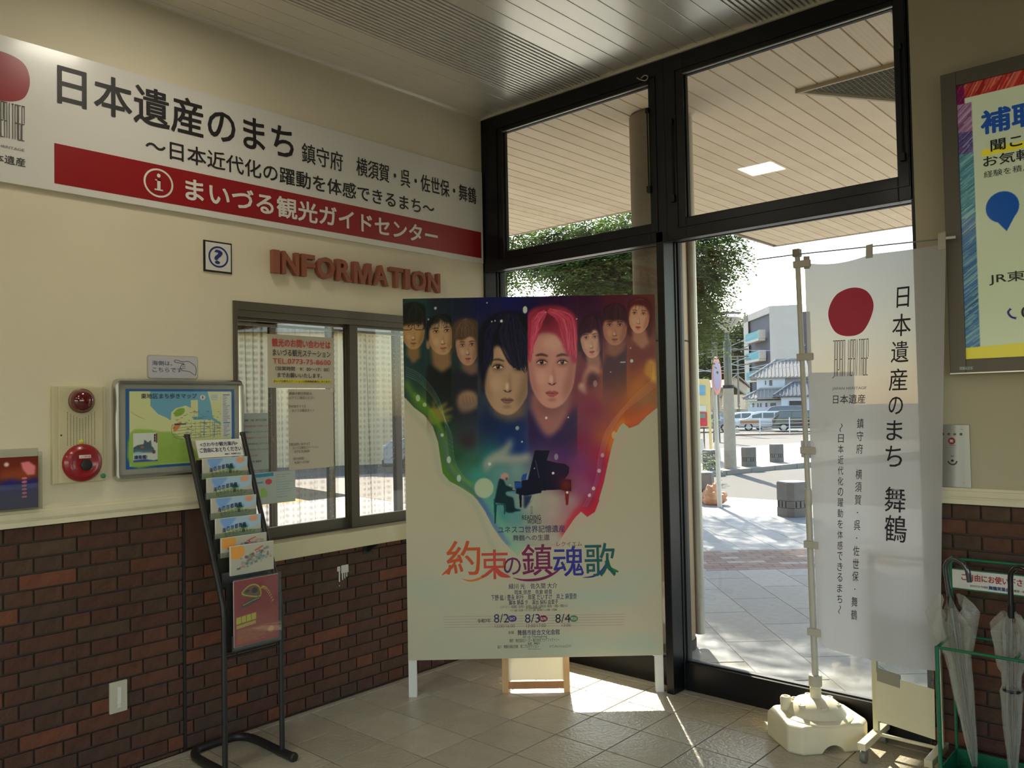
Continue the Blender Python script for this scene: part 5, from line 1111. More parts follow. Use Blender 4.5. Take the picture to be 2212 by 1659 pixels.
# ------------------------------------------------------------------ banner on its pole
POLE = mat('grey_pole', (196, 192, 178), .4, var=.04, scale=20); CLOTHW = mat('white_banner_cloth', (208, 206, 206), .8, trans=.42, alpha=.95, bump=.1, bscale=300)
def bn_sh(u): return float(np.interp(u, [2.27, 2.43, 2.55, 2.72, 2.90], [-.010, .040, .052, .060, .046]))
def BN(u, v, n=0.):
    z = v; a = (u-2.272)/.625; d = 2.29-z
    wv = .012*math.sin(a*9+.6)*min(d*2.2, 1)+.010*math.sin(a*4.2+z*1.3)*min(d, 1)+.006*math.sin(a*17+z*2)*min(d, 1)*a
    sag = -.012*math.sin(PI*min(max(a*2 % 1, 0), 1))*max(0, 1-d*6)
    return V((u-bn_sh(u)*d, -.125-wv-n, z+sag+.03*(a-.5)*0))
def bn_bottom(a): return .478-.045*a-.02*math.sin(a*PI)
t = thing('heritage_banner', 'tall white cloth banner with red disc and vertical black Japanese writing', 'banner', (2.5, -.125, .42))
mb = MB(); NU, NV = 70, 90; vs = []; fs = []
for i in range(NU+1):
    a = i/NU; zb = bn_bottom(a)
    for j in range(NV+1): b = j/NV; vs.append(BN(2.272+.625*a, zb+(2.29-.01*math.sin(a*2*PI)-zb)*b))
for i in range(NU):
    for j in range(NV): q = i*(NV+1)+j; fs.append((q, q+NV+1, q+NV+2, q+1))
mb.add(vs, fs); mb.build('banner_cloth', CLOTHW, t, True)
LOOP = mat('banner_loop', (190, 184, 170), .8)
def loop(u, v, w_, h_): mb = MB(); mb.add([BN(u, v, .003), BN(u+w_, v, .003), BN(u+w_, v+h_, .003), BN(u, v+h_, .003), BN(u, v, -.004), BN(u+w_, v, -.004), BN(u+w_, v+h_, -.004), BN(u, v+h_, -.004)], [(0, 1, 2, 3), (7, 6, 5, 4), (0, 4, 5, 1), (1, 5, 6, 2), (2, 6, 7, 3), (3, 7, 4, 0)]); mb.build('tie_loop', LOOP, t)
loop(2.268, 2.262, .028, .062); loop(2.560, 2.275, .03, .062); loop(2.865, 2.27, .03, .075)
for z in (2.285, 1.835, 1.385, .935, .52):
    px = 2.241+(2.345-z)*.0095; mb = MB(); mb.cbox(px-.018, 2.305+.01*(2.3-z)*0, -.150, -.128, z-.017, z+.017, .003); mb.build('pole_tab', LOOP, t)
BRD = mat('banner_red', (206, 40, 72), .75, trans=.45, alpha=.97); BIK = mat('banner_ink', (38, 30, 40), .7)
cx, cz = 2.494, 2.035; pts = catmull([(cx+.104, cz+.01), (cx+.075, cz+.085), (cx+.005, cz+.112), (cx-.07, cz+.082), (cx-.106, cz), (cx-.075, cz-.085), (cx-.01, cz-.114), (cx+.06, cz-.092)], 8)
for nn_ in (.002,):
    mb = MB(); c0 = BN(cx, cz, nn_); rings = 7; vs = [c0]; fs = []; N_ = len(pts)
    for r in range(1, rings+1):
        for q in pts: vs.append(BN(cx+(q[0]-cx)*r/rings, cz+(q[1]-cz)*r/rings, nn_))
    for k in range(N_): fs.append((0, 1+k, 1+(k+1) % N_))
    for r in range(rings-1):
        for k in range(N_): a = 1+r*N_; fs.append((a+k, a+(k+1) % N_, a+N_+(k+1) % N_, a+N_+k))
    mb.add(vs, fs); mb.build('red_disc', BRD, t, True)
tall_logo('JAPAN HERITAGE', BIK, t, BN, (2.412, 1.735, 2.578, 1.905)); mb = MB()
text('JAPAN HERITAGE', mat('banner_grey', (120, 108, 112), .7), t, BN, (2.412, 1.668, 2.570, 1.684), .004, off=.002); text('日本遺産', BIK, t, BN, (2.416, 1.606, 2.566, 1.648), .004, off=.002)
for ch, z0, z1 in [('日', 2.070, 2.125), ('本', 1.985, 2.045), ('遺', 1.900, 1.968), ('産', 1.815, 1.885), ('の', 1.735, 1.785), ('ま', 1.655, 1.705), ('ち', 1.570, 1.622), ('舞', 1.150, 1.225), ('鶴', 1.065, 1.135)]: pass
def bz(px, py): return at(px, py, 1, -.125)
zs = [(620, 664, '日'), (678, 726, '本'), (737, 783, '遺'), (796, 844, '産'), (857, 895, 'の'), (908, 951, 'ま'), (963, 1008, 'ち'), (1052, 1106, '舞'), (1113, 1170, '鶴')]
xs_ = [1951, 1948, 1944, 1940, 1935, 1932, 1930, 1932, 1933]
for (a, b, ch), xc in zip(zs, xs_):
    z1 = bz(xc, a).z; z0 = bz(xc, b).z; h = z1-z0; X = bz(xc, (a+b)/2).x
    u = X
    for _ in range(6): u = X+bn_sh(u)*(2.29-(z0+z1)/2)
    wd = h*(.62 if ch == '日' else .86)*.92; text(ch, BIK, t, BN, (u-wd/2, z0, u+wd/2, z1), .006, off=.002)
def vcol(s, px0, py0, px1, py1, wd):
    n_ = len(s)
    for k, ch in enumerate(s):
        if ch == '　': continue
        y0 = py0+(py1-py0)*k/n_; y1 = py0+(py1-py0)*(k+.78)/n_; xc = px0+(px1-px0)*(k+.4)/n_; z1 = bz(xc, y0).z; z0 = bz(xc, y1).z
        X = bz(xc, (y0+y1)/2).x; u = X
        for _ in range(6): u = X+bn_sh(u)*(2.29-(z0+z1)/2)
        if ch in '・': zc = (z0+z1)/2; text('・', BIK, t, BN, (u-.003, zc-.003, u+.003, zc+.003), .0, off=.002)
        elif ch == '～':
            mb = MB(); vs = []; fs = []
            for j in range(9):
                zz = z1+(z0-z1)*j/8; uu = u+.005*math.sin(j/8*2*PI); vs += [BN(uu-.0018, zz, .002), BN(uu+.0018, zz, .002)]
            for j in range(8): fs.append((2*j, 2*j+1, 2*j+3, 2*j+2))
            mb.add(vs, fs); mb.build('lettering', BIK, t)
        else: text(ch, BIK, t, BN, (u-wd/2, z0, u+wd/2, z1), .003, off=.002)
vcol('鎮守府　横須賀・呉・佐世保・舞鶴', 1856, 904, 1844, 1345, .030); vcol('～日本近代化の躍動を体感できるまち～', 1817, 915, 1815, 1330, .026)
for u0, v0, s in ((2.285, .50, .5),): pass
t = thing('banner_pole', 'slim grey plastic pole with cross arm carrying the white banner', 'pole', (2.262, -.12, .2))
mb = MB().tube([(2.2625, -.118, .235), (2.254, -.12, 1.2)], .0155, 14); mb.build('lower_tube', POLE, t, True); MB().tube([(2.2545, -.12, 1.17), (2.241, -.135, 2.352)], .0125, 14).build('upper_tube', POLE, t, True)
MB().tube([(2.2555, -.12, 1.12), (2.255, -.12, 1.13), (2.2545, -.12, 1.19), (2.254, -.12, 1.20)], [.0155, .019, .019, .0135], 14).build('joint_collar', POLE, t, True)
MB().cbox(2.224, 2.258, -.156, -.118, 2.322, 2.360, .004).build('top_holder', mat('grey_cap', (140, 134, 120), .5), t)
MB().tube([dep(1635, 561, 4.02), (2.241, -.142, 2.334), dep(2046, 515, 3.60)], .0032, 8).build('cross_arm', mat('thin_arm', (130, 134, 140), .4), t, True)
MB().tube([dep(2028, 516, 3.60), dep(2064, 512, 3.56)], .006, 8).build('arm_tip', WHITE, t, True)
# base tank filled with water
TANK = mat('ivory_plastic', (228, 218, 186), .5, var=.06, scale=7, bump=.15, bscale=30)
bc = V((2.262, -.120, 0)); t = thing('water_tank_weight', 'heavy ivory plastic water tank base under the banner pole', 'weight', bc)
mb = MB(); ang = YAW+math.radians(8)
def oct_(w_, d_, c): return [(-w_+c, -d_), (w_-c, -d_), (w_, -d_+c), (w_, d_-c), (w_-c, d_), (-w_+c, d_), (-w_, d_-c), (-w_, -d_+c)]
def rotp(p, z): return (bc.x+p[0]*math.cos(ang)-p[1]*math.sin(ang), bc.y+p[0]*math.sin(ang)+p[1]*math.cos(ang), z)
lev = [(.196, .150, .05, .0), (.200, .154, .05, .012), (.200, .154, .05, .115), (.192, .146, .05, .128), (.160, .125, .06, .132)]
vs = []; fs = []
for (w_, d_, c, z) in lev: vs += [rotp(q, z) for q in oct_(w_, d_, c)]
for i in range(len(lev)-1):
    for k in range(8): fs.append((i*8+k, i*8+(k+1) % 8, (i+1)*8+(k+1) % 8, (i+1)*8+k))
fs.append(tuple(range(7, -1, -1))); fs.append(tuple(range((len(lev)-1)*8, len(lev)*8)))
mb.add(vs, fs); o = mb.build('tank_body', TANK, t, bevel=.012)
cut = MB().tube([rotp((0.0, -.3), -.022), rotp((0.0, .3), -.022)], .062, 24).mesh('cut'); co_ = bpy.data.objects.new('cut', cut); COL.objects.link(co_); cut.transform(Matrix.Translation(-bc)); co_.location = bc
bo = o.modifiers.new('foot_arch', 'BOOLEAN'); bo.object = co_; bo.operation = 'DIFFERENCE'; bo.solver = 'EXACT'
bpy.context.view_layer.update(); me2 = bpy.data.meshes.new_from_object(o.evaluated_get(bpy.context.evaluated_depsgraph_get())); o.modifiers.clear(); o.data = me2; bpy.data.objects.remove(co_)
MB().lathe([(.165, .128), (.165, .134), (.150, .142), (.136, .142), (.130, .150), (.118, .170), (.095, .190), (.060, .203), (.036, .207), (.005, .208)], bc, 48).build('tank_dome', TANK, t, True)
for k in range(6):
    a = ang+k*PI/3+.4; MB().lathe([(.016, 0), (.016, .010), (.010, .010), (.010, .004), (.002, .004)], (bc.x+.098*math.cos(a), bc.y+.098*math.sin(a), .180), 16).build('dimple', mat('ivory_shadowed_plug', (206, 198, 176), .55), t)
MB().lathe([(.026, .13), (.026, .195), (.021, .202), (.012, .202), (.012, .196), (.002, .196)], rotp((-.125, .055), 0), 24).build('filler_cap', TANK, t, True)
MB().lathe([(.026, .200), (.026, .25), (.023, .252), (.023, .30), (.012, .302)], bc, 24).build('pole_socket', TANK, t, True)
prof = [(.030, .262), (.031, .266), (.031, .306), (.028, .312), (.011, .313)]; MB().lathe(prof, bc, 20).build('lock_nut', mat('grey_plastic_nut', (186, 180, 162), .45), t)

# ------------------------------------------------------------------ white trolley stand behind the banner
CW_ = mat('cream_enamel', (222, 212, 176), .35, var=.03, scale=6)
t = thing('sign_trolley', 'cream metal sign stand on castors with clear sleeve, half behind the banner', 'sign stand', (2.66, .0, 0))
LX0, LX1, YY = 2.515, 2.79, -.05
for x, nm in ((LX0, 'l'), (LX1, 'r')):
    MB().cbox(x-.012, x+.012, YY-.010, YY+.014, .085, .93, .002).build('upright', CW_, t)
    MB().cbox(x-.017, x+.017, -.25, .085, .060, .092, .003).build('foot_bar', CW_, t)
    for y in (-.22, .055):
        w_ = MB().lathe([(.004, -.012), (.026, -.012), (.028, -.006), (.028, .006), (.026, .012), (.004, .012)], (x, y, .028), 20, 'X').build('castor_wheel', mat('castor_grey', (120, 120, 112), .5), t, True); MB().tube([(x, y, .028), (x, y, .062)], .008, 8).build('castor_stem', ALU, t)
for z in (.075, .90): MB().tube([(LX0, YY, z), (LX1, YY, z)], .008, 10).build('cross_bar', CW_, t, True)
mb = MB(); mb.obox((LX0+.012, YY-.035, .150), (LX1-LX0-.022, -.012, -.022), (0, .012, .215), (0, -.003, 0)); mb.build('tray_plate', CW_, t)
mb = MB(); mb.obox((LX0+.014, YY-.026, .20), (LX1-LX0-.026, -.012, -.018), (0, .018, .46), (0, -.0012, 0)); mb.build('clear_sleeve', glass('soft_sleeve', (240, 242, 240), 1.45, .10), t)
mb = MB(); mb.obox((LX0+.020, YY-.020, .33), (.10, -.004, -.012), (0, .004, .055), (0, -.012, 0)); mb.build('folded_card', mat('grey_card', (150, 142, 124), .7), t)

# ------------------------------------------------------------------ umbrella stand
GRN = mat('green_enamel', (20, 110, 74), .4, bump=.3, bscale=200)
GX0, GX1, GYb, GYf = 2.862, 3.42, -.085, -.335
t = thing('umbrella_stand', 'green wire umbrella stand against the right brick wall, sign on its back', 'umbrella stand', (3.14, -.2, 0))
MB().tube(catmull([(GX0, GYb, .03), (GX0, GYb, .5), (GX0, GYb, .90), (GX0+.012, GYb, .922), (GX0+.05, GYb, .926), (GX1-.05, GYb, .926), (GX1-.012, GYb, .922), (GX1, GYb, .90), (GX1, GYb, .5), (GX1, GYb, .03)], 4, False), .0065, 10).build('back_hoop', GRN, t, True)
for x in (GX0, GX1): MB().tube([(x, GYf, .0), (x, GYf, .602)], .008, 10).build('front_post', GRN, t, True)
for x in (GX0, GX1): MB().tube([(x, GYb, .0), (x, GYb, .05)], .008, 10).build('back_foot', GRN, t, True)
for (a, b, z) in [((GX0, GYf), (GX1, GYf), .598), ((GX0, GYf), (GX0, GYb), .598), ((GX1, GYf), (GX1, GYb), .598), ((GX0, GYb), (GX1, GYb), .598), ((3.14, GYf), (3.14, GYb), .598)]: MB().tube([(a[0], a[1], z), (b[0], b[1], z)], .0062, 10).build('top_rail', GRN, t, True)
mb = MB(); mb.box(GX0, GX1, GYf, GYb, .035, .04); mb.box(GX0, GX1, GYf-.003, GYf+.003, .035, .11); mb.box(GX0, GX1, GYb-.003, GYb+.003, .035, .11); mb.box(GX0-.003, GX0+.003, GYf, GYb, .035, .11); mb.box(GX1-.003, GX1+.003, GYf, GYb, .035, .11); mb.build('drip_tray', GRN, t)
for (z0, z1) in ((.797, .802), (.881, .886)): box('sign_edge', GRN, t, GX0+.004, GX1-.004, GYb-.008, GYb-.001, z0, z1)
box('sign_plate', PANEL, t, GX0+.006, GX1-.006, GYb-.006, GYb-.002, .802, .881)
UF = RWy(GYb-.0065); text('ご自由にお使い下さい。', INKR, t, UF, (2.905, .838, 3.17, .868), .03)
text('おかげさまで30周年', INK, t, UF, (2.937, .813, 3.005, .823), .01); text('舞鶴実業会', INKB, t, UF, (3.008, .810, 3.085, .826), .04); text('事業部一同', INK, t, UF, (3.09, .812, 3.14, .822), .01)
VIN = mat('clear_vinyl', (214, 214, 204), .2, alpha=.32, coat=.6, trans=.35)
def umbrella(label, p0, p1, hook_dir, hcol, fl, seed, grp='clear vinyl umbrellas in the stand', strap=False):
    """closed umbrella from tip p0 to the top of the shaft p1"""
    rs = np.random.RandomState(seed); p0, p1 = V(p0), V(p1); ax = (p1-p0).normalized(); L = (p1-p0).length
    t = thing('vinyl_umbrella', label, 'umbrella', p0, grp)
    s1 = ax.cross(V((0, 1, 0))).normalized(); s2 = ax.cross(s1)
    MB().tube([p0, p0+ax*.05], [.004, .008], 10).build('ferrule', mat('black_tip', (18, 18, 20), .4), t, True)
    MB().tube([p0+ax*.05, p1], .005, 8).build('shaft', STEEL, t, True)
    H = mat(hcol[0], hcol[1], .15, coat=1.)
    hd = V(hook_dir).normalized(); top = p1+ax*.10; R = .045
    pts = [p1-ax*.05, p1, p1+ax*.05, top]+[top+hd*R*(1-math.cos(a))+ax*R*1.1*math.sin(a) for a in np.linspace(.25, PI*1.02, 11)]+[top+hd*2*R-ax*.035]
    MB().tube(pts, [.009, .0105]+[.0105]*(len(pts)-2), 14).build('handle', H, t, True); MB().tube([p1-ax*.06, p1-ax*.01], .012, 12).build('runner', mat('black_tip', (18, 18, 20), .4), t, True)
    # folded canopy: pleated cone, skirt loose at the top
    mb = MB(); NA, NL = 48, 26; vs = []; fs = []
    cl = L-.10
    for j in range(NL+1):
        b = j/NL; r = .009+.040*b**.75+(.034*max(0, (b-.70)/.30)**.7*fl); r *= (1-.55*max(0, (b-.93)/.07))
        if strap and abs(b-.62) < .05: r *= .75
        for i in range(NA):
            a = 2*PI*i/NA; pl = 1+.38*math.sin(8*a+2.2*b+seed)*(.4+.6*b)+.10*math.sin(19*a+9*b)
            rr = r*pl; ll_ = .045+cl*b+(.05*math.sin(4*a+seed)*fl*max(0, b-.8)/.2 if b > .8 else 0)
            vs.append(p0+ax*ll_+(s1*math.cos(a+.5*b)+s2*math.sin(a+.5*b))*rr)
    for j in range(NL):
        for i in range(NA): fs.append((j*NA+i, j*NA+(i+1) % NA, (j+1)*NA+(i+1) % NA, (j+1)*NA+i))
    mb.add(vs, fs); mb.build('folded_canopy', VIN, t, True)
    for k in range(8):
        a = 2*PI*k/8; MB().tube([p0+ax*.05, p0+ax*(cl*.5)+(s1*math.cos(a)+s2*math.sin(a))*.018, p0+ax*(cl*.96)+(s1*math.cos(a)+s2*math.sin(a))*.022], .0012, 5).build('rib', STEEL, t)
    if strap: MB().tube([p0+ax*(cl*.62)+(s1*math.cos(a)+s2*math.sin(a))*.030 for a in np.linspace(0, 2*PI, 17)], .006, 6).build('strap', mat('black_tip', (18, 18, 20), .4), t, True)
    return t
umbrella('clear vinyl umbrella with smoky curved handle hooked left in the green stand', (2.958, -.19, .045), (2.885, -.215, .80), (1, -.15, -.05), ('smoky_handle', (58, 58, 60)), 1.1, 2)
umbrella('clear vinyl umbrella with solid black handle and strap at the right picture edge', (3.10, -.23, .045), (3.118, -.25, .80), (1, -.5, 0), ('black_handle', (16, 17, 20)), .35, 5, strap=True)

# ------------------------------------------------------------------ smoke vent switch plate
t = thing('smoke_vent_switch', 'brushed steel smoke vent switch plate with red button on the right wall', 'switch plate', (2.846, -.0, 1.226))
MB().cbox(2.757, 2.935, -.006, .002, 1.226, 1.504, .0015).build('steel_plate', STEEL, t)
SF = RWy(-.0065)
for k, ch in enumerate('排煙装置'): text(ch, INK, t, SF, (2.822+k*.0245, 1.457, 2.834+k*.0245, 1.467), .02)
MB().lathe([(.0145, 0), (.0145, -.004), (.012, -.006), (.002, -.0055)], (2.864, -.006, 1.432), 24, 'Y').build('red_button', REDP, t, True); text('開', WINK, t, RWy(-.0115), (2.858, 1.426, 2.870, 1.438), .02)
text('手動開放装置', INKR, t, SF, (2.850, 1.411, 2.880, 1.415)); text('復旧するときはハンドルを回してください', GREYI, t, SF, (2.836, 1.401, 2.888, 1.405)); text('復旧', INK, t, SF, (2.858, 1.362, 2.870, 1.368), .02)
MB().lathe([(.0125, 0), (.0125, -.004), (.006, -.004), (.006, -.001), (.001, -.001)], (2.864, -.006, 1.345), 24, 'Y').build('crank_socket', STEEL, t, True); MB().lathe([(.0055, 0), (.0055, -.0045), (.001, -.0045)], (2.864, -.006, 1.345), 14, 'Y').build('socket_hole', INK, t)
mb = MB()
for k in range(14):
    a0 = math.radians(188+k*12); a1 = math.radians(188+k*12+10.5); q = lambda r, a: (2.864+r*math.cos(a), -.0066, 1.345+r*math.sin(a)); mb.add([q(.0205, a0), q(.0205, a1), q(.0145, a1), q(.0145, a0)], [(0, 1, 2, 3)])
mb.build('dial_mark', INK, t)
for x in (2.782, 2.908):
    for z in (1.250, 1.484): MB().lathe([(.004, 0), (.004, -.002), (.001, -.003)], (x, -.006, z), 10, 'Y').build('screw', ALU, t)

# ------------------------------------------------------------------ backlit advertisement
t = thing('backlit_advert', 'backlit hearing aid advertisement with crayon border in a bronze frame, right edge', 'light box', (3.46, -.04, 1.727))
AX0, AX1, AZ0, AZ1, AY = 2.885, 4.02, 1.727, 3.046, -.08
BRF = mat('bronze_box', (104, 98, 88), .42, .35)
mb = MB()
for q in [(AX0, AX0+.062, AZ0, AZ1), (AX1-.062, AX1, AZ0, AZ1), (AX0+.062, AX1-.062, AZ0, AZ0+.062), (AX0+.062, AX1-.062, AZ1-.062, AZ1)]: mb.box(q[0], q[1], AY, -.0, q[2], q[3])
mb.build('box_frame', BRF, t, bevel=.003); box('frame_lip', ALU, t, AX0, AX1, AY-.002, AY+.002, AZ0-.001, AZ0+.004)
ax0, ax1, az0, az1 = AX0+.062, AX1-.062, AZ0+.062, AZ1-.062
C = Canvas(420, 500, lambda x, z: ((x-ax0)/(ax1-ax0)*420, (az1-z)/(az1-az0)*500), 2, base=(202, 212, 176))
def crayon(x0, x1, z0, z1, col, col2, n, ang_):
    C.poly([(x0, z0), (x1, z0), (x1, z1), (x0, z1)], col); C.setclip([(x0, z0), (x1, z0), (x1, z1), (x0, z1)])
    for k in range(n):
        x = RNG.uniform(x0-.1, x1); z = RNG.uniform(z0-.05, z1); L_ = RNG.uniform(.05, .16); C.line([(x, z), (x+L_*math.cos(ang_), z+L_*math.sin(ang_))], RNG.uniform(.001, .005), col2 if k % 3 else tuple(q*.7 for q in col), RNG.uniform(.3, .8))
    C.setclip(None)
crayon(ax0, ax1, az1-.062, az1, (176, 44, 38), (210, 130, 100), 500, 1.05); crayon(ax0, ax0+.030, az1-.085, az1, (112, 22, 70), (150, 60, 90), 40, 1.05)
crayon(ax0, ax0+.056, 2.775, az1-.085, (140, 96, 130), (190, 160, 180), 90, .75); crayon(ax0, ax0+.056, 2.680, 2.775, (92, 76, 124), (150, 150, 180), 70, .75)
crayon(ax0, ax0+.058, 2.40, 2.680, (84, 142, 152), (150, 190, 180), 150, .6); crayon(ax0, ax0+.056, az0+.05, 2.40, (70, 116, 156), (150, 180, 170), 240, .65)
crayon(ax1-.05, ax1, az0, az1, (70, 116, 156), (150, 180, 170), 240, .65)
C.poly([(ax0, az0), (ax1, az0), (ax1, az0+.064), (ax0+.2, az0+.058), (ax0, az0+.05)], (222, 208, 60)); C.line([(ax0+.10, 2.668), (ax0+.45, 2.676)], .030, (236, 222, 60)); C.ell(ax0+.10, 2.668, .015, .015, (236, 222, 60))
C.ell(3.105, 2.425, .062, .066, (20, 84, 166)); C.poly([(3.08, 2.37), (3.118, 2.32), (3.15, 2.38)], (20, 84, 166), 1, 0)
C.build('backlit_print', t, RWy(AY+.012), ax0, az0, ax1, az1, 1.0, .0, .25, .3, emit=.13)
ADB = mat('advert_blue', (16, 78, 160), .3, emit=.12); ADK = mat('advert_black', (22, 24, 22), .3); AF = RWy(AY+.0105)
text('補聴', ADB, t, AF, (3.038, 2.748, 3.262, 2.846), .05); text('聞こ', ADK, t, AF, (3.070, 2.668, 3.185, 2.715), .03); text('お気軽', ADK, t, AF, (3.040, 2.606, 3.222, 2.652), .02); text('経験を積ん', ADK, t, AF, (3.040, 2.560, 3.216, 2.588), .002)
text('JR東', ADK, t, AF, (3.046, 2.098, 3.178, 2.148), .012); text('0', ADK, t, AF, (3.160, 1.95, 3.192, 1.995), .03)
mb = MB(); mb.tube(catmull([(3.122, AY+.010, 1.992), (3.112, AY+.010, 1.978), (3.122, AY+.010, 1.958), (3.140, AY+.010, 1.950)], 5, False), [.007]+[.004]*14+[.007], 8); mb.build('phone_mark', mat('advert_violet', (70, 60, 160), .3), t)
box('number_strip', mat('pale_strip', (176, 190, 186), .5), t, 2.923, 2.975, AY-.0012, AY-.0002, 1.744, 1.756)
text('7021', mat('strip_ink', (60, 84, 110), .5), t, RWy(AY-.0015), (2.941, 1.746, 2.974, 1.755), .01); text('jca', MATS['strip_ink'], t, RWy(AY-.0015), (2.925, 1.746, 2.937, 1.753), .0)
# ================================================================== outside
CONC = mat('pale_concrete', (170, 164, 152), .85, var=.08, scale=4, bump=.3, bscale=40)
ASPH = mat('asphalt', (104, 101, 97), .92, var=.10, scale=30, bump=.5, bscale=120)
PAVE = mat('paving_granite', (160, 164, 168), .72, var=.10, scale=14, bump=.3, bscale=90, obvar=[(160, 164, 168), (152, 156, 160), (166, 169, 172), (156, 159, 161)])
PAVP = mat('pinkish_paver', (150, 128, 120), .8, var=.1, scale=20, obvar=[(146, 122, 114), (150, 130, 124), (140, 118, 112), (172, 166, 160), (148, 126, 118), (136, 114, 108)])
KERB = mat('kerb_concrete', (150, 144, 134), .85, var=.06, scale=8)
g = MB(); D1, D2 = V((.682, -.731, 0)), V((.731, .682, 0))          # axes of the diagonal paving
pv = box('pavement', mat('pavement_bed', (120, 116, 108), .9), None, -9, 9, .215, 9.2, -.30, -.012, org=ORIG); tag(pv, kind='structure')
PM = {}
def slab(s, q, L, Wd, m, name, gap=.006, h=.012):
    k = (round(L, 3), round(Wd, 3), name)
    if k not in PM:
        me = MB().cbox(-L/2+gap/2, L/2-gap/2, -Wd/2+gap/2, Wd/2-gap/2, -.012, 0, .002).mesh(name); me.materials.append(m); PM[k] = me
    o = bpy.data.objects.new(name, PM[k]); COL.objects.link(o); o.parent = pv; P = D1*s+D2*q; o.location = (P.x, P.y, 0); o.rotation_euler = (0, 0, math.atan2(D1.y, D1.x))
bandlo, bandhi = -3.50, -2.43       # s-range of the pinkish band (crossing the rows)
cnt = 0
for j in range(-6, 24):
    q = 1.60+.39*j-.195+.0
    off = (j*.37) % .8
    for i in range(-12, 6):
        s = i*.8+off
        if s > bandhi-.4+.0 and s-.8 < bandhi: pass
        a, b = s-.4, s+.4
        segs = []
        if b <= bandlo or a >= bandhi: segs = [(a, b)]
        else:
            if a < bandlo-.05: segs.append((a, bandlo))
            if b > bandhi+.05: segs.append((bandhi, b))
        for a, b in segs:
            P = D1*((a+b)/2)+D2*q
            r_ = (P-CAM); fw = r_.dot(_f)
            if P.y < .42 or P.y > 8.9 or fw < 1: continue
            X = 1106+FPX*r_.dot(_r)/fw
            if P.y < 9 and 1380 < X < 2350 and cnt < 290 and P.x < 6: slab((a+b)/2, q, b-a, .39, PAVE, 'paving_stone'); cnt += 1
for i in range(9):
    for j in range(-10, 40):
        s = bandlo+.119*(i+.5); q = 2.2+.2*j+(.1 if i % 2 else 0)
        P = D1*s+D2*q; r_ = P-CAM; fw = r_.dot(_f); X = 1106+FPX*r_.dot(_r)/fw
        if 1470 < X < 2200 and P.y > .5: slab(s, q, .119, .2, PAVP, 'paver', .005)
pf = box('paving_field', mat('paving_plain', (166, 166, 163), .75, var=.08, scale=3), pv, -9, 9, .22, 9.15, -.012, -.0035)
# road, kerbs, far ground
def gz(P):
    d = (P[1]+4); return -.10 if d < 20 else (-.10-.5*min((d-20)/28, 1))
mb = MB(); NX = 24; ys = [7.0, 9, 12, 16, 20, 26, 34, 44, 60, 90, 150, 300, 600]; vs = []; fs = []
for i, y in enumerate(ys):
    for k in range(NX+1): x = -240+k*480/NX; vs.append((x, y, gz((x, y)) if y < 70 else -.6))
for i in range(len(ys)-1):
    for k in range(NX): a = i*(NX+1)+k; fs.append((a, a+1, a+NX+2, a+NX+1))
mb.add(vs, fs); o = mb.build('road', ASPH, None, org=ORIG); tag(o, kind='structure')
k0, k1 = at(1519, 1097), at(1684, 1095); kd = V((at(1684, 1095).x-at(1570, 1077).x, at(1684, 1095).y-at(1570, 1077).y, 0)).normalized()
# near kerb line
mb = MB(); A_ = at(1500, 1068); B2_ = at(1690, 1097); dd = (B2_-A_).normalized(); nn_ = V((-dd.y, dd.x, 0))
# traffic island with the lamp, bollards
isl = MB(); i0, i1 = at(1500, 1022), at(1760, 996); dd = (i1-i0).normalized(); nn_ = V((-dd.y, dd.x, 0))
if nn_.dot(_f) < 0: nn_ = -nn_
isl.obox(i0-dd*8+V((0, 0, -.25)), dd*26, nn_*6.2, (0, 0, .25)); o = isl.build('traffic_island', mat('island_paving', (158, 150, 138), .85, var=.06, scale=6), None); tag(o, kind='structure')
kb = MB()
for k in range(26): kb.obox(i0-dd*8+dd*(k*1.0)+V((0, 0, -.2)), dd*.98, -nn_*.18, (0, 0, .205))
tag(kb.build('kerb', KERB, None), kind='structure')
wl2 = MB()
for (a, b, w_) in [((1480, 1040), (1760, 1003), .10), ((1560, 958), (1760, 962), .35), ((1560, 966), (1760, 969), .25)]:
    P, Q = at(*a, val=-.1), at(*b, val=-.1); d_ = (Q-P).normalized(); n_ = V((-d_.y, d_.x, 0)); P.z = gz(P)+.006; Q.z = gz(Q)+.006; wl2.add([P, Q, Q+n_*w_, P+n_*w_], [(0, 1, 2, 3)])
tag(wl2.build('road_marking', mat('road_white', (190, 188, 178), .8), None), kind='structure')

# porch roof with planked soffit
CZ = 3.60; SOF = mat('cream_soffit', (244, 222, 188), .6, var=.05, scale=3.0, obvar=[(244, 222, 188), (240, 218, 184), (248, 226, 194)]); SOFG = mat('brown_joint', (132, 98, 70), .8)
mb = MB(); mb.box(-12, -.56, .16, 2.98, CZ+.008, CZ+.35); mb.box(-.56, 9, .16, 5.92, CZ+.008, CZ+.35)
cn = mb.build('canopy', SOFG, None, org=ORIG); tag(cn, kind='structure')
mb = MB(); mb.box(-12, -.56, 2.975, 3.005, CZ-.012, CZ+.36); mb.box(-.585, -.56, 3.005, 5.95, CZ-.012, CZ+.36); mb.box(-.585, 9, 5.90, 5.95, CZ-.012, CZ+.36); mb.build('fascia', mat('canopy_fascia', (186, 172, 156), .6), cn)
SM = {}
x = 1.533-.1285*50
while x < 6:
    y1 = 2.975 if x+.06 < -.56 else 5.9
    if y1 not in SM:
        me = MB().cbox(.005, .1235, .165, y1, 0, .02, .003).mesh('soffit_plank'); me.materials.append(SOF); SM[y1] = me
    o = bpy.data.objects.new('soffit_plank', SM[y1]); COL.objects.link(o); o.parent = cn; o.location = (x, 0, CZ-.006); x += .1285
o = MB().box(-12, x-.1285*92, .165, 3.0, CZ-.004, CZ+.002); 
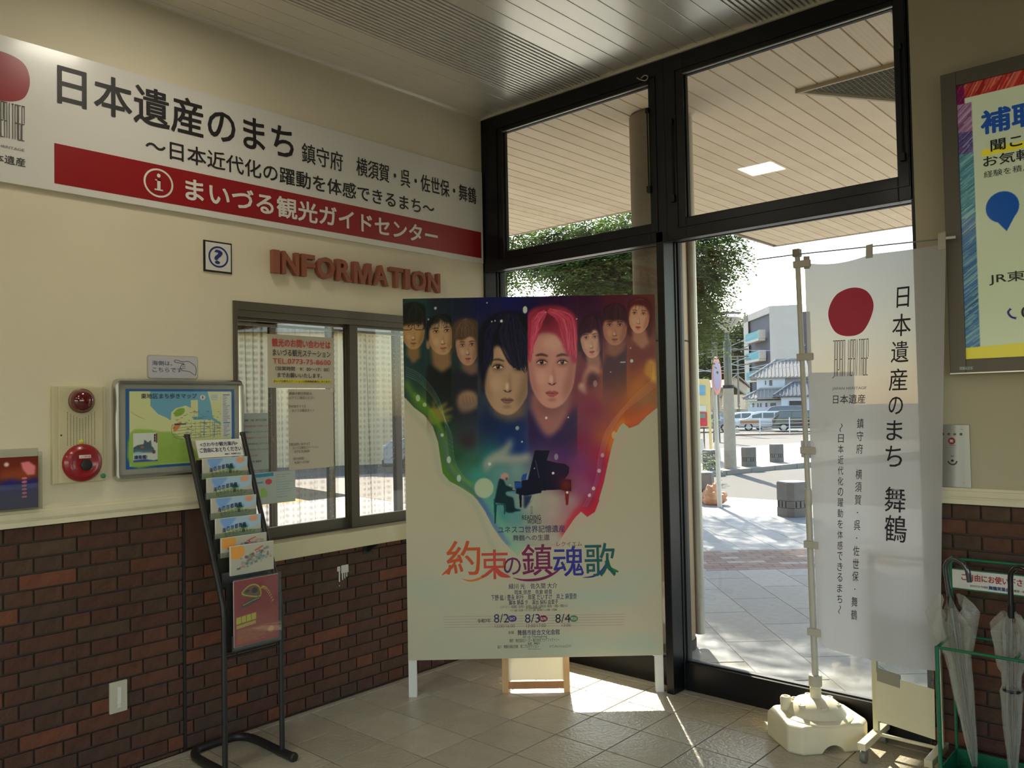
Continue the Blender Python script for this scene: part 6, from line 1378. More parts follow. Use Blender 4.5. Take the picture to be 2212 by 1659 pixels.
t = thing('soffit_grille', 'dark mesh grille in a pale triangular frame set into the porch soffit', 'grille', (2.6, 1.3, CZ-.03))
T3 = [V((1.775, 1.03, 0)), V((3.45, 1.03, 0)), V((2.64, 2.36, 0))]
mb = MB(); cen = (T3[0]+T3[1]+T3[2])/3
inn = [cen+(q-cen)*.955 for q in T3]
for i in range(3): j = (i+1) % 3; mb.prism([(T3[i].x, T3[i].y, CZ-.030), (T3[j].x, T3[j].y, CZ-.030), (inn[j].x, inn[j].y, CZ-.030), (inn[i].x, inn[i].y, CZ-.030)], (0, 0, .03))
mb.build('grille_frame', mat('pale_frame', (196, 180, 154), .6), t); MB().prism([(q.x, q.y, CZ-.012) for q in inn], (0, 0, .004)).build('grille_backing', mat('grille_back', (96, 90, 74), .9, var=.15, scale=12), t)
mb = MB(); y = 1.05
while y < 2.3:
    f_ = (y-1.03)/1.33; xa = 1.82+.84*f_; xb = 3.40-.78*f_; mb.box(xa, xb, y, y+.003, CZ-.018, CZ-.014); y += .028
x = 1.86
while x < 3.4:
    yt = 1.05+(x-1.82)*1.55 if x < 2.62 else 1.05+(3.42-x)*1.62
    if yt > 1.08: mb.box(x, x+.003, 1.05, min(yt, 2.3), CZ-.018, CZ-.014)
    x += .028
mb.build('wire_mesh', mat('wire_grey', (140, 134, 112), .6), t)['kind'] = 'stuff'

# round porch column and its steel cover strip
cd = at(1444, 1404)-CAM; cd.z = 0; cc = CAM+cd.normalized()*5.68; cc.z = 0
COLM = mat('column_concrete', (150, 134, 112), .75, var=.16, scale=5, stretch=(1, 1, .25), bump=.2, bscale=60)
t = thing('porch_column', 'round stained concrete porch column with a steel strip on its side', 'column', cc)
MB().lathe([(.180, 0), (.180, CZ-.02)], cc, 56).build('column_shaft', COLM, t, True); MB().lathe([(.187, 0), (.187, .06), (.181, .065)], cc, 56).build('column_foot', MORT, t, True)
rd = V((math.cos(YAW-.10), math.sin(YAW-.10), 0)); tv = V((-rd.y, rd.x, 0))
mb = MB()
for k in range(9):
    a = -.75+k*.10; d_ = rd*math.cos(a)+tv*math.sin(a); a2 = a+.10; d2 = rd*math.cos(a2)+tv*math.sin(a2)
    mb.add([cc+d_*.184+V((0, 0, .1)), cc+d2*.184+V((0, 0, .1)), cc+d2*.184+V((0, 0, CZ-.03)), cc+d_*.184+V((0, 0, CZ-.03))], [(0, 1, 2, 3)])
mb.build('steel_strip', mat('tan_cladding', (168, 144, 114), .4, .5, var=.12, scale=8, stretch=(1, 1, .1)), t, True); d_ = rd*math.cos(-.76)+tv*math.sin(-.76)
mb = MB().tube([cc+d_*.186+V((0, 0, .1)), cc+d_*.186+V((0, 0, CZ-.03))], .007, 8); mb.build('dark_seam', GASK, t); MB().lathe([(.1865, 2.035), (.1865, 2.045)], cc, 48).build('band', GASK, t, True)
MB().tube([cc+rd*.215+tv*.02+V((0, 0, .08)), cc+rd*.215+tv*.02+V((0, 0, CZ-.02))], .034, 20).build('downpipe', mat('pale_pipe', (206, 204, 196), .35, .5), t, True)
# brick pier outside at the left end of the glazing
t = thing('outer_pier', 'narrow brown tiled pier just outside the left glass edge', 'pier', (-.30, .46, 0)); MB().box(-.6, -.100, .26, .33, 0, CZ-.01).build('pier_body', mat('brown_tile', (112, 78, 62), .7, var=.2, scale=20), t)

# ---- bollards
BOL = mat('bollard_stone', (122, 118, 114), .85, var=.07, scale=14, bump=.3, bscale=80); SLOT = mat('bollard_slot', (30, 28, 26), .9)
def bollard(P, label, w_=.33, h=.48, yaw=0.):
    t = thing('bollard', label, 'bollard', (0, 0, 0), 'grey block bollards along the kerbs'); c = .07; a = w_/2
    O8 = [(-a+c, -a), (a-c, -a), (a, -a+c), (a, a-c), (a-c, a), (-a+c, a), (-a, a-c), (-a, -a+c)]
    MB().prism([(x, y, 0) for x, y in O8], (0, 0, h*.26)).build('lower_block', BOL, t, bevel=.004); MB().prism([(x*.97, y*.97, h*.27) for x, y in O8], (0, 0, h*.20)).build('slotted_block', BOL, t)
    MB().prism([(x, y, h*.48) for x, y in O8], (0, 0, h*.52)).build('upper_block', BOL, t, bevel=.004); MB().prism([(x*.92, y*.92, h) for x, y in O8], (0, 0, .012)).build('cap_plate', mat('bollard_cap', (150, 158, 170), .5), t)
    mb = MB()
    for k in range(4):
        ca, sa = math.cos(k*PI/2), math.sin(k*PI/2)
        for u in (-.075, .0, .075):
            for (du, dn) in [(-.011, a*.97-.003), ]:
                pts = [(u-.011, a*.97+.0015), (u+.011, a*.97+.0015), (u+.011, a*.97-.006), (u-.011, a*.97-.006)]
                mb.prism([(x*ca-y*sa, x*sa+y*ca, h*.28) for x, y in pts], (0, 0, h*.18))
    mb.build('slots', SLOT, t); t.location = P; t.rotation_euler = (0, 0, yaw); return t
ky = math.radians(62)
bollard(V((-1.07, 7.42, 0)), 'nearest grey stone bollard, beside the banner pole', yaw=ky, w_=.36)
bollard(V((-2.98, 8.30, 0)), 'grey stone bollard behind the orange rubbish bag', yaw=ky-.2)
for px, lb in (((1535, 1014.7), 'grey stone bollard left of the street lamp foot'), ((1618, 1006.8), 'grey stone bollard just right of the street lamp foot'), ((1678, 997.8), 'grey stone bollard midway between street lamp and banner pole'), ((1745, 987), 'grey stone bollard showing behind the banner pole')):
    bollard(at(*px), lb, yaw=ky+.1)
# ---- no parking sign, rubbish bag
SPW = mat('pole_white', (222, 220, 208), .5, var=.05, scale=8)
Ps = at(1555, 1096); t = thing('no_parking_sign', 'white pole with round blue and red sign seen edge on', 'road sign', Ps)
MB().tube([Ps, Ps+V((-.02, 0, 1.0)), Ps+V((-.045, 0, 2.32))], [.038, .034, .032], 14).build('post', SPW, t, True)
sd = (V((CAM.x, CAM.y, 0))-Ps).normalized(); sd = Matrix.Rotation(math.radians(76), 3, 'Z') @ V((sd.x, sd.y, 0)).normalized(); sc = Ps+V((-.045, 0, 2.06))+sd*.04; s2 = V((-sd.y, sd.x, 0))
def disc(c, nrm, side, r, d0, d1, n=36):
    return MB().prism([c+nrm*d0+side*r*math.cos(a)+V((0, 0, 1))*r*math.sin(a) for a in np.linspace(0, 2*PI, n, endpoint=False)], nrm*(d1-d0))
disc(sc, sd, s2, .30, 0, .008).build('sign_plate', ALU, t); disc(sc, sd, s2, .298, .008, .010).build('red_face', mat('road_red', (196, 50, 60), .4), t); disc(sc, sd, s2, .235, .010, .012).build('blue_face', mat('road_blue', (50, 70, 170), .4), t)
disc(sc, -sd, s2, .30, .0, .002).build('rear_face', mat('sign_rear', (150, 140, 190), .5), t)
Pb = at(1541, 1090); t = thing('rubbish_bag', 'knotted orange mesh rubbish bag lying at the foot of the white sign pole', 'rubbish bag', Pb)
bm = bmesh.new(); bmesh.ops.create_icosphere(bm, subdivisions=4, radius=1)
for q in bm.verts:
    c = q.co.copy(); r = 1+.10*math.sin(c.x*9+c.y*4)+.07*math.sin(c.z*11+c.x*6)+.05*math.sin(c.y*17); q.co = V((c.x*.22*r, c.y*.18*r, max(-.02, (c.z*.5+.45)*.26*r)))
    if c.z > .8: q.co.z += (c.z-.8)*.45; q.co.x *= .8
me = bpy.data.meshes.new('bag'); bm.to_mesh(me); bm.free(); me.transform(Matrix.Translation(Pb)); fin('bag_body', me, mat('orange_bag', (226, 176, 140), .6, var=.2, scale=25, trans=.25), t, smooth=True)
MB().tube([Pb+V((0, 0, .27)), Pb+V((.01, 0, .30)), Pb+V((.03, 0, .33))], [.03, .012, .035], 10).build('bag_knot', mat('orange_tie', (230, 120, 60), .6), t, True)
# ---- street lamp
Pl = at(1578, 1012); t = thing('street_lamp', 'street lamp with concrete foot, steel mast and wide cone shade', 'street lamp', Pl)
mtop = 3.35
MB().lathe([(.155, 0), (.13, 2.0)], Pl, 20).build('concrete_foot', mat('lamp_concrete', (176, 166, 150), .85, var=.08, scale=8), t, True); MB().lathe([(.135, 2.0), (.135, 2.08)], Pl, 20).build('band', GASK, t, True)
MB().lathe([(.10, 2.08), (.095, 3.15), (.06, 3.2), (.05, 3.42)], Pl, 20).build('steel_mast', mat('lamp_steel', (110, 106, 96), .4, .7), t, True)
MB().lathe([(.05, 3.40), (.33, 3.72), (.345, 3.76), (.30, 3.79), (.03, 3.84)], Pl, 32).build('cone_shade', mat('lamp_shade', (196, 192, 182), .4, .3), t, True)
for a in (.5, 1.6, 2.6, 3.7, 4.8, 5.9): MB().tube([Pl+V((.05*math.cos(a), .05*math.sin(a), 3.42)), Pl+V((.32*math.cos(a), .32*math.sin(a), 3.72))], .012, 6).build('shade_strut', mat('lamp_strut', (90, 80, 70), .5), t)
# ---- utility poles and wires
UP = mat('utility_pole', (120, 114, 104), .85)
polepts = []
def upole(px, ybase, ytop, d, label, r=.16, arm=True):
    P = dep(px, ybase, d); P.z = -.6; top = dep(px, ytop, d).z; t = thing('utility_pole', label, 'utility pole', P, 'utility poles over the street')
    MB().lathe([(r, 0), (r*.65, top+.6)], P, 12).build('pole_shaft', UP, t, True)
    if arm:
        for h_ in (.94, .86): 
            z = -.6+(top+.6)*h_; MB().obox(P+V((0, 0, z+.6))-_r0*1.5, _r0*3.0, V((0, 0, .12)), _u0.cross(_r0)*.1).build('cross_arm', UP, t)
            polepts.append((P+V((0, 0, z+.6+.1))-_r0*1.4, P+V((0, 0, z+.6+.1))+_r0*1.4))
    return P, top
upole(1548, 930, 660, 45, 'tall utility pole just left of the street lamp mast', .2); upole(1577, 930, 745, 60, 'utility pole right of the street lamp mast'); upole(1597, 915, 768, 93, 'thin far utility pole before the wooded hill', .14)
upole(1100, 950, 560, 70, 'utility pole far left beyond the trees')
# wires: one thing each
WM = mat('wire_dark', (90, 90, 96), .6); WL = mat('wire_pale', (190, 196, 200), .5)
for k, (a, b, d, m_) in enumerate([((1470, 752), (1628, 742), 44, WM), ((1470, 786), (1640, 800), 60, WL), ((1470, 800), (1720, 770), 60, WL), ((1470, 770), (1640, 716), 62, WL), ((1470, 806), (1640, 757), 62, WL), ((1560, 748), (1740, 745), 70, WL), ((1560, 783), (1740, 787), 70, WL)]):
    A, B = dep(*a, d), dep(*b, d+3); pts = [A+(B-A)*(i/10)-V((0, 0, .9*math.sin(PI*i/10)*.5)) for i in range(11)]
    o = MB().tube(pts, .022, 5).build('overhead_wire', m_, None); tag(o, ['dark level wire crossing at the height of the street lamp mast', 'pale wire sagging across the foot of the hill, upper one', 'pale wire running in front of the apartment block balconies', 'pale wire rising steeply to the right before the hill', 'lowest pale wire rising before the hill', 'pale wire crossing the apartment wall above the house roof', 'pale wire crossing the apartment wall just at the house roof'][k], 'wire', 'overhead wires')

# ---- generic vehicle
CG = mat('car_glass', (50, 62, 66), .08, coat=1.); TYRE = mat('tyre', (24, 24, 24), .85); RIM = mat('wheel_rim', (176, 176, 174), .35, .7)
def car(label, px, d, L, H, paint, kind='suv', flip=False, extra=None, yaw=0.):
    P = dep(px, 930, d); P.z = -.6 if P.y > 40 else gz(P)
    t = thing('car', label, 'car', (0, 0, 0)); s = 1
    W = 1.7; wb = H*.56; pf = {'suv': [(-.50, .30), (-.495, .62), (-.46, .66), (-.40, .98), (-.34, 1.0), (.12, 1.0), (.20, .96), (.32, .68), (.47, .60), (.50, .45), (.50, .26)],
       'sedan': [(-.50, .30), (-.495, .58), (-.44, .68), (-.34, .70), (-.24, .98), (-.14, 1.0), (.08, 1.0), (.16, .96), (.29, .70), (.46, .62), (.50, .5), (.50, .26)]}[kind]
    body = [(x, z) for x, z in pf]
    lower = []; 
    def sec(x, z, side):
        inset = 0 if z <= .66 else (z-.66)*.42; return (x*L, side*(W/2-inset*H*.35-.04*(abs(x) > .45)), z*H)
    outl = [(-.50, .22)]+body+[(.50, .22)]
    vs = [sec(x, z, -1) for x, z in outl]+[sec(x, z, 1) for x, z in outl]; n_ = len(outl)
    MB().add(vs, [tuple(range(n_-1, -1, -1)), tuple(range(n_, 2*n_))]+[(i, (i+1) % n_, n_+(i+1) % n_, n_+i) for i in range(n_)]).build('body', paint, t, bevel=.04)
    top = [q for q in body if q[1] >= .66]; xa, xb = top[0][0], top[-1][0]
    for side in (-1, 1):
        for (u0, u1) in ((.10, .36), (.39, .64), (.67, .90)):
            x0 = xa+(xb-xa)*u0; x1 = xa+(xb-xa)*u1
            zt = lambda x: np.interp(x, [q[0] for q in top], [q[1] for q in top])
            pts = [(x0, .67), (x1, .67), (x1-.0*L, max(.68, min(zt(x1)-.05, .93))), (x0, max(.68, min(zt(x0)-.05, .93)))]
            q4 = [V(sec(x, z, side))+V((0, side*.012, 0)) for x, z in pts]; MB().prism(q4, (0, side*.006, 0)).build('window', CG, t)
    for (i0, i1) in ((1, 3) if kind == 'suv' else (3, 4), (-4, -3)):
        a, b = body[i0], body[i1]; a2 = (a[0]+(b[0]-a[0])*.12, a[1]+(b[1]-a[1])*.12); b2 = (a[0]+(b[0]-a[0])*.88, a[1]+(b[1]-a[1])*.88)
        off_ = V((-.02 if i0 > 0 else .02, 0, .02)); q4 = [V(sec(*a2, -1))*1+V((0, .12, 0))+off_, V(sec(*a2, 1))+V((0, -.12, 0))+off_, V(sec(*b2, 1))+V((0, -.10, 0))+off_, V(sec(*b2, -1))+V((0, .10, 0))+off_]; MB().prism(q4, off_*.3).build('windscreen', CG, t)
    for x in (-.31*L, .31*L):
        for side in (-1, 1):
            w1 = MB().lathe([(.05, -.1), (.30, -.1), (.33, -.06), (.33, .06), (.30, .1), (.05, .1)], (x, side*(W/2-.09), .33), 24, 'Y').build('wheel', TYRE, t, True); MB().lathe([(.02, 0), (.20, 0), (.215, .01), (.215, .02), (.02, .02)], (x, side*(W/2-.0)+(0 if side > 0 else -.02), .33), 20, 'Y').build('rim', RIM, w1)
    for side in (-1, 1):
        MB().cbox(-.505*L, -.48*L, side*W*.38-.12, side*W*.38+.12, .48*H, .62*H, .01).build('tail_light', mat('tail_red', (200, 60, 60), .3), t); MB().cbox(.475*L, .505*L, side*W*.38-.13, side*W*.38+.13, .44*H, .55*H, .01).build('head_light', mat('lamp_clear', (220, 226, 230), .15), t)
    MB().cbox(-.51*L, .51*L, -W/2+.05, W/2-.05, .18*H, .30*H, .02).build('bumper_skirt', mat('dark_trim', (50, 50, 52), .6), t)
    if extra: extra(t, L, W, H)
    a = math.atan2((CAM-P).y, (CAM-P).x)+PI/2 + (PI if flip else 0)+yaw
    t.location = P; t.rotation_euler = (0, 0, a)
    return t
PWH = mat('car_white', (226, 228, 230), .2, coat=1.); PBK = mat('car_black', (34, 36, 42), .15, coat=1.); PSL = mat('car_silver', (150, 164, 180), .25, .4, coat=1.); PNV = mat('car_navy', (46, 56, 78), .2, coat=1.)
car('dark sport utility car at the right end of the parked row, beside the banner', 1733, 63.5, 4.3, 1.62, PBK, 'suv', False)
def taxi_extra(t, L, W, H):
    MB().box(.10*L-.9, .10*L+.0, -W/2-.03, -W/2-.01, .36*H, .56*H).build('door_panel_sign', mat('wood_sign', (190, 130, 90), .6), t)
    MB().box(-.9, .7, -.6, .6, H, H+.05).build('roof_rack', mat('dark_trim', (50, 50, 52), .6), t)
car('white estate car with an orange brown side panel, in the middle of the row', 1654, 66.5, 4.2, 1.55, PWH, 'suv', True, lambda t, L, W, H: MB().box(.12*L, .46*L, W/2+.01, W/2+.03, .36*H, .56*H).build('side_panel', mat('wood_sign', (196, 136, 96), .6), t))
car('white hatchback car partly behind the white estate', 1606, 70, 4.1, 1.5, PWH, 'sedan', True)
car('dark blue car behind the white estate, only its roof showing', 1690, 73.5, 4.6, 1.95, PNV, 'suv', True)
car('silver blue car left of the street lamp foot', 1528, 66, 4.4, 1.55, PSL, 'sedan', False)
# car park fence
FW = mat('fence_white', (226, 228, 226), .4); f0, f1 = dep(1578, 937, 57), dep(1770, 934, 57); f0.z = f1.z = -.55; fd = (f1-f0).normalized()
t = thing('car_park_fence', 'low white tube fence in front of the parked cars', 'fence', (f0+f1)/2)
L_ = (f1-f0).length
for k in range(4): P = f0+fd*(L_*k/3); MB().tube([P, P+V((0, 0, 1.15))], .04, 8).build('post', FW, t, True)
for z in (.25, .5, .75, 1.0): MB().tube([f0+V((0, 0, z)), f1+V((0, 0, z))], .016, 6).build('rail', FW, t)
tag(MB().obox(f0+V((0, 0, -.1)), fd*L_, _f*.2, (0, 0, .14)).build('fence_kerb', mat('brown_kerb', (120, 90, 76), .8), None), kind='structure')
# information kiosk left of the sign pole
Pk = dep(1519, 985, 24); Pk.z = 0; ku = _r0; kn = V((_r0.y, -_r0.x, 0)); t = thing('information_board', 'yellow and blue information board with a red lower panel, left of the white sign pole', 'information board', Pk)
for s in (-.22, .22): MB().obox(Pk+ku*s-ku*.03, ku*.06, kn*.06, (0, 0, 2.25)).build('post', mat('board_yellow', (220, 196, 130), .6), t)
bz_ = lambda y: dep(1519, y, 24).z
def kp(x0, x1, y0, y1, c, nm, d=.07): MB().obox(dep(x0, 900, 24).lerp(dep(x0, 900, 24), 0)*1+V((0, 0, bz_(y1)-dep(x0, 900, 24).z))+kn*d, (dep(x1, 900, 24)-dep(x0, 900, 24)), kn*.02, (0, 0, bz_(y0)-bz_(y1))).build(nm, mat('kiosk_'+nm, c, .6), t)
kp(1500, 1534, 818, 922, (222, 200, 140), 'board_panel', .04); kp(1504, 1523, 832, 853, (110, 170, 200), 'blue_field'); kp(1504, 1524, 876, 888, (214, 214, 208), 'white_notice'); kp(1505, 1526, 890, 920, (200, 60, 70), 'red_notice'); kp(1508, 1522, 893, 903, (110, 140, 120), 'small_picture', .095)
for px, s in ((1516, 1.), (1549, 1.15)):
    Pc = dep(px, 970, 23); Pc.z = 0; o = MB().lathe([(.17, 0), (.17, .03), (.12, .03), (.05, .62*s), (.03, .66*s)], Pc, 16).build('white_cone', mat('cone_white', (224, 220, 206), .6), None, True); tag(o, 'white traffic cone %s the white sign pole' % ('left of' if px < 1530 else 'just behind'), 'traffic cone')

# ---- houses and apartment block, built at their distances
def frame_at(px, d, zb=-.6):
    P = dep(px, 870, d); P.z = zb; R_ = V((_r.x, _r.y, 0)).normalized(); dx = ray(px, 870); dx = V((dx.x, dx.y, 0)).normalized(); X = V((dx.y, -dx.x, 0)); return P, X, dx
WCR = mat('house_cream', (226, 206, 180), .8, var=.03, scale=1); WBL = mat('house_white', (206, 212, 222), .8, var=.03, scale=1); ROOFT = mat('roof_tile_grey', (108, 110, 118), .95, var=.1, scale=8); ROOFB = mat('roof_tile_pale', (150, 144, 138), .95, var=.14, scale=6); DGL = mat('house_window', (70, 82, 96), .2)
class LF:       # local frame builder, metres from px at distance
    def __init__(s, px, d): s.P, s.X, s.Y = frame_at(px, d); s.d = d; s.px = px
    def p(s, x, y, z): return s.P+s.X*x+s.Y*y+V((0, 0, z))
    def bx(s, x0, x1, y0, y1, z0, z1): return MB().obox(s.p(x0, y0, z0), s.X*(x1-x0), s.Y*(y1-y0), (0, 0, z1-z0))
def hip(F, x0, x1, y0, y1, z0, zr, il, ir, ov=.3, th=.1):
    x0, x1, y0, y1 = x0-ov, x1+ov, y0-ov, y1+ov; ym = (y0+y1)/2; a, b, c, d, e, f = [F.p(*q) for q in ((x0, y0, z0), (x1, y0, z0), (x1, y1, z0), (x0, y1, z0), (x0+il, ym, zr), (x1-ir, ym, zr))]
    mb = MB().add([a, b, c, d, e, f]+[q-V((0, 0, th)) for q in (a, b, c, d)], [(0, 1, 5, 4), (1, 2, 5), (2, 3, 4, 5), (3, 0, 4), (6, 9, 8, 7), (0, 6, 7, 1), (1, 7, 8, 2), (2, 8, 9, 3), (3, 9, 6, 0)])
    n_ = int((x1-x0)/.36); ht = V((0, 0, .07))
    for k in range(n_+1):        # rows of half-round tiles running down the front slope
        u = (k+.5)/(n_+1); lo_ = a.lerp(b, u); X_ = (x1-x0)*u
        t_ = min(1, X_/max(il, 1e-3), (x1-x0-X_)/max(ir, 1e-3)); hi_ = F.p(x0+X_, y0+(ym-y0)*t_, z0+(zr-z0)*t_)
        mb.obox(lo_, F.X*.13, hi_-lo_, ht)
    mb.tube([e+ht, f+ht], .14, 6).tube([a+ht, e+ht], .1, 6).tube([b+ht, f+ht], .1, 6); return mb
def gable(F, x0, x1, y0, y1, z0, zr, ov=.3, th=.12, ridge='x'):
    if ridge == 'x':
        ym = (y0+y1)/2; mb = MB()
        mb.prism([F.p(x0-ov, y0-ov, z0-.1), F.p(x0-ov, ym, zr), F.p(x0-ov, ym, zr+th), F.p(x0-ov, y0-ov, z0-.1+th)], F.X*(x1-x0+2*ov)); mb.prism([F.p(x0-ov, y1+ov, z0-.1), F.p(x0-ov, ym, zr), F.p(x0-ov, ym, zr+th), F.p(x0-ov, y1+ov, z0-.1+th)], F.X*(x1-x0+2*ov)); return mb
    xm = (x0+x1)/2; mb = MB()
    for xx in (x0-ov, x1+ov): mb.prism([F.p(xx, y0-ov, z0-.1), F.p(xm, y0-ov, zr), F.p(xm, y0-ov, zr+th), F.p(xx, y0-ov, z0-.1+th)], F.Y*(y1-y0+2*ov))
    return mb
k80 = 80/1782.
F = LF(1660, 82); z_ = lambda y, d=80: 1.616+(871.5-y)/1782*d+.6
t = thing('two_storey_house', 'white and pale blue two storey house with grey tiled roofs behind the parked cars', 'house', F.P)
F.bx(-24*k80, 36*k80, 0, 7, 0, z_(815)).build('upper_wall', WBL, t); F.bx(30*k80, 78*k80, 1.2, 8, 0, z_(800)).build('right_wing_wall', WBL, t); F.bx(-43*k80, 32*k80, -2.0, 0, 0, z_(866)).build('lower_wall', WBL, t)
hip(F, -30*k80, 78*k80, 0, 7, z_(815), z_(775), 2.6, .2, .4).build('upper_roof', ROOFB, t); hip(F, -48*k80, 30*k80, -2.6, 1.4, z_(861), z_(842), 1.6, .1, .2).build('lower_roof', ROOFB, t)
F.bx(26*k80, 90*k80, -3.2, 1, 0, z_(860)).build('garage_wall', WBL, t); hip(F, 16*k80, 92*k80, -3.4, 1.6, z_(857), z_(828), 1.9, .2, .25).build('garage_roof', ROOFT, t); F.bx(42*k80, 74*k80, -3.3, -3.2, 0, z_(868)).build('garage_opening', mat('garage_dark', (52, 50, 58), .8), t)
for (a, b, c, d_) in [(-7, -3, 821, 832), (2, 10, 820, 834)]:
    w_ = F.bx(a*k80, b*k80, -.04, .02, z_(d_), z_(c)).build('window', WHITE, t); F.bx((a+.6)*k80, (b-.6)*k80, -.07, -.04, z_(d_-.8), z_(c+.8)).build('pane', DGL, w_)
for (a, b) in [(-34, -29), (-24, -20), (-18, -14), (-7, -2), (3, 16)]:
    w_ = F.bx(a*k80, b*k80, -2.05, -1.98, z_(881), z_(870)).build('window', WHITE, t); F.bx((a+.5)*k80, (b-.5)*k80, -2.08, -2.05, z_(880), z_(871)).build('pane', DGL, w_)
k95 = 95/1782.; F = LF(1590, 102); z9 = lambda y: 1.616+(872-y)/1782*95+.6
t = thing('gabled_house', 'beige gabled house left of the white house, low brown roof in front', 'house', F.P)
F.bx(-56*k95, 26*k95, 0, 8, 0, z9(832)).build('wall', WCR, t); MB().prism([F.p(-20*k95, -.02, z9(832)), F.p(26*k95, -.02, z9(834)), F.p(-4*k95, -.02, z9(808))], F.Y*.2).build('gable_wall', WCR, t)
gable(F, -22*k95, 28*k95, -.5, 8, z9(833), z9(807), .25, .2, 'y').build('main_roof', ROOFB, t); gable(F, -58*k95, -14*k95, -1.5, 6, z9(836), z9(818), .2, .2).build('side_roof', ROOFB, t); F.bx(-30*k95, 20*k95, -4, 0, 0, z9(852)).build('front_wall', WCR, t); gable(F, -32*k95, 22*k95, -4.3, .5, z9(856), z9(832), .2, .2, 'y').build('front_roof', ROOFB, t)
w_ = F.bx(-46*k95, -40*k95, -.06, .0, z9(848), z9(838)).build('window', WHITE, t); F.bx(-45.4*k95, -40.6*k95, -.09, -.06, z9(847.4), z9(838.6)).build('pane', DGL, w_); F.bx(-58*k95, 60*k95, -9, -8.8, 0, 1.6).build('garden_wall', CONC, t)
# apartment block
AD = 115; F = LF(1667, AD); kA = AD/1782.; zA = lambda y: 1.616+(871-y)/1782*AD+.6
ACON = mat('apartment_concrete', (196, 188, 180), .85, var=.05, scale=.5); ADK2 = mat('apartment_dark', (84, 88, 102), .8); BLG = mat('balcony_glass', (84, 160, 172), .6, spec=.2)
t = thing('apartment_block', 'grey concrete apartment block with blue glass balconies, behind the houses', 'building', F.P)
top = zA(661); dl = 6.5
MB().obox(F.p(0, 0, 0), F.X*(4.4), F.Y*12, (0, 0, top)).build('concrete_wall', ACON, t)
LX = -54*kA*1.12; LV = F.X*LX+F.Y*13.5                       # left face recedes
MB().prism([F.p(0, 0, 0)+LV*1.0, F.p(0, 0, 0)+LV*.80, F.p(0, 0, 0)+LV*.80+F.Y*6, F.p(0, 0, 0)+LV+F.Y*6], (0, 0, top)).build('side_wall', ACON, t)
MB().prism([F.p(0, 0, top-1.0), F.p(0, 0, top-1.0)+LV, F.p(0, 0, top-1.0)+LV+F.Y*6, F.p(0, 8, top-1.0)], (0, 0, 1.0)).build('roof_slab', ACON, t)
MB().prism([F.p(.05, .9, 0), F.p(.05, .9, 0)+LV*.82, F.p(.05, 1.4, 0)+LV*.82, F.p(.3, 1.4, 0)], (0, 0, top-1)).build('recess_wall', ADK2, t)
for f_ in range(5):
    z0 = zA(733)-2.9*f_
    if z0 < 0.5: break
    b0 = F.p(0, 0, z0)+LV*.16; b1 = F.p(0, 0, z0)+LV*.66
    nv = V((LV.y, -LV.x, 0)).normalized(); nv = nv if nv.dot(CAM-F.P) > 0 else -nv
    MB().prism([b0, b1, b1+nv*1.0, b0+nv*1.0], (0, 0, .35)).build('balcony_slab', ACON, t); MB().prism([b0+nv*.95+V((0, 0, .35)), b1+nv*.95+V((0, 0, .35)), b1+nv*1.0+V((0, 0, .35)), b0+nv*1.0+V((0, 0, .35))], (0, 0, 1.1)).build('balcony_glass', BLG, t)
    MB().prism([b0+V((0, 0, .35)), b0+nv*1.0+V((0, 0, .35)), b0+nv*1.0-LV.normalized()*.15+V((0, 0, .35)), b0-LV.normalized()*.15+V((0, 0, .35))], (0, 0, 1.2)).build('balcony_side', ACON, t)
    MB().prism([b1+LV*-.08+nv*-.9+V((0, 0, .3)), b1+LV*-.02+nv*-.9+V((0, 0, .3)), b1+LV*-.02+nv*-.85+V((0, 0, .3)), b1+LV*-.08+nv*-.85+V((0, 0, .3))], (0, 0, 2.0)).build('window', DGL, t)
F2 = LF(1722, 136); t = thing('dark_block', 'dark grey building with small yellow lit windows behind the apartment block', 'building', F2.P)
zD = lambda y: 1.616+(870-y)/1782*125+.6
F2.bx(-.3, 2.4, 0, 9, 0, zD(657)).build('wall', mat('dark_brown_wall', (92, 84, 92), .8), t)
for y in (691, 736, 790): F2.bx(.55, 1.25, -.08, .0, zD(y+7), zD(y-7)).build('lit_window', mat('pale_window', (216, 224, 160), .4), t)
F2.bx(1.5, 9, 3, 9, 0, zD(800)).build('low_wing', WCR, t)
# far buildings for the view through office window and side steps
F = LF(700, 26); F.P.z = -.1
t = thing('beige_shop', 'plain warm beige building seen through the office window', 'building', F.P)
F.bx(-7, 9, 0, 8, 0, 4.2).build('wall', mat('shop_beige', (244, 222, 178), .85, var=.03, scale=1), t); F.bx(-7.2, 9.2, -.3, 8, 4.2, 4.5).build('parapet', CONC, t); F.bx(4.2, 6.2, -.06, 0, 1.0, 2.4).build('window', DGL, t); F.bx(-4.2, -2.4, -.06, 0, 0, 2.3).build('door', mat('shop_door', (150, 150, 146), .5), t); F.bx(2.9, 3.7, -.05, 0, 2.4, 3.0).build('wall_sign', mat('shop_sign', (176, 182, 180), .6), t)  # warm pale wall colour makes up for the sun missing on this face
F = LF(560, 60)
t = thing('grey_tower', 'grey block with dark windows far behind the beige building', 'building', F.P)
F.bx(-8, 14, 0, 10, 0, 12).build('wall', ACON, t)
for i in range(5):
    for j in range(3): F.bx(-6+i*4, -4.2+i*4, -.1, 0, 2+j*3.3, 3.8+j*3.3).build('window', DGL, t)
Pq = dep(835, 900, 15); 
t = car('grey car seen through the office window behind the lace curtain', 1005, 22, 4.2, 1.5, PSL, 'sedan', True)
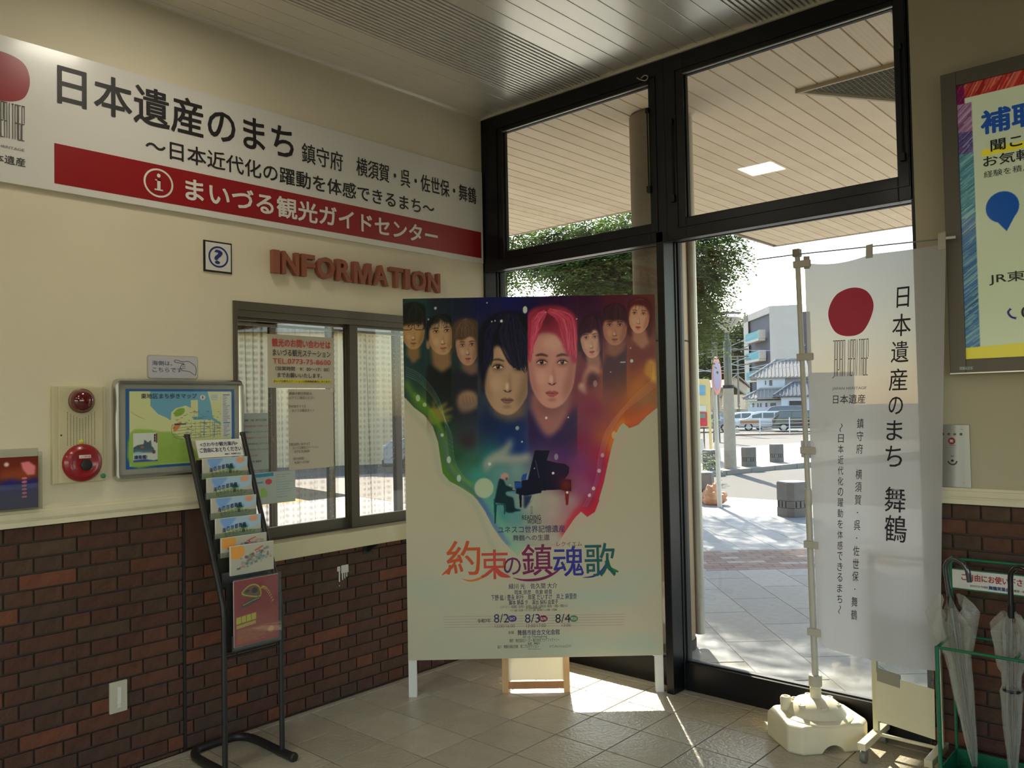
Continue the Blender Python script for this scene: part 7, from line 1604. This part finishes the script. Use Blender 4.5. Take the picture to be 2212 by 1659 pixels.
# low hedge at the foot of the houses, wooded hill behind
HILL = mat('wooded_hill', (92, 118, 70), .9, var=.45, scale=.12, bump=1., bscale=.3)
def hill(label, px0, px1, d, ytop, seed):
    rs = np.random.RandomState(seed); A, B = dep(px0, 870, d), dep(px1, 870, d); A.z = B.z = -2; N = 60; M_ = 12; vs = []; fs = []
    H_ = (871-ytop)/1782*d
    for i in range(N+1):
        a = i/N
        for j in range(M_+1):
            b = j/M_; hgt = H_*(.62+.38*math.sin(a*3.1+seed)*.6+.16*math.sin(a*9+seed*2))*math.sin(b*PI/2)**.8+(2.2*rs.rand() if j else 0)
            P = A+(B-A)*a+_f*(b*60); vs.append((P.x, P.y, -2+hgt))
    for i in range(N):
        for j in range(M_): q = i*(M_+1)+j; fs.append((q, q+M_+1, q+M_+2, q+1))
    o = MB().add(vs, fs).build('wooded_hill', HILL, None); tag(o, label, 'hill'); return o
hill('green wooded hill behind the houses', 1200, 1800, 190, 668, 1)
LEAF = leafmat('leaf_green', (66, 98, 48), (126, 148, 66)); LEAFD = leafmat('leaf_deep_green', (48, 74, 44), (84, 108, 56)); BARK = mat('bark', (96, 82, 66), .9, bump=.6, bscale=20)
def leaves(centers, size, n, seed, m, name, parent, org=None, droop=.5):
    """leaf sprays: twigs with alternate leaves, as one countless part"""
    rs = np.random.RandomState(seed); vs = []; fs = []
    for (c, r) in centers:
        for _ in range(n):
            d = rs.normal(size=3); d /= np.linalg.norm(d); p = np.array(c)+d*np.array(r)*(.55+.5*rs.rand()); dr = d*np.array((1, 1, .25))+rs.normal(size=3)*.35; dr[2] -= droop*(.3+rs.rand()); dr /= np.linalg.norm(dr)
            side = np.cross(dr, (0, 0, 1)); side /= (np.linalg.norm(side)+1e-6); K = 7
            for k in range(K):
                b = p+dr*size*.75*k; b[2] -= .04*size*k*k*.5
                for sg in (-1, 1):
                    ld = side*sg*.85+dr*.6+rs.normal(size=3)*.15; ld /= np.linalg.norm(ld); up = np.cross(ld, side*sg+dr)+rs.normal(size=3)*.1; wv_ = np.cross(ld, rs.normal(size=3)*.25+np.array((0, 0, 1))); wv_ /= (np.linalg.norm(wv_)+1e-6)
                    s = size*(.8+.4*rs.rand()); i0 = len(vs)
                    vs += [b, b+ld*s*.5+wv_*s*.22, b+ld*s, b+ld*s*.5-wv_*s*.22]; fs.append((i0, i0+1, i0+2, i0+3))
    me = bpy.data.meshes.new(name); me.from_pydata([tuple(q) for q in vs], [], fs); me.update(); o = fin(name, me, m, parent, org); o['kind'] = 'stuff'; return o
def tree(label, base, crown, size, n, seed, m, trunk_h, r=.12):
    base = V(base); t = thing('leafy_tree', label, 'tree', base); rs = np.random.RandomState(seed)
    MB().tube([base, base+V((.05, .05, trunk_h*.5)), base+V((0, .1, trunk_h))], [r, r*.8, r*.6], 12).build('trunk', BARK, t, True)
    top = base+V((0, .1, trunk_h*.9))
    for (c, rr) in crown[:10]:
        c = V(c); m1 = top.lerp(c, .5)+V((0, 0, .25)); MB().tube([top, m1, c], [r*.45, r*.28, r*.1], 7).build('branch', BARK, t, True)
    leaves(crown, size, n, seed, m, 'foliage', t); return t
# street tree close to the porch
tb = CAM+V((math.sin(-YAW+math.radians(10.2)), math.cos(-YAW+math.radians(10.2)), 0))*13.0; tb.z = -.1
def cr(px, py, d): return tuple(dep(px, py, d))
def ns(n_, S_, z): return (.751*n_-.66*S_, .66*n_+.751*S_, z)
crown = [(cr(1440, 520, 12.2), (.95, .9, .75)), (cr(1350, 575, 12.0), (.8, .8, .55)), (cr(1265, 560, 12.4), (.75, .7, .5)), (cr(1300, 505, 12.8), (.9, .8, .6)), (cr(1480, 610, 12.0), (.45, .5, .5)), (cr(1530, 545, 12.4), (.48, .5, .35)), (cr(1410, 650, 12.0), (.7, .7, .6)),
         (cr(1225, 520, 13.2), (.6, .6, .35)), (cr(1310, 630, 12.2), (.7, .6, .45)), (cr(1478, 690, 11.8), (.32, .4, .40)),
         (ns(2.5, 5.6, 4.3), (1.0, 1.1, .5)), (ns(3.0, 7.0, 5.0), (1.2, 1.2, .6)), (ns(4.0, 6.8, 5.8), (1.2, 1.2, .6)), (ns(3.4, 8.2, 6.0), (1.3, 1.2, .8)), (ns(3.2, 9.4, 6.6), (1.3, 1.2, .9)), (ns(4.6, 8.6, 6.8), (1.4, 1.3, .8)), (ns(5.2, 6.6, 6.0), (1.1, 1.1, .6)), (ns(4.2, 10.2, 7.2), (1.5, 1.4, .8)), (ns(3.0, 11, 4.6), (1.1, 1.1, .9)), (ns(3.2, 12.2, 5.6), (1.1, 1.1, .8)), (ns(2.4, 11.5, 5.0), (1.2, 1.1, .9))]
tree('broad green street tree just beyond the porch, filling the upper left panes', tb, crown, .07, 300, 3, LEAF, 2.9, .14)
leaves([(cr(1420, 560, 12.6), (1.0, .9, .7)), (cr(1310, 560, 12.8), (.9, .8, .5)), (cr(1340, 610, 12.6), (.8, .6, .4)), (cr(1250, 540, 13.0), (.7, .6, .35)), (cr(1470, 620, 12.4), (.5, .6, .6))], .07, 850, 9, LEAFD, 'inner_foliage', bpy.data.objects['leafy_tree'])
c2 = [(cr(1085, 560, 14.0), (.5, .5, .7)), (cr(1100, 540, 14.5), (.45, .5, .5)), (cr(1060, 600, 14.2), (.6, .6, .6)), (cr(1110, 510, 14.2), (.5, .5, .4))]
tree('second green tree at the left edge of the glazing', CAM+V((ray(1060, 870).x, ray(1060, 870).y, 0)).normalized()*14.4-V((0, 0, CAM.z+.1)), c2, .07, 200, 4, LEAF, 2.6, .12)
# drooping sprays low in front of the street lamp
leaves([(cr(1512, 745, 11.8), (.16, .2, .12)), (cr(1528, 733, 12.0), (.16, .2, .05))], .075, 34, 12, LEAF, 'low_spray', bpy.data.objects['leafy_tree'], droop=.1)
for px, py, d, rr, lb in [(1593, 884, 77, 1.3, 'small leafy shrub before the white house'), (1520, 905, 30, .5, 'low green plants at the foot of the information board'), (1505, 1003, 18, .35, 'low green planting at the left end of the traffic island')]:
    P = dep(px, py, d); bp_ = V((P.x, P.y, -.6 if d > 40 else 0)); t = thing('shrub', lb, 'shrub', bp_); MB().tube([bp_, bp_+V((0, 0, max(P.z-bp_.z, .2)))], .03*rr+.01, 6).build('stem', BARK, t); leaves([(tuple(P), (rr, rr, rr*.9))], .10*max(rr, .6), 60, int(px), LEAF, 'foliage', t)
rs = np.random.RandomState(8); hc = []
for k in range(70):
    px = 1480+rs.rand()*170; P = dep(px, 700+rs.rand()*120+(px-1480)*.1, 150+rs.rand()*30); hc.append((tuple(P), (5, 5, 4)))
t = thing('hillside_wood', 'rounded green tree tops covering the hill behind the houses', 'trees', dep(1550, 830, 165), kind='stuff'); leaves(hc, .9, 60, 21, LEAFD, 'foliage', t)
flush_text()
